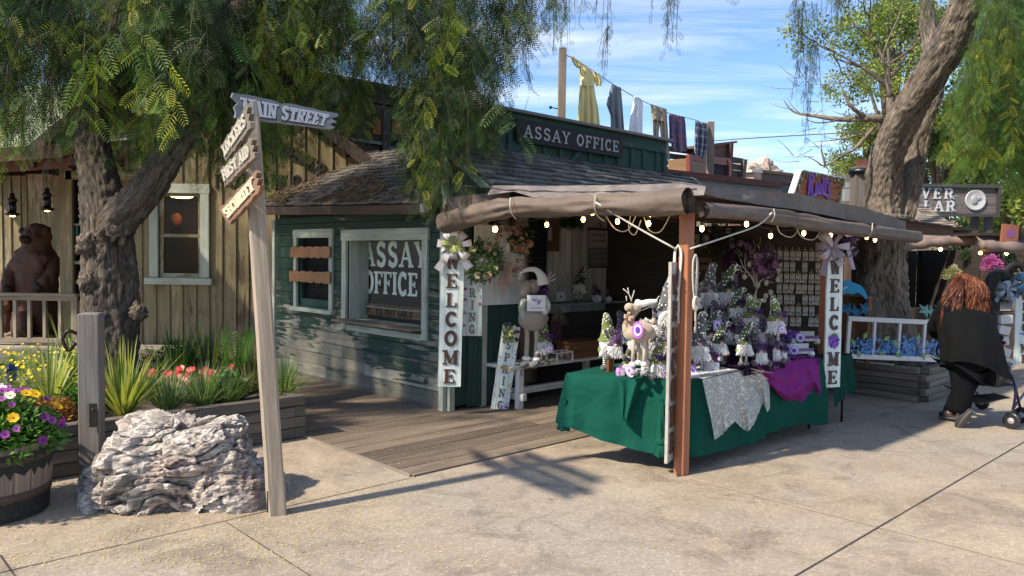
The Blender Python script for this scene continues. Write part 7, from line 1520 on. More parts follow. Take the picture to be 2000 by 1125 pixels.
# grey crate behind the moose, lolly tags, gift bag, small box
cr_ = thing('display_crate','grey painted crate behind the table moose carrying a gnome','crate',G(1292,730,ZT)); mb = MB((.13,.14,.14)); q = G(1300,720,ZT); mb.box((q.x-.02,q.y+.16,ZT+.13),(.26,.24,.26),Matrix.Rotation(.5,3,'Z'),bev=.01); mb.build('body','satin_paint',cr_); mb = MB((.5,.5,.5)); mb.tube([(q.x-.16,q.y+.03,ZT+.265),(q.x+.10,q.y+.03,ZT+.265)],.004,5); mb.build('rim','satin_paint',cr_)
def giftbag(lb,x,y,z,s,rz): 
    t = thing('gift_bag',lb,'gift bag',G(x,y,z),rz); p = t.location; mb = MB((.5,.25,.58),Matrix.Translation(p) @ Matrix.Rotation(rz,4,'Z')); mb.lathe([(.03*s,0),(.034*s,.03*s),(.028*s,.05*s)],4,smooth=False,axis=Matrix.Rotation(PI/4,3,'Z')); mb.build('bag','paper',t); mb = MB((.75,.74,.75),Matrix.Translation(p) @ Matrix.Rotation(rz,4,'Z')); mb.box((0,-.03*s,.025*s),(.025*s,.003,.035*s)); mb.build('label_card','paper',t); mb = MB((.25,.05,.35)); fluff(mb,p+V((0,0,.06*s)),(.03*s,.02*s,.015*s),8,[(.25,.05,.35),(.4,.1,.5)],2); mb.build('ribbon','tulle',t); return t
giftbag('small mauve gift box with white label before the little left gnome',1212,734,ZT,1.2,.3); giftbag('small mauve gift box with white label at the near table corner',1306,741,ZT,1.2,.2)
cd_ = thing('tag_card','tilted mauve oval tag card leaning by the moose hooves','card',G(1234,735,ZT)); mb = MB(M=frame(G(1230,738,ZT),(1,.2,.4),(-.2,-1,.3)))
for r,c,z in ((1,(.5,.3,.6),0),(.7,(.72,.62,.75),.002),(.4,(.2,.05,.4),.004)): mb.col = c; mb.prism([(.03*r*math.cos(a)+.02,.05*r*math.sin(a)+.045) for a in [2*PI*j/20 for j in range(20)]],z,z+.002)
mb.build('card','paper',cd_)
bx = thing('brown_notebook','small brown leather-like book standing beside the far left gnome','book',G(1191,726,ZT)); mb = MB((.16,.06,.02)); q = G(1191,726,ZT); mb.box((q.x,q.y,ZT+.058),(.05,.03,.115),Matrix.Rotation(.5,3,'Z'),bev=.004); mb.build('cover','satin_paint',bx); mb = MB((.5,.4,.3)); mb.box((q.x+.014,q.y+.008,ZT+.058),(.03,.022,.108),Matrix.Rotation(.5,3,'Z')); mb.build('pages','paper',bx)
tagL = []
def purple_tag(lb,x,y,z,tilt,s=1,rz=0):
    t = thing('purple_tag',lb,'tag',G(x,y,z),0,'purple berry tags among the gnomes'); mb = MB(M=Matrix.Translation(t.location) @ Matrix.Rotation(rz,4,'Z') @ Matrix.Rotation(PI/2-tilt,4,'X')); s *= 1.0
    mb.col = (.42,.28,.62); mb.prism([(-.034*s,0),(.034*s,0),(.034*s,.09*s),(-.034*s,.09*s)],0,.003); mb.build('card','paper',t); m2 = MB((.75,.7,.78),mb.M); m2.prism([(.024*s*math.cos(a),.045*s+.034*s*math.sin(a)) for a in [2*PI*j/18 for j in range(18)]],.004,.0055); m2.build('oval','paper',t); m3 = MB((.15,.04,.36),mb.M); m3.prism([(.011*s*math.cos(a),.045*s+.017*s*math.sin(a)) for a in [2*PI*j/12 for j in range(12)]],.0065,.008); m3.build('berry','paper',t)
for a in (('mauve berry tag lying at the foot of the striped-leg gnome',1358,738,ZT,.7,1.3,.4),('mauve berry tag standing right of the small dark gnome',1404,722,ZT+.02,.2,1.2,.1),('mauve berry tag at the top step\'s right end',1436,604,1.16,.1,1.2,0),('mauve berry tag by the grey-hatted gnome on the lower step',1446,694,Z1,.3,1.1,-.3),('mauve berry tag lying flat on the plum cloth',1458,714,ZT+.03,1.3,1.4,.6),('mauve berry tag in a brown frame below the top step',1401,646,1.0,.1,1.0,0)): purple_tag(*a)
ne = thing('lace_bag','sheer white lace gift bag in the middle of the gnomes','bag',G(1403,690,Z1)); mb = MB((.5,.52,.48)); q = G(1404,672,Z2); mb.grid(lambda u,v: q+V(((u-.5)*.17*(1-.55*v),-.06-.03*math.sin(u*18),.06-.17*v*(1-.3*abs(u-.5)))),26,10); mb.build('net','lace',ne)
ne = thing('lace_bag','crumpled white net bag on the lower step above the plum cloth','bag',G(1440,712,Z1)); mb = MB((.5,.52,.48)); q = G(1445,708,ZT+.05); mb.grid(lambda u,v: q+V(((u-.5)*.22,-.02-.05*v,.05*math.sin(PI*u)*(1-v)+.01*math.sin(u*22))),26,6); mb.build('net','lace',ne)
wt_ = thing('white_price_tag','white angular price tag on the plum cloth','price tag',G(1492,708,ZT)); mb = MB((.75,.75,.72),frame(G(1486,716,ZT+.03),(1,.1,-.2),(0,-1,.5))); mb.prism([(0,0),(.045,0),(.055,.03),(.03,.055),(0,.05)],0,.002); mb.build('card','paper',wt_)
wt_ = thing('kraft_card','cream kraft card standing among the gnomes near the lace bag','card',G(1396,652,1.0)); mb = MB((.5,.44,.30),frame(G(1388,634,1.02),(1,.1,-.25),(0,-1,.1))); mb.prism([(0,-.04),(.085,-.04),(.085,.03),(0,.03)],0,.002); mb.build('card','paper',wt_)
# toy benches with berries
for k,(x,y,z) in enumerate(((1568,672,ZT+.10),(1556,697,ZT+.01))):
    p = G(x,y,z); t = thing('toy_bench',('upper' if k == 0 else 'lower')+' miniature white bench with mauve berry tag and purple berries','toy bench',p,.2,'miniature white benches'); mb = MB((.70,.70,.68),Matrix.Translation(p) @ Matrix.Rotation(.25,4,'Z')); mb.box((0,0,.045),(.30,.09,.02)); mb.box((0,.04,.095),(.30,.012,.05)); mb.build('seat','white_painted',t)
    for sx in (-.13,.13): mb = MB((.70,.70,.68),Matrix.Translation(p) @ Matrix.Rotation(.25,4,'Z')); mb.box((sx,-.02,.02),(.035,.03,.04)); mb.lathe([(.03,-.006),(.03,.006)],12,(sx,-.045,.03),axis=Matrix.Rotation(PI/2,3,'X')); mb.build('leg','white_painted',t)
    F_ = frame(p+V((-.06,-.09,.07)),(1,.1,0),(0,-1,.1)); mb = MB(M=F_)
    for r,c,z0_ in ((.046,(.42,.28,.62),0),(.034,(.72,.66,.78),.003),(.02,(.14,.04,.36),.006)): mb.col = c; mb.prism([(r*math.cos(a),r*math.sin(a)) for a in [2*PI*j/22 for j in range(22)]],z0_,z0_+.003)
    mb.build('round_tag','paper',t); mb = MB((.12,.05,.22)); mb.beam(p+V((-.06,-.08,.075)),p+V((.15,-.02,.075)),.002,.022); mb.build('ribbon','silk',t)
    mb = MB(); 
    for i in range(40): mb.col = random.choice([(.14,.05,.38),(.2,.09,.5),(.1,.03,.28)]); mb.ell(p+V((random.gauss(-.14,.035),random.gauss(-.04,.02),.09+random.gauss(0,.025))),.013,7,5)
    mb.build('berries','satin_paint',t)
pr = thing('price_board','tiny black price board reading $16.50 above the toy benches','sign',G(1578,664,1.0)); F_ = frame(T(1569,664,-2.35),(.98,.1,0),(0,-1,0)); mb = MB((.015,.015,.018),F_); mb.prism([(-.01,-.02),(.12,-.02),(.12,.06),(-.01,.06)],-.008,0); mb.build('board','satin_paint',pr); mb = MB((.7,.7,.7),F_); letters(mb,'$16.50',.034,.005,.004,.001,.16,.12,sx=.8,sp=.06,serif=0); mb.build('lettering','paper',pr); mb = MB((.3,.25,.2)); q = F_ @ V((.055,-.02,-.01)); mb.tube([q,V((q.x,q.y,ZT))],.004,6); mb.build('stake','matt',pr)
# ---------------------------------------------------------------- earring board
SW_ = 3.36
eb = thing('earring_rack','tall dark pegboard rack holding rows of white earring cards at the right of the stall','display rack',S(1552,640,SW_-.03)); FE = LOC @ Matrix.Translation((SW_-.03,0,0)) @ Matrix(((0,0,-1,0),(-1,0,0,0),(0,1,0,0),(0,0,0,1)))
def epx(x,y): q = loc(S(x,y,SW_-.06)); return -q[1],q[2]
xa,zb_ = epx(1500,660); xb,zt4 = epx(1606,480); mb = MB((.05,.04,.03),FE); mb.box(((xa+xb)/2,(zb_+zt4)/2-.1,-.0),(xb-xa+.1,zt4-zb_+.4,.02)); mb.build('backboard','dark_wood',eb)
mb = MB((.35,.27,.17),FE)
ex0,ez0 = epx(1511,486)
proto = None; rowy = [488,510,532,553,574,596,617]; miss = {(1,4),(1,6),(1,0),(3,0),(4,4),(5,1),(5,7),(6,5),(2,0)}
ordn = ['first','second','third','fourth','fifth','sixth','seventh','eighth']; rown = ['top','second','third','fourth','fifth','sixth','lowest']
for r,y in enumerate(rowy):
    a,z = epx(1505,y); b,z2 = epx(1601,y+1); mb.tube([(a,z+.006,.02),(b,z2+.006,.02)],.003,4)
mb.build('wire','matt',eb)
c0 = thing('earring_card','earring card','earring card',(0,0,0),ANG-PI/2+PI,'white earring cards pegged on the rack')
c0.rotation_euler = (0,0,0); XF[c0.name] = IDM
mb = MB((.50,.50,.47)); mb.box((0,0,-.06),(.058,.002,.10)); mb.build('card','paper',c0); mb = MB((.38,.28,.17)); mb.box((0,-.006,.0),(.011,.012,.07)); mb.build('clothes_peg','smooth_wood',c0)
for sx in (-.013,.013): mb = MB((.06,.07,.08)); mb.ell((sx,-.004,-.075),(.007,.004,.012),8,5); mb.build('earring','satin_paint',c0)
first = True
for r,y in enumerate(rowy):
    for k in range(8):
        if (r,k) in miss: continue
        x = 1511+k*12.4+random.uniform(-.8,.8); a,z = epx(x,y+k*.25); p = FE @ V((a,z,.035)); lb = 'white earring card, %s from the left in the %s row of the rack' % (ordn[k],rown[r]); rz = ANG-PI/2
        if first: c0.location = p; c0.rotation_euler = (0,random.uniform(-.08,.08),rz); c0['label'] = lb; first = False
        else: dup(c0,p,rz,lb,tilt=(0,random.gauss(0,.07)))
# twig tree display
tw_ = thing('twig_display_tree','bare silvery twig tree hung with small round wooden tags behind the gnomes','display tree',G(1478,600,1.15)); mb = MB((.42,.38,.33)); d = 7.6
def w_(x,y,dy=0): q = Y(x,y,d); return V((q.x,d+dy,q.z))
B0 = w_(1473,600)
for pts,r in (([(1478,600),(1473,580),(1478,562)],.03),([(1478,562),(1466,540),(1452,522),(1445,505)],.013),([(1478,562),(1490,548),(1505,541),(1514,536)],.013),([(1478,565),(1482,535),(1492,525),(1505,518)],.011),([(1476,560),(1470,525),(1462,498)],.009),([(1478,560),(1476,520),(1482,490),(1478,478)],.009),([(1482,540),(1488,510),(1486,488)],.008),([(1460,532),(1450,530),(1440,520)],.006),([(1466,510),(1473,498),(1476,488)],.006),([(1482,520),(1498,505),(1500,490)],.006),([(1495,545),(1506,552),(1512,550)],.006),([(1456,525),(1452,508),(1458,495)],.006)):
    twig(mb,[w_(x,y,random.uniform(-.05,.05)) for x,y in pts],r,.003,6)
for i in range(30): q = w_(random.uniform(1445,1512),random.uniform(480,545),random.uniform(-.1,.1)); a = random.uniform(.3,2.8); twig(mb,[q,q+V((math.cos(a)*.05,0,math.sin(a)*.05)),q+V((math.cos(a+.3)*.1,0,math.sin(a+.3)*.1))],.003,.001,3)
mb.build('branches','matt',tw_)
for k,(x,y) in enumerate(((1474,556),(1490,552),(1494,498),(1458,516),(1448,540),(1489,577),(1498,570),(1513,528),(1486,585),(1512,545),(1470,500))): mb = MB((.42,.36,.27)); mb.lathe([(.022,0),(.022,.004)],12,w_(x,y,-.1),axis=Matrix.Rotation(PI/2,3,'X'),sy=1.3); mb.build('wooden_tag','matt',tw_)
wreath('berry_wreath','small dark purple wreath hanging in the twig tree',w_(1488,512,-.05),.09,[(.05,.02,.07),(.09,.04,.12)],[(.2,.1,.25)],90)
# ---------------------------------------------------------------- back wall goods
def onback(x,y,dz=.0): return T(x,y,rt-.03-dz)
def rectT(parent,name,mat,x0,y0,x1,y1,col,th=.02,tt=.70):
    a = loc(T(x0,y1,tt)); b = loc(T(x1,y0,tt)); cy = loc(T((x0+x1)/2,(y0+y1)/2,tt)); h = loc(T(x0,y0,tt))[2]-loc(T(x0,y1,tt))[2]; mb = MB(col,LOC); mb.box(((a[0]+b[0])/2,tt+.0,cy[2]),(b[0]-a[0],th,h),bev=.003); return mb.build(name,mat,parent)
sh_ = thing('wall_shelf','long plain shelf across the stall\'s back wall at counter height','shelf',T(1150,592,.5),ANG); a = loc(T(1085,594,.42)); b = loc(T(1240,590,.42)); mb = MB((.3,.29,.27),LOC); mb.box(((a[0]+b[0])/2+.1,.58,a[2]-.012),(b[0]-a[0]+.3,.32,.025)); mb.build('board','weathered_wood',sh_)
mb = MB((.04,.03,.025),LOC); mb.box(((a[0]+b[0])/2,.60,.45),(b[0]-a[0]+.2,.03,.86)); mb.build('apron','dark_wood',sh_)
fp_ = thing('framed_print','brown spotted frame with a small print hung high at the back of the stall, left','picture',T(1080,450,.7),ANG); rectT(fp_,'frame','dark_wood',1068,423,1093,491,(.12,.065,.03)); rectT(fp_,'print','paper',1070,443,1078,470,(.35,.36,.35),.01,.685)
fp_ = thing('framed_print','dark framed print in the gloom right of the wall hanging','picture',T(1255,470,.7),ANG); rectT(fp_,'frame','dark_wood',1240,452,1268,498,(.03,.025,.02)); rectT(fp_,'print','paper',1250,456,1259,480,(.25,.25,.24),.01,.685)
for lb,x0_,x1_,y0_,y1_ in (('dark louvred shutter beside the moose\'s head',1036,1066,428,600),('dark louvred shutter behind the wall hanging\'s right',1203,1238,440,600)):
    t = thing('louvred_shutter',lb,'shutter',T((x0_+x1_)/2,500,.68),ANG); a = loc(T(x0_,y1_,.66)); b = loc(T(x1_,y0_,.66)); mb = MB((.012,.018,.022),LOC)
    for z in np.arange(a[2],b[2],.045): mb.box(((a[0]+b[0])/2,.66,z),(b[0]-a[0],.012,.04),Matrix.Rotation(.5,3,'X'))
    mb.build('slats','satin_paint',t); mb = MB((.014,.02,.024),LOC); mb.box((a[0],.66,(a[2]+b[2])/2),(.03,.03,b[2]-a[2])); mb.box((b[0],.66,(a[2]+b[2])/2),(.03,.03,b[2]-a[2])); mb.build('frame','satin_paint',t)
wh = thing('wall_hanging','scroll wall hanging with script on top and dark pattern below, on the stall\'s back wall','wall hanging',T(1168,480,.7),ANG); rectT(wh,'cloth','cloth',1151,450,1187,483,(.33,.31,.25),.008,.69); rectT(wh,'patterned_cloth','cloth',1151,484,1187,520,(.10,.11,.11),.009,.688)
rectT(wh,'rod','smooth_wood',1149,446,1189,450,(.06,.03,.02),.02,.68); rectT(wh,'rod','smooth_wood',1149,520,1189,523,(.06,.03,.02),.02,.68); mb = MB((.05,.04,.03)); mb.tube([T(1158,446,.67),T(1169,436,.67),T(1180,446,.67)],.004,5); mb.build('cord','matt',wh)
mb = MB((.12,.12,.11)); 
for r in range(2): mb.tube(cat([T(1156+i*1.1,459+r*12+2.5*math.sin(i*1.9+r),.68) for i in range(24)],2),.004,4)
for r in range(3):
    for i in range(6): q = T(1155+i*5.6,491+r*10,.676); mb.col = (.3,.31,.3); mb.lathe([(.022,0),(.015,.002)],8,q,axis=Matrix((U3,Z3,-V3)).transposed(),cap=False)
mb.build('motif','cloth',wh)
gl = thing('greenery_bunch','dim hanging greenery above the back SPRING board','greenery',T(1115,440,.6)); f = Fol(); leafblob(f,T(1115,440,.62),(.13,.06,.2),170,[(.04,.08,.03),(.06,.10,.04)],.09); f.build('foliage','leaf',gl)
ca = thing('picture_card','small white hummingbird card on an easel at the left of the back shelf','card',T(1096,580,.5)); rectT(ca,'card','paper',1087,570,1102,588,(.55,.54,.56),.01,.45); mb = MB((.12,.05,.3)); mb.ell(T(1095,579,.44),(.025,.004,.014),8,5,rot=Matrix.Rotation(.5,3,'Y')); mb.build('picture','paper',ca)
bk = thing('wicker_basket','brown wicker picnic basket on the bench behind the glass box','basket',G(1150,700,bz),ANG); q = loc(G(1120,703,bz)); mb = MB((.22,.10,.035),LOC)
for i in range(9): mb.box((q[0]+.24,q[1]+.14,bz+.012+i*.017),(.46+(.004 if i % 2 else 0),.26+(.004 if i % 2 else 0),.0155),bev=.004)
mb.build('body','weathered_wood',bk); mb = MB((.26,.12,.04),LOC); mb.box((q[0]+.24,q[1]+.14,bz+.175),(.49,.29,.03),bev=.008); mb.build('lid','weathered_wood',bk)
gb = thing('glass_box','small white-framed glass display box on the bench','glass box',G(1105,708,bz),ANG); q = loc(G(1088,711,bz)); mb = MB((.55,.54,.5),LOC)
for sx in (0,.24):
    for sy in (0,.16): mb.box((q[0]+sx,q[1]+sy,bz+.055),(.012,.012,.11))
for z in (.006,.112):
    for sy in (0,.16): mb.box((q[0]+.12,q[1]+sy,bz+z),(.252,.012,.012))
    for sx in (0,.24): mb.box((q[0]+sx,q[1]+.08,bz+z),(.012,.148,.012))
mb.build('frame','white_painted',gb); mb = MB((.5,.5,.5),LOC); mb.box((q[0]+.12,q[1]+.0,bz+.058),(.225,.003,.095)); mb.box((q[0],q[1]+.08,bz+.058),(.003,.145,.095)); mb.build('pane','glass',gb)
ds = thing('dried_bunch','dried straw bunch with coloured card hanging from the shelf edge','dried flowers',T(1090,620,.35)); mb = MB()
for i in range(60): q = T(1090+random.gauss(0,4),603,.35); a = random.gauss(0,.5); mb.col = random.choice([(.3,.24,.15),(.4,.33,.2)]); mb.tube([q,q+V((math.sin(a)*.08,-.01,-.1)),q+V((math.sin(a)*.12,0,-.2))],.0025,4)
mb.build('straw','matt',ds); rectT(ds,'card','paper',1075,628,1097,668,(.12,.04,.06),.01,.33)
cr2 = thing('round_card','round white tag on the bench gnome','tag',G(1074,700,bz)); mb = MB((.6,.6,.58)); mb.lathe([(.042,0),(.042,.003)],18,Y(1073,682,7.9),axis=Matrix.Rotation(PI/2,3,'X')); mb.build('disc','paper',cr2)
for lb,p_,r_,lf,bl in (('dim cream and purple wreath deep in the stall left of the post',T(1262,520,.6),.13,[(.06,.05,.03),(.1,.05,.1)],[(.4,.33,.28),(.25,.1,.3)]),('dim peach flower wreath low at the back, beside the dark print',T(1290,548,.6),.11,[(.08,.06,.04)],[(.45,.3,.22)]),('dim greenery wreath on the dark side wall above the gnomes',S(1400,470,3.3),.16,[(.05,.08,.04),(.08,.1,.05)],[(.4,.36,.4),(.2,.06,.25)]),('dark purple wreath on the side wall near the twig tree',S(1440,500,3.3),.15,[(.07,.02,.10),(.04,.02,.05)],[(.3,.15,.35)])): wreath('wreath',lb,p_,r_,lf,bl,170)
for lb,x,y,c in (('small pale print on the dark side wall',1352,470,(.3,.28,.25)),('small brown plaque on the dark side wall',1375,515,(.16,.09,.05)),('small lilac plaque on the dark side wall',1425,545,(.25,.18,.3))): p_ = loc(S(x,y,3.40)); t = thing('wall_plaque',lb,'plaque',S(x,y,3.4),ANG); mb = MB(c,LOC); mb.box((3.40,p_[1],p_[2]),(.02,.22,.16),bev=.003); mb.build('panel','paper',t); mb = MB((.03,.025,.02),LOC); mb.box((3.388,p_[1],p_[2]),(.006,.12,.03)); mb.build('motif','matt',t)
# string lights
sl_t = thing('string_lights','string of small warm filament bulbs hung under the awning edge','string lights',S(1100,420,-.1)); mb = MB((.02,.02,.02)); bulbs = [('S',967,446),('S',1068,438),('S',1139,428),('S',1157,415),('S',1206,432),('S',1270,414),('S',1267,436),('T',1371,446),('T',1458,437),('T',1505,460),('T',1570,455),('T',1623,459),('T',1693,463),('T',1709,468)]
pos = [(S(x,y,.0) if k == 'S' else T(x,y,-2.9)) for k,x,y in bulbs]
for a,b in zip(pos,pos[1:]): mb.tube(cat([a+V((0,0,.06)),(a+b)/2+V((0,0,.03)),b+V((0,0,.06))],4),.004,5)
mb.build('wire','matt',sl_t)
for i,p in enumerate(pos):
    s = 1.5 if i in (0,5) else 1; mb = MB((.02,.02,.02)); mb.lathe([(.012,.02),(.014,.055),(.008,.065)],10,p); mb.build('socket','plastic',sl_t); mb = MB((.8,.5,.2)); mb.lathe([(.0,-.026*s),(.012*s,-.02*s),(.017*s,-.004*s),(.012*s,.016)],12,p); mb.build('bulb','bulb',sl_t)

# ---------------------------------------------------------------- washing line above the roofs
TL = 2.0
def L_(x,y,dt=0): return T(x,y,TL+dt)
cz = lambda x: interp(x,[(1105,107),(1125,116),(1190,160),(1240,190),(1305,221),(1360,235),(1388,247)])
def pole(lb,x0,y0,x1,y1,w):
    a = L_(x0,y0); b = L_(x1,y1+70); t = thing('line_pole',lb,'pole',(b.x,b.y,2.2)); mb = MB((.19,.15,.115)); mb.beam(V((b.x,b.y,2.2)),a,w,w,up=(0,1,0),bev=.008); mb.build('shaft','weathered_wood',t)
    mb = MB((.03,.03,.03)); q = L_(x0-2,y0+120); mb.tube([q,q+V((-.16,0,.03))],.008,6); mb.ell(q+V((-.17,0,.03)),.025,8,6); mb.build('bracket','metal',t); return t
pole('tall grey wooden pole holding the left end of the washing line',1099,94,1095,236,.115); pole('short grey wooden pole holding the right end of the washing line',1388,238,1386,330,.12)
wl_ = thing('washing_line','thin rope strung between the two rooftop poles','washing line',L_(1250,190)); mb = MB((.2,.17,.13)); mb.tube([L_(x,cz(x)) for x in (1103,1125,1150,1190,1215,1240,1272,1305,1335,1360,1386)],.007,5); mb.build('rope','rope',wl_)
def garment(parent,name,rows,col,mat='cloth',depth=.05,folds=7,amp=.02,seed=0,plaid=None,nu=40,nv=26):
    """rows: (y, xl, xr) measured down the garment; a flattened tube with folds"""
    def row(v):
        j = v*(len(rows)-1); i = min(int(j),len(rows)-2); k = j-i; return [lerp(rows[i][q],rows[i+1][q],k) for q in range(len(rows[0]))]
    def f(u,v):
        r = row(v); a = 2*PI*u; cx = (r[1]+r[2])/2; hw = (r[2]-r[1])/2; yy = r[0]+(r[3]*(math.cos(a)) if len(r) > 3 else 0); dd = -math.sin(a)*depth*(.4+.6*v)+amp*(.3+v)*math.sin(math.cos(a)*folds+seed+v*1.5)+.02*noise.noise(V((math.cos(a)*2,v*4,seed)))
        return L_(cx-hw*math.cos(a)*-1,yy,-dd)
    mb = MB(col); mb.grid(f,nu,nv,colfn=plaid); return mb.build(name,mat,parent)
dr_ = thing('dress','long pale yellow puff-sleeved dress pegged on the washing line','dress',L_(1148,150)); yc = (.76,.62,.26)
garment(dr_,'skirt',[(166,1133,1160),(185,1131,1163),(210,1129,1168),(235,1128,1171),(252,1127,1172,)],yc,folds=11,amp=.05,depth=.10,seed=1)
garment(dr_,'bodice',[(126,1131,1150,7),(140,1132,1162,7),(152,1133,1163,4),(168,1133,1160,0)],yc,folds=5,amp=.02,depth=.06,seed=2)
garment(dr_,'sleeve',[(110,1114,1120,0),(118,1116,1130,2),(128,1120,1137,3),(134,1127,1139,1)],yc,folds=6,amp=.03,depth=.06,seed=3,nu=24,nv=12); garment(dr_,'sleeve',[(141,1157,1166,3),(150,1159,1174,2),(160,1162,1176,1),(168,1164,1174,0)],yc,folds=6,amp=.03,depth=.06,seed=5,nu=24,nv=12)
def single(name,lb,ct,parts,col,mat='cloth',**k):
    t = thing(name,lb,ct,L_((parts[0][1][0][1]+parts[0][1][0][2])/2,parts[0][1][0][0]))
    for nm,rows in parts: garment(t,nm,rows,col,mat,seed=rows[0][1] % 7,**k)
single('shirt','dark grey shirt hanging on the line, next to the yellow dress','shirt',[('front',[(168,1195,1213,3),(182,1190,1214,3),(205,1189,1216,3),(235,1192,1218,1),(262,1193,1220,0)]),('sleeve',[(190,1188,1198,2),(205,1184,1196,2),(214,1187,1198,2),(222,1190,1200,2)])],(.135,.15,.17))
single('shirt','white shirt hanging in the middle of the washing line','shirt',[('front',[(190,1238,1252,2),(200,1237,1256,3),(225,1232,1255,3),(250,1229,1255,2),(272,1226,1255,0)])],(.78,.80,.83))
single('trousers','tan trousers hanging on the line between white and plaid shirts','trousers',[('waist',[(208,1271,1302,5),(222,1272,1303,3),(236,1274,1303,2)]),('leg',[(234,1274,1290,1),(255,1275,1287,0),(280,1277,1286,0)]),('leg',[(234,1288,1303,1),(262,1290,1305,0),(290,1294,1307,0),(312,1297,1309,0)])],(.30,.235,.15),depth=.05)
def plaidf(a,b,c,n=10,m=12):
    def f(u,v):
        x = (math.cos(2*PI*u)*.5+.5)*n; y = v*m; px_ = (x % 2) < .6; py = (y % 2) < .6; return c if (px_ and py) else (b if (px_ or py) else a)
    return f
t = thing('shirt','navy and red plaid shirt hanging on the washing line','shirt',L_(1323,228)); garment(t,'front',[(225,1308,1337,3),(240,1308,1339,3),(270,1309,1341,2),(290,1312,1342,1),(296,1318,1338,0)],(.05,.05,.12),plaid=plaidf((.035,.04,.12),(.13,.03,.06),(.22,.06,.07),12,14),nu=72,nv=44,depth=.06); garment(t,'sleeve',[(225,1306,1313,0),(250,1307,1314,0),(280,1307,1313,0)],(.1,.04,.08),nu=16,nv=12)
t = thing('shirt','black and grey plaid shirt at the right end of the washing line','shirt',L_(1370,240)); garment(t,'front',[(238,1358,1380,2),(255,1357,1382,3),(280,1356,1383,2),(298,1356,1380,4),(306,1358,1376,6)],(.05,.05,.08),plaid=plaidf((.02,.025,.05),(.12,.15,.2),(.3,.33,.36),10,12),nu=72,nv=44,depth=.06,folds=9,amp=.035)
# ---------------------------------------------------------------- roofs to the right of the washing
tt_ = 1.2
rr1 = thing('rooftop_hut','brown rooftop shed with red trim and open black side, behind the right line pole','shed',T(1400,340,2.6),ANG)
def boxT(parent,name,mat,pts4,tt,depth,col,back=True):
    mb = MB(col); P = [T(x,y,tt) for x,y in pts4]; Q = [p+V3*depth for p in P]; mb.add(P+Q,[(0,1,2,3),(7,6,5,4),(0,4,5,1),(1,5,6,2),(2,6,7,3),(3,7,4,0)],[[(0,0),(1,0),(1,.6),(0,.6)]]*6,None,False); return mb.build(name,mat,parent)
# brown gable piece, red trimmed box, black opening, slatted side
boxT(rr1,'upper_wall','dark_wood',[(1394,305),(1426,312),(1430,281),(1394,284)],2.75,.6,(.12,.06,.045)); boxT(rr1,'roof_edge','dark_wood',[(1392,286),(1440,279),(1440,275),(1392,281)],2.7,.8,(.14,.08,.06)); boxT(rr1,'end_post','dark_wood',[(1425,345),(1430,346),(1433,279),(1428,279)],2.65,.1,(.10,.05,.04))
boxT(rr1,'red_trim','satin_paint',[(1348,312),(1426,324),(1427,309),(1348,302)],2.6,.08,(.17,.035,.028)); boxT(rr1,'red_post','satin_paint',[(1347,336),(1354,337),(1354,302),(1347,301)],2.58,.08,(.2,.04,.03)); boxT(rr1,'front_panel','smooth_wood',[(1354,336),(1379,337),(1379,310),(1354,308)],2.62,.6,(.25,.15,.075)); boxT(rr1,'opening','matt',[(1393,342),(1424,345),(1425,316),(1393,312)],2.63,.5,(.006,.006,.012))
boxT(rr1,'red_post','satin_paint',[(1424,346),(1429,347),(1429,312),(1424,312)],2.57,.08,(.17,.035,.028))
sf = thing('slatted_screen','dark slatted wooden screens on the roof either side of the shed','screen',T(1330,320,3.2),ANG)
for k,(y0_,y1_) in enumerate(((284,297),(298,311),(312,324),(325,336))): boxT(sf,'slat','dark_wood',[(1298,y1_-3),(1349,y1_+4),(1349,y0_+6),(1298,y0_)],3.3+.02*k,.04,(.035,.025,.02))
for k,(y0_,y1_) in enumerate(((306,318),(319,331),(332,345))): boxT(sf,'slat','dark_wood',[(1431,y1_),(1452,y1_+2),(1454,y0_+4),(1431,y0_)],2.9+.02*k,.04,(.04,.035,.03))
boxT(sf,'post','weathered_wood',[(1450,350),(1456,350),(1460,311),(1454,311)],2.85,.08,(.12,.10,.08))
lw = thing('grey_roof_wall','low grey weathered parapet wall with dark red coping behind the awning','wall',T(1400,350,tt_),ANG)
boxT(lw,'wall','weathered_wood',[(1290,420),(1527,440),(1527,362),(1290,340)],tt_,.15,(.20,.19,.175)); boxT(lw,'coping','dark_wood',[(1296,341),(1528,367),(1528,356),(1296,329)],tt_-.05,.25,(.10,.028,.02)); boxT(lw,'end_panel','dark_wood',[(1527,440),(1552,440),(1552,363),(1527,362)],tt_+.1,.1,(.06,.075,.08))
b2 = thing('dark_timber_building','dark timber roof structure with a pale capped end between the shed and the farm sign','building',T(1500,350,4),ANG)
boxT(b2,'beam_wall','dark_wood',[(1488,352),(1560,362),(1560,342),(1488,334)],4,.6,(.075,.055,.045)); boxT(b2,'wall','dark_wood',[(1475,420),(1560,420),(1560,360),(1475,350)],4.1,.5,(.05,.045,.04)); boxT(b2,'cap','satin_paint',[(1469,336),(1490,338),(1489,331),(1469,331)],3.9,.3,(.55,.5,.45)); boxT(b2,'end_block','matt',[(1472,352),(1487,354),(1487,338),(1472,337)],3.92,.3,(.35,.25,.19)); boxT(b2,'ridge','dark_wood',[(1489,336),(1555,344),(1548,338),(1489,331)],3.95,.5,(.13,.10,.08))
rkk = thing('red_rock_outcrop','sandy red rock outcrop rising beyond the dark roofs','rock',Y(1482,340,30)); mb = MB((.42,.32,.25)); mb.ell(Y(1470,338,30),(.95,.6,.40),40,26,nz=.5,ns=14); mb.ell(Y(1490,328,30),(.36,.5,.42),30,20,nz=.35,ns=12); mb.build('rock','rock',rkk)
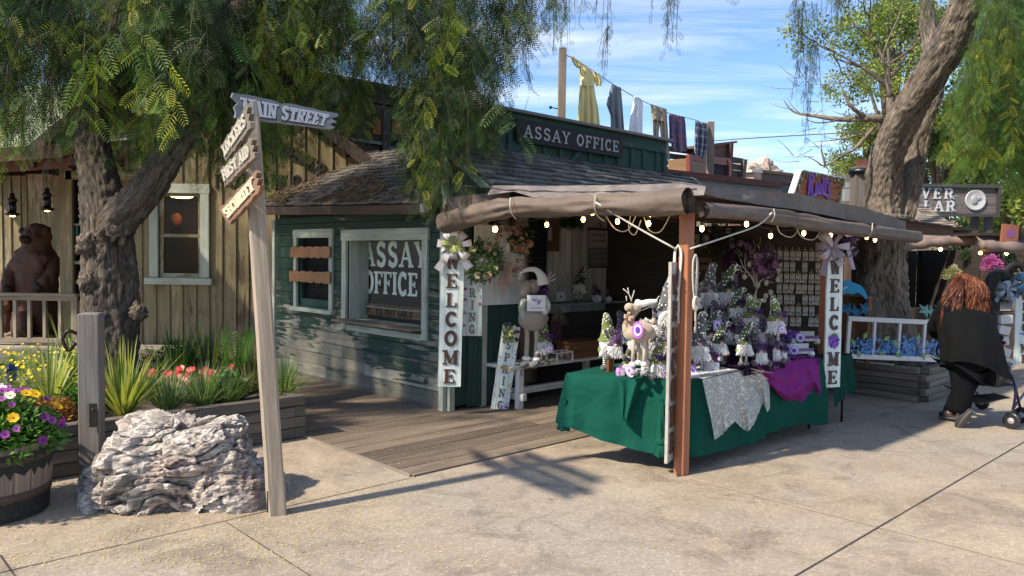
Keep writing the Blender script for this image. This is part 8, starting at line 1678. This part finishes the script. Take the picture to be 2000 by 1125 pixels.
# chimney-like barrel and fence behind the sign, left of the big trunk
ch = thing('wooden_water_tank','small grey wooden tank with dark metal lid beside the leaning trunk','tank',Y(1680,400,12)); mb = MB((.16,.14,.12))
for k in range(5): q = Y(1668+k*7,370,12); mb.box((q.x,12,q.z-.1),(.052,.2,.9),bev=.004)
mb.build('staves','weathered_wood',ch); mb = MB((.04,.045,.05)); q = Y(1682,333,12); mb.lathe([(.18,-.06),(.19,0),(.15,.025),(0,.03)],20,q); mb.build('lid','metal',ch)
rd = thing('roof_hatch','small red-brown panel on the roof behind the tank','panel',Y(1685,320,14)); mb = MB((.30,.09,.05)); a = Y(1673,330,14); b = Y(1705,314,14); mb.box(((a.x+b.x)/2,14,(a.z+b.z)/2),(b.x-a.x,.05,b.z-a.z+.05)); mb.build('panel','dark_wood',rd)
fc = thing('grey_fence','grey board fence on the roofline behind the farm sign','fence',Y(1650,380,13)); mb = MB(M=Matrix.Translation((0,13,0)) @ Matrix(((1,0,0,0),(0,0,-1,0),(0,1,0,0),(0,0,0,1)))); planks(mb,Y(1552,350,13).x,Y(1668,350,13).x,1.0,lambda x: Y(1655,341,13).z,.11,.02,((.16,.14,.12),(.2,.17,.14))); mb.build('boards','weathered_wood',fc)
eb2 = thing('meter_box','grey electrical box on the fence beside the tank','box',Y(1655,380,12.8)); mb = MB((.25,.26,.27)); q = Y(1656,362,12.8); mb.box((q.x,12.8,q.z),(.07,.05,.09),bev=.005); q = Y(1656,382,12.8); mb.box((q.x,12.8,q.z),(.16,.08,.2),bev=.005); mb.build('box','satin_paint',eb2)
pw = thing('power_line','thin cable crossing the sky right of the washing line','cable',Y(1450,270,18)); mb = MB((.12,.1,.1)); mb.tube([Y(1380,276,18),Y(1480,269,18),Y(1600,262,18),Y(1720,256,18)],.012,5); mb.build('cable','matt',pw)
# ================================================================ right side
pr_ = thing('timber_planter','square raised bed of stacked grey timbers round the foot of the right tree','planter',Wp(5,-2.6),ANG)
mb = MB(M=LOC)
for k in range(5):
    z = k*.078+.006; c = random.uniform(.8,1.15); e = 0 if k % 2 else .10
    mb.col = (.20*c,.165*c,.13*c); mb.box((4.50,-2.0+.03*e,z+.036),(.1,2.05-e,.072),bev=.005); c = random.uniform(.8,1.15); mb.col = (.20*c,.165*c,.13*c); mb.box((5.15+e/2-.05,-3.02,z+.036),(1.2-e+.1,.1,.0722),bev=.005); mb.box((5.7,-2.0,z+.036),(.1,1.95,.072),bev=.005); mb.box((5.1,-1.0,z+.036),(1.1,.1,.072))
mb.build('timbers','weathered_wood',pr_); mb = MB((.05,.04,.03),LOC); mb.poly([(4.54,-2.98,.33),(5.66,-2.98,.33),(5.66,-1.05,.33),(4.54,-1.05,.33)]); mb.build('soil','soil',pr_)
wf = thing('old_window_frame','white four-pane old window frame painted with blue hydrangeas, standing on the right planter','window frame',G(1748,702,.40))
a = Y(1650,700,8.75); b = Y(1852,708,8.95); H = Y(1650,617,8.75).z-a.z; F_ = frame(a,(b-a),((b-a).cross(V((0,0,1))))); w = (b-a).length
mb = MB((.74,.74,.72),F_); mb.box((w/2,.028,0),(w,.055,.04),bev=.004); mb.box((w/2,H-.028,0),(w,.055,.04),bev=.004)
for k in range(5): mb.box((.022+(w-.044)*k/4,H/2,.0),(.03 if k not in (0,4) else .044,H-.112,.036),bev=.003)
mb.build('frame','satin_paint',wf); mb = MB(M=F_); mb.poly([(.02,.05,0),(w-.02,.05,0),(w-.02,H-.05,0),(.02,H-.05,0)]); mb.build('pane','glass',wf)
mb = MB(M=F_); rs = random.Random(4)
for cx,cy,r in ((.16,.14,.105),(.36,.17,.11),(.50,.13,.09),(.66,.18,.11),(.80,.16,.11),(.99,.15,.10),(1.12,.14,.09),(.73,.12,.09),(.25,.11,.08)):
    for k in range(60):
        q = math.sqrt(rs.random())*r*1.15; t = rs.uniform(0,6.3); x = cx*w/1.22+math.cos(t)*q; y = cy+math.sin(t)*q*.95; mb.col = rs.choice([(.10,.34,.75),(.20,.46,.82),(.06,.24,.65),(.34,.56,.85)]); s = rs.uniform(.014,.025); mb.prism([(x+s*(.6+.4*math.cos(4*u))*math.cos(u),y+s*(.6+.4*math.cos(4*u))*math.sin(u)) for u in [j*PI/4 for j in range(8)]],.004,.006+.0003*k)
for x,y,t in ((.07,.19,2.2),(.2,.27,1.2),(.45,.25,.6),(.56,.20,1.9),(.82,.27,1.3),(1.17,.18,.5),(.14,.07,-1),(.6,.07,-.7),(.9,.07,-1.2),(1.08,.06,-.6),(.40,.08,-.4)): x *= w/1.22; L = .075; mb.col = (.20,.38,.12); mb.prism([(x-math.cos(t)*L*.6,y-math.sin(t)*L*.6),(x+math.sin(t)*L*.35,y-math.cos(t)*L*.35),(x+math.cos(t)*L*.7,y+math.sin(t)*L*.7),(x-math.sin(t)*L*.35,y+math.cos(t)*L*.35)],.003,.03)
mb.build('painted_hydrangeas','satin_paint',wf)
bw_ = thing('plain_board','loose white board lying on the planter edge under the window frame','board',G(1690,705,.40)); mb = MB((.6,.6,.58)); mb.beam(G(1672,705,.405),G(1745,712,.405),.05,.012); mb.build('board','satin_paint',bw_)
# dolphin, crate, stars
dl = thing('wooden_dolphin','bright turquoise wooden leaping dolphin cutout left of the big trunk','ornament',Y(1668,560,8.9)); F_ = frame(Y(1640,590,8.9),(1,.15,0),(0,-1,0)); k = 8.9/F_PX
P = [(4,14),(5,40),(12,44),(26,38),(38,34),(47,24),(54,8),(50,6),(42,14),(34,19),(28,17),(22,15),(14,20)]; mb = MB((.01,.30,.58),F_); mb.prism([(x*k,y*k) for x,y in P],0,.02); mb.build('body','satin_paint',dl); mb = MB((.7,.7,.7),F_); mb.prism([(4*k,24*k),(14*k,30*k),(6*k,29*k)],.021,.023); mb.build('highlight','satin_paint',dl)
ce_ = thing('display_cabinet','reddish wooden crate shelf left of the big trunk behind the dolphin','crate',Y(1675,610,9.0)); mb = MB((.26,.12,.05)); mb.box((Y(1696,580,9.0).x,9.1,.80),(.045,.3,.78)); mb.box((Y(1660,580,9.0).x,9.28,.8),(.5,.03,.78)); mb.col = (.12,.07,.04); mb.box((Y(1668,580,9.1).x,9.12,.62),(.5,.3,.02)); mb.box((Y(1668,580,9.1).x,9.12,1.19),(.5,.3,.02)); mb.build('boards','weathered_wood',ce_)
def stars(lb,name,x0,x1,y,d,col,n,s):
    for k in range(n):
        p = Y(lerp(x0,x1,(k+.5)/n),y+(k % 2)*5,d); t = thing(name,lb % ('first','second','third','fourth')[k],'ornament',p); r = Matrix.Rotation(.5*k+.3,4,'Y'); mb = MB(col,Matrix.Translation(p) @ r @ Matrix.Rotation(1.1,4,'X')); pts = [((s if j % 2 == 0 else s*.42)*math.cos(j*PI/5),(s if j % 2 == 0 else s*.42)*math.sin(j*PI/5)) for j in range(10)]
        vs = [(x,y_,0) for x,y_ in pts]+[(0,0,s*.35),(0,0,-s*.2)]; mb.add(vs,[(j,(j+1) % 10,10) for j in range(10)]+[((j+1) % 10,j,11) for j in range(10)],smooth=False); mb.build('star','satin_paint',t)
stars('blue metal star on the window frame\'s left end, %s from the left','metal_star',1646,1698,604,8.85,(.03,.18,.34),3,.11); stars('pale teal metal star above the window frame\'s right end, %s from the left','metal_star',1800,1842,606,9.1,(.22,.48,.46),3,.10)
for k in range(3): q = Y(1815+k*9,632+k*8,8.95); t = thing('teal_pennant','pale teal triangle pennant behind the right panes, %s one' % ('upper','middle','lower')[k],'pennant',q); mb = MB((.2,.46,.42),frame(q,(1,0,0),(0,-1,0))); mb.prism([(-.04,.06),(.0,-.08),(.05,.05)],0,.004); mb.build('cloth','satin_paint',t)
# hanging board SILVER DOLLAR
sv = thing('hanging_board','long dark plank board lettered SILVER DOLLAR with a pale coin above far stalls','sign',Y(1850,420,16)); F_ = frame(Y(1725,418,16),(1,0,0),(0,-1,0)); k = 16/F_PX; w,h = 220*k,56*k
mb = MB((.13,.11,.105),F_)
for j in range(3): mb.box((w/2,h*(j+.5)/3,0),(w,h/3-.008,.05))
mb.build('board','weathered_wood',sv); mb = MB((.045,.042,.042),F_); mb.box((w/2,h,.03),(w+.05,.07,.12)); mb.box((w/2,0,.03),(w+.05,.06,.12)); mb.box((w,h/2,.031),(.05,h-.07,.12)); mb.box((0,h/2,.031),(.05,h-.07,.12)); mb.build('frame','satin_paint',sv)
mb = MB((.48,.5,.52),F_); letters(mb,'SILVER',.22,16*k,h-.27,.02,.2,.1,sx=118*k/(text_w('SILVER',.18)*.22),sp=.18,z0=.027); letters(mb,'DOLLAR',.22,12*k,h-.53,.02,.2,.1,sx=126*k/(text_w('DOLLAR',.18)*.22),sp=.18,z0=.027); mb.build('lettering','satin_paint',sv)
mb = MB((.45,.45,.44),F_ @ Matrix.Translation((176*k,h*.52,.03))); mb.lathe([(.215,0),(.215,.03),(.20,.036),(.19,.03),(0,.031)],32); mb.col = (.3,.3,.3); mb.ell((-.03,.0,.03),(.08,.11,.03),12,8); mb.ell((.05,.03,.03),(.07,.05,.02),10,6); mb.build('coin','satin_paint',sv)
for x in (1905,1932): q = Y(x,420,16.1); mb = MB((.06,.05,.045)); mb.beam((q.x,16.12,0),(q.x,16.12,q.z+.1),.12,.12); mb.build('post','dark_wood',sv)
# far stalls
def far_stall(lb,x0,x1,d,ytop,yroll,rolls,shing,seed,yb=640):
    t = thing('market_stall',lb,'market stall',V((Y((x0+x1)/2,600,d).x,d,0))); A,B = Y(x0,ytop[0],d),Y(x1,ytop[1],d)
    if shing: mb = MB(); e = Y(x0,ytop[0]+12,d); shingles(mb,e,B-A,(0,.9,.38),(B-A).length,1.5,.12,.17,((.25,.21,.17),(.33,.29,.24),(.18,.15,.13))); mb.build('roof','shingle',t)
    mb = MB(); patch(lambda u,v: A.lerp(B,u)+V((0,-.15*v,-v*(yroll-ytop[0])*d/F_PX)),26,5,(.22,.17,.15),mb,.03,3); mb.build('valance','canvas',t)
    mb = MB((.19,.14,.12)); Q = cat([Y(x,y,d-.25) for x,y in rolls],6); mb.tube(Q,[.085*(1+.16*math.sin(i*1.1+seed)) for i in range(len(Q))],12); mb.build('rolled_curtain','canvas',t)
    mb = MB((.03,.022,.018)); w = B.x-A.x; mb.box(((A.x+B.x)/2,d+1.7,.9),(w,.05,1.8)); mb.box(((A.x+B.x)/2,d+.8,A.z+.02),(w,1.9,.04)); mb.box((A.x+.05,d+.8,.9),(.05,1.8,1.8)); mb.build('inner_walls','dark_wood',t)
    for x in (A.x+.1,B.x-.12): mb = MB((.08,.05,.035)); mb.box((x,d-.1,A.z/2-.1),(.1,.1,A.z-.1)); mb.build('post','dark_wood',t)
    mb = MB((.06,.04,.03)); mb.box(((A.x+B.x)/2,d+.35,.40),(w*.9,.5,.8)); mb.build('counter','dark_wood',t); return t,A,B
t1,A1,B1 = far_stall('shingle-roofed stall with brown canvas just beyond the big trunk',1640,1895,13,(447,452),462,[(1766,482),(1800,476),(1840,472),(1880,470),(1902,468)],True,1)
t4,A4,B4 = far_stall('farthest right stall with dark rolled canvas cut by the frame edge',1905,2090,12.2,(460,470),478,[(1915,478),(1950,482),(2000,484),(2090,488)],False,4)
g0 = thing('hanging_card','','card',(0,0,0),0,'pale cards hanging in the far stall'); mb = MB((.45,.45,.42)); mb.box((0,0,0),(.07,.004,.10)); mb.build('card','paper',g0); f_ = True
for r in range(3):
    for c in range(9):
        p = Y(1795+c*8.5,503+r*20,14.2); lb = 'pale card hanging in the far stall, %s from the left, %s row' % ((ordn+['ninth'])[c],('top','middle','lowest')[r])
        if f_: g0.location = p; g0['label'] = lb; f_ = False
        else: dup(g0,p,random.uniform(-.3,.3),lb,random.uniform(.6,1.1))
for x,y,d,sz,pal,lb in ((1936,522,11.6,.17,[(.45,.08,.40),(.55,.15,.5)],'bright magenta orchid spray in the far right stall'),(1969,568,13.4,.22,[(.3,.4,.04),(.2,.33,.05)],'yellow-green bush low between the far stalls'),(1860,540,12.6,.16,[(.3,.3,.15),(.4,.38,.3)],'pale flower spray beside the woman\'s head'),(1890,505,12.4,.14,[(.05,.08,.04)],'dark leaf spray under the far canvas')):
    q = Y(x,y,d); t = thing('flower_spray',lb,'flowers',q); f = Fol(); leafblob(f,q,(sz,sz*.6,sz*1.3),260,pal,.06); f.build('foliage','petal',t)
for k,(x,y,pts) in enumerate(((1837,487,0),(1915,494,0),(1966,495,0))):
    q = Y(x,y,12); t = thing('hanging_bulb','warm light bulb under the far stall canvas, %s one' % ('left','middle','right')[k],'bulb',q); mb = MB((.8,.5,.2)); mb.ell(q,.028,10,7); mb.build('glass','bulb',t); mb = MB((.02,.02,.02)); mb.tube([q,q+V((0,0,.12))],.008,5); mb.build('wire','matt',t)
bn = thing('farm_sign','distant small red-brown sign with faded purple square on the far canvas','sign',Y(1970,470,12)); F_ = frame(Y(1955,474,12),(1,0,0),(0,-1,0)); k = 12/F_PX; mb = MB((.26,.09,.05),F_); mb.prism([(0,0),(32*k,-2*k),(35*k,34*k),(3*k,37*k)],-.04,0); mb.build('panel','smooth_wood',bn); mb = MB((.16,.06,.18),F_); mb.prism([(10*k,11*k),(25*k,11*k),(25*k,26*k),(10*k,26*k)],.001,.004); mb.build('emblem','paper',bn)
t,F_,w,h = tall_sign('welcome_sign','white WELCOME board with a hummingbird for its O, cut by the right picture edge',(1985,560),(2023,560),(1981,712),(2020,713),10.6,(1,.1),'WELC ME',INK,.8,(.5,.48,.42),x0=.04)
m2 = MB((.08,.2,.5),F_); m2.prism([(w*.15,h*.40),(w*.5,h*.375),(w*.85,h*.44),(w*.55,h*.41)],.002,.006); m2.col = (.3,.1,.45); m2.prism([(w*.4,h*.385),(w*.6,h*.335),(w*.62,h*.385)],.002,.007); m2.build('hummingbird_picture','paper',t)
for lb,x,y,col in (('black wreath with dusty blue ribbon on the far WELCOME board',1990,545,(.08,.2,.32)),('dusty blue ribbon on the black wreath behind the woman\'s shoulder',1957,558,(.25,.32,.4))):
    q = Y(x,y,10.4); t = thing('ribbon_wreath',lb,'wreath',q); mb = MB((.012,.012,.014)); mb.tube([q+V((math.cos(a)*.15-.05,0,math.sin(a)*.2)) for a in [j*PI/8 for j in range(17)]],.04,8); mb.build('ring','matt',t); mb = MB(); bow(mb,q+V((.02,-.06,-.04)),.15,[col,tuple(c*.6 for c in col)],7,.45,tails=3,seed=int(x)); mb.build('ribbon','cloth',t)
pc2 = thing('white_pedestal','cluttered white display pedestal beyond the woman\'s arm','stand',Y(1972,680,10)); mb = MB((.5,.5,.5)); q = Y(1972,680,10)
for k in range(6): mb.box((q.x+random.uniform(-.04,.06),10+.03*k,.15+.14*k),(.12+.02*(k % 3),.06,.11),Matrix.Rotation(random.uniform(-.4,.4),3,'Y'))
mb.build('panels','satin_paint',pc2)
# ---------------------------------------------------------------- the woman
DW_ = 7.35
def wq(x,y,dy=0): q = Y(x,y,DW_); return V((q.x,DW_+dy,q.z))
Wm = thing('person','woman with long wavy red hair in black jacket and trousers pushing a walker','person',(wq(1890,800).x,DW_,0))
hd = wq(1904,558,.20); hip = wq(1893,695,.0); ch_ = wq(1896,612,.10); nk = wq(1901,584,.15)
shL,shR = wq(1862,602,.10),wq(1934,606,.16); elL,elR = wq(1866,650,.34),wq(1958,652,.24); haL,haR = wq(1905,668,.55),wq(1984,674,.22)
hpL,hpR = wq(1880,712,.0),wq(1908,712,.03); knL,knR = wq(1879,762,-.02),wq(1908,764,.2); anL,anR = wq(1876,806,.02),wq(1886,812,.02); anR = V((anR.x+.01,DW_+.28,.10)); anL.z = .13
toL = anL+V((.03,.02,-.10)); toR = anR+V((.05,.14,-.06))
vs = [hip,wq(1894,655,.05),ch_,nk,hd,hd+V((.01,.05,.02)),shL,elL,haL,shR,elR,haR,hpL,knL,anL,toL,hpR,knR,anR,toR]
es = [(0,1),(1,2),(2,3),(3,4),(4,5),(2,6),(6,7),(7,8),(2,9),(9,10),(10,11),(0,12),(12,13),(13,14),(14,15),(0,16),(16,17),(17,18),(18,19)]
rd = [.15,.14,.13,.055,.085,.08,.06,.042,.026,.06,.042,.026,.07,.045,.028,.024,.07,.045,.028,.024]
def hand(c,d,up,sg): 
    for k in range(5):
        o = up.cross(d).normalized()*(k-1.5)*.018 if k < 4 else up.cross(d).normalized()*.035*sg; L = (.06,.07,.065,.052,.045)[k]; i0 = len(vs); base = c+d*.03+o*.8 if k < 4 else c+o*.5
        vs.extend([base,base+d*L*.55+up*.0+o*.3,base+d*L*.8-up*.03+o*.2,base+d*L*.6-up*.05]); rd.extend([.0095,.009,.008,.0065]); es.extend([(11 if c is haR else 8,i0),(i0,i0+1),(i0+1,i0+2),(i0+2,i0+3)])
hand(haR,V((.5,.8,-.15)).normalized(),V((0,0,1)),1); hand(haL,V((.5,.8,-.15)).normalized(),V((0,0,1)),-1)
to_mesh_skin('body',vs,es,rd,'skin',Wm,2,(.55,.30,.22))
mb = MB((.55,.3,.22)); mb.ell(hd+V((.06,.12,-.02)),(.014,.02,.018),8,6); mb.build('nose','skin',Wm)
BK = (.0045,.005,.006)
def jring(v):   # torso rings from hem to collar: (x px, y px, dy, half width, half depth)
    K = [(1900,712,-.02,.292,.24),(1898,690,-.01,.282,.235),(1897,660,.02,.275,.225),(1896,635,.06,.268,.205),(1896,612,.10,.255,.175),(1898,598,.13,.20,.13),(1900,589,.15,.10,.085),(1901,584,.155,.065,.06)]
    j = v*(len(K)-1); i = min(int(j),len(K)-2); return [lerp(K[i][q],K[i+1][q],j-i) for q in range(5)]
def jk(u,v):
    r = jring(v); a = 2*PI*u; lo = (1-v)**2; c = wq(r[0],r[1],r[2]); f = 1+lo*(.05*math.sin(a*7+1)+.03*math.sin(a*13))+.05*noise.noise(V((math.cos(a)*2,math.sin(a)*2,v*4)))+.035*noise.noise(V((math.cos(a)*5+v*3,math.sin(a)*5,v*2)))-.03*abs(noise.noise(V((math.cos(a)*3,math.sin(a)*3+v*4,v*9))))
    back = max(0,math.cos(a-.0))*lo*.10
    return V((c.x+math.cos(a)*r[3]*f+lo*.05*max(0,math.cos(a)),c.y+math.sin(a)*r[4]*f,c.z-back+lo*.05*math.sin(a*2)))
mb = MB(BK); mb.grid(jk,72,40)
mb.ell(hip+V((.0,.02,-.03)),(.235,.185,.15),20,12)
def sleeve(P,R_): mb.tube(cat(P,6),[r*(1+.06*math.sin(i*1.3)) for i,r in enumerate([lerp(R_[min(int(k/6),len(R_)-2)],R_[min(int(k/6),len(R_)-2)+1],(k % 6)/6) for k in range((len(P)-1)*6)]+[R_[-1]])],16)
sleeve([wq(1915,603,.13),shR+V((-.01,0,-.01)),wq(1948,630,.2),elR,haR.lerp(elR,.14)],[.10,.115,.095,.078,.055]); sleeve([wq(1882,602,.12),shL+V((.01,0,-.01)),wq(1861,628,.2),elL,haL.lerp(elL,.12)],[.10,.11,.095,.08,.06]); mb.build('jacket','plaincloth',Wm)
tv = [hip,hpL,knL,anL+V((0,0,.0)),hpR,knR,anR+V((0,0,-.01))]; to_mesh_skin('trousers',tv,[(0,1),(1,2),(2,3),(0,4),(4,5),(5,6)],[.19,.14,.105,.09,.14,.10,.085],'plaincloth',Wm,2,(.004,.0045,.006))
for nm,c,tilt,dz in (('shoe',anL+V((.02,-.03,-.03)),1.0,0),('shoe',anR+V((.03,.05,-.04)),.1,0)):
    mb = MB((.035,.035,.04)); R3 = Matrix.Rotation(.35,3,'Z') @ Matrix.Rotation(-tilt,3,'X'); mb.ell(c,(.05,.13,.045),14,10,rot=R3); mb.col = (.09,.085,.08); mb.ell(c+R3 @ V((0,.0,-.028)),(.05,.135,.02),14,8,rot=R3); mb.build(nm,'matt',Wm)
mb = MB(); rs = random.Random(9)
mb.col = (.12,.03,.011); mb.ell(hd+V((0,-.01,.01)),(.098,.115,.108),18,12,nz=.06)
for i in range(1000):
    a = rs.uniform(PI*.92,PI*2.1); e = rs.uniform(.1,1.45); s = hd+V((math.cos(a)*math.cos(e)*.095,math.sin(a)*math.cos(e)*.11,math.sin(e)*.105)); side = math.cos(a); L = rs.uniform(.14,.46); ph = rs.uniform(0,6); P = [s]
    for k in range(1,8): f = k/7; P.append(V((s.x+side*.06*math.sin(PI*min(f,.6))+side*(.09 if side < 0 else .035)*f-(.06*f if side < -.4 else 0)+.007*math.sin(f*9+ph),min(s.y,hd.y-.03)-.09*math.sin(PI*.7*f)-.05*f+.006*math.cos(f*9+ph),s.z-.0-L*f**1.2)))
    mb.col = rs.choice([(.16,.042,.015),(.11,.027,.01),(.24,.08,.03),(.07,.017,.007)]); mb.tube(P,[.003,.004,.0042,.004,.0036,.003,.0025,.001],3,rnd=rs.random())
mb.build('hair','hair',Wm)
# walker
wk = thing('rollator','dark blue four-wheeled walker with black seat bag pushed by the woman','rollator',(wq(1950,780).x,DW_+.1,0))
NB = (.02,.02,.06)
def wx(x,z,d): return V(((x-1000)/F_PX*d,d,z))
f1,f2,r1,r2 = G(1975,838),G(1995,826),G(1857,817),V((G(1857,817).x+.62,G(1857,817).y+.5,0)); hA = haR+V((.03,.03,-.01)); hB = haL+V((.03,.05,-.01))
mb = MB(NB)
for P in ([hA,hA+V((0,.02,-.12)),f1+V((.02,.0,.42)),f1+V((0,0,.10))],[hB,hB+V((0,.1,-.2)),r1+V((.2,.2,.45)),r1+V((.03,.0,.10))],[f1+V((.02,0,.42)),f2+V((.02,.05,.12))],[f1+V((.02,0,.42)),r1+V((.2,.2,.42))],[f1+V((.01,0,.2)),f2+V((.3,.4,.25))],[r1+V((.2,.2,.42)),r2+V((0,0,.12))]): mb.tube(cat(P,4),.013,8)
mb.build('frame','satin_paint',wk); mb = MB((.012,.012,.012)); mb.tube([hA+V((-.04,-.09,.015)),hA+V((.03,.06,.0))],.018,8); mb.tube([hB+V((-.04,-.09,.015)),hB+V((.03,.06,.0))],.018,8); mb.build('grip','plastic',wk)
q = wq(1955,752,.12); mb = MB((.015,.016,.018)); mb.box((q.x,q.y,.50),(.24,.22,.20),Matrix.Rotation(.5,3,'Z'),bev=.02); mb.col = (.05,.055,.06); mb.box((q.x-.01,q.y,.615),(.26,.24,.03),Matrix.Rotation(.5,3,'Z'),bev=.01); mb.build('seat_bag','plastic',wk)
mb = MB((.012,.012,.014)); c = (f1+r1)/2+V((.05,.12,0)); mb.grid(lambda u,v: V((lerp(r1.x+.08,f1.x+.0,u),lerp(r1.y+.1,f1.y,u)+v*.28,.30-.13*math.sin(PI*u)*math.sin(PI*(.15+.7*v)))),24,8); mb.build('basket','cloth',wk)
for p in (f1,f2,r1,r2):
    mb = MB((.02,.02,.02)); A_ = Matrix.Rotation(.5,3,'Z') @ Matrix.Rotation(PI/2,3,'Y'); mb.lathe([(.062,-.013),(.078,-.010),(.080,0),(.078,.010),(.062,.013)],22,p+V((0,0,.08)),axis=A_); o = mb.build('wheel','plastic',wk); mb = MB((.3,.3,.32)); mb.lathe([(.03,-.016),(.034,0),(.03,.016)],14,p+V((0,0,.08)),axis=A_); mb.build('hub','satin_paint',o)
    mb = MB(NB); mb.tube([p+V((.02,0,.08)),p+V((.03,0,.18))],.010,6); mb.build('fork','satin_paint',wk)
fb = thing('far_building','long low brown building far beyond the stalls, mostly hidden by trees','building',(6,46,0)); mb = MB(M=Matrix.Translation((0,46,0)) @ Matrix(((1,0,0,0),(0,0,-1,0),(0,1,0,0),(0,0,0,1)))); planks(mb,-4,60,0,lambda x: 4.2+(.8 if int(x/9) % 2 else 0),.6,.04,((.16,.12,.09),(.2,.16,.12)),batten=.05,bw=.1); mb.build('wall','matt',fb); mb = MB((.12,.09,.07)); mb.box((28,48,2),(64,3.6,4)); mb.build('body','matt',fb)
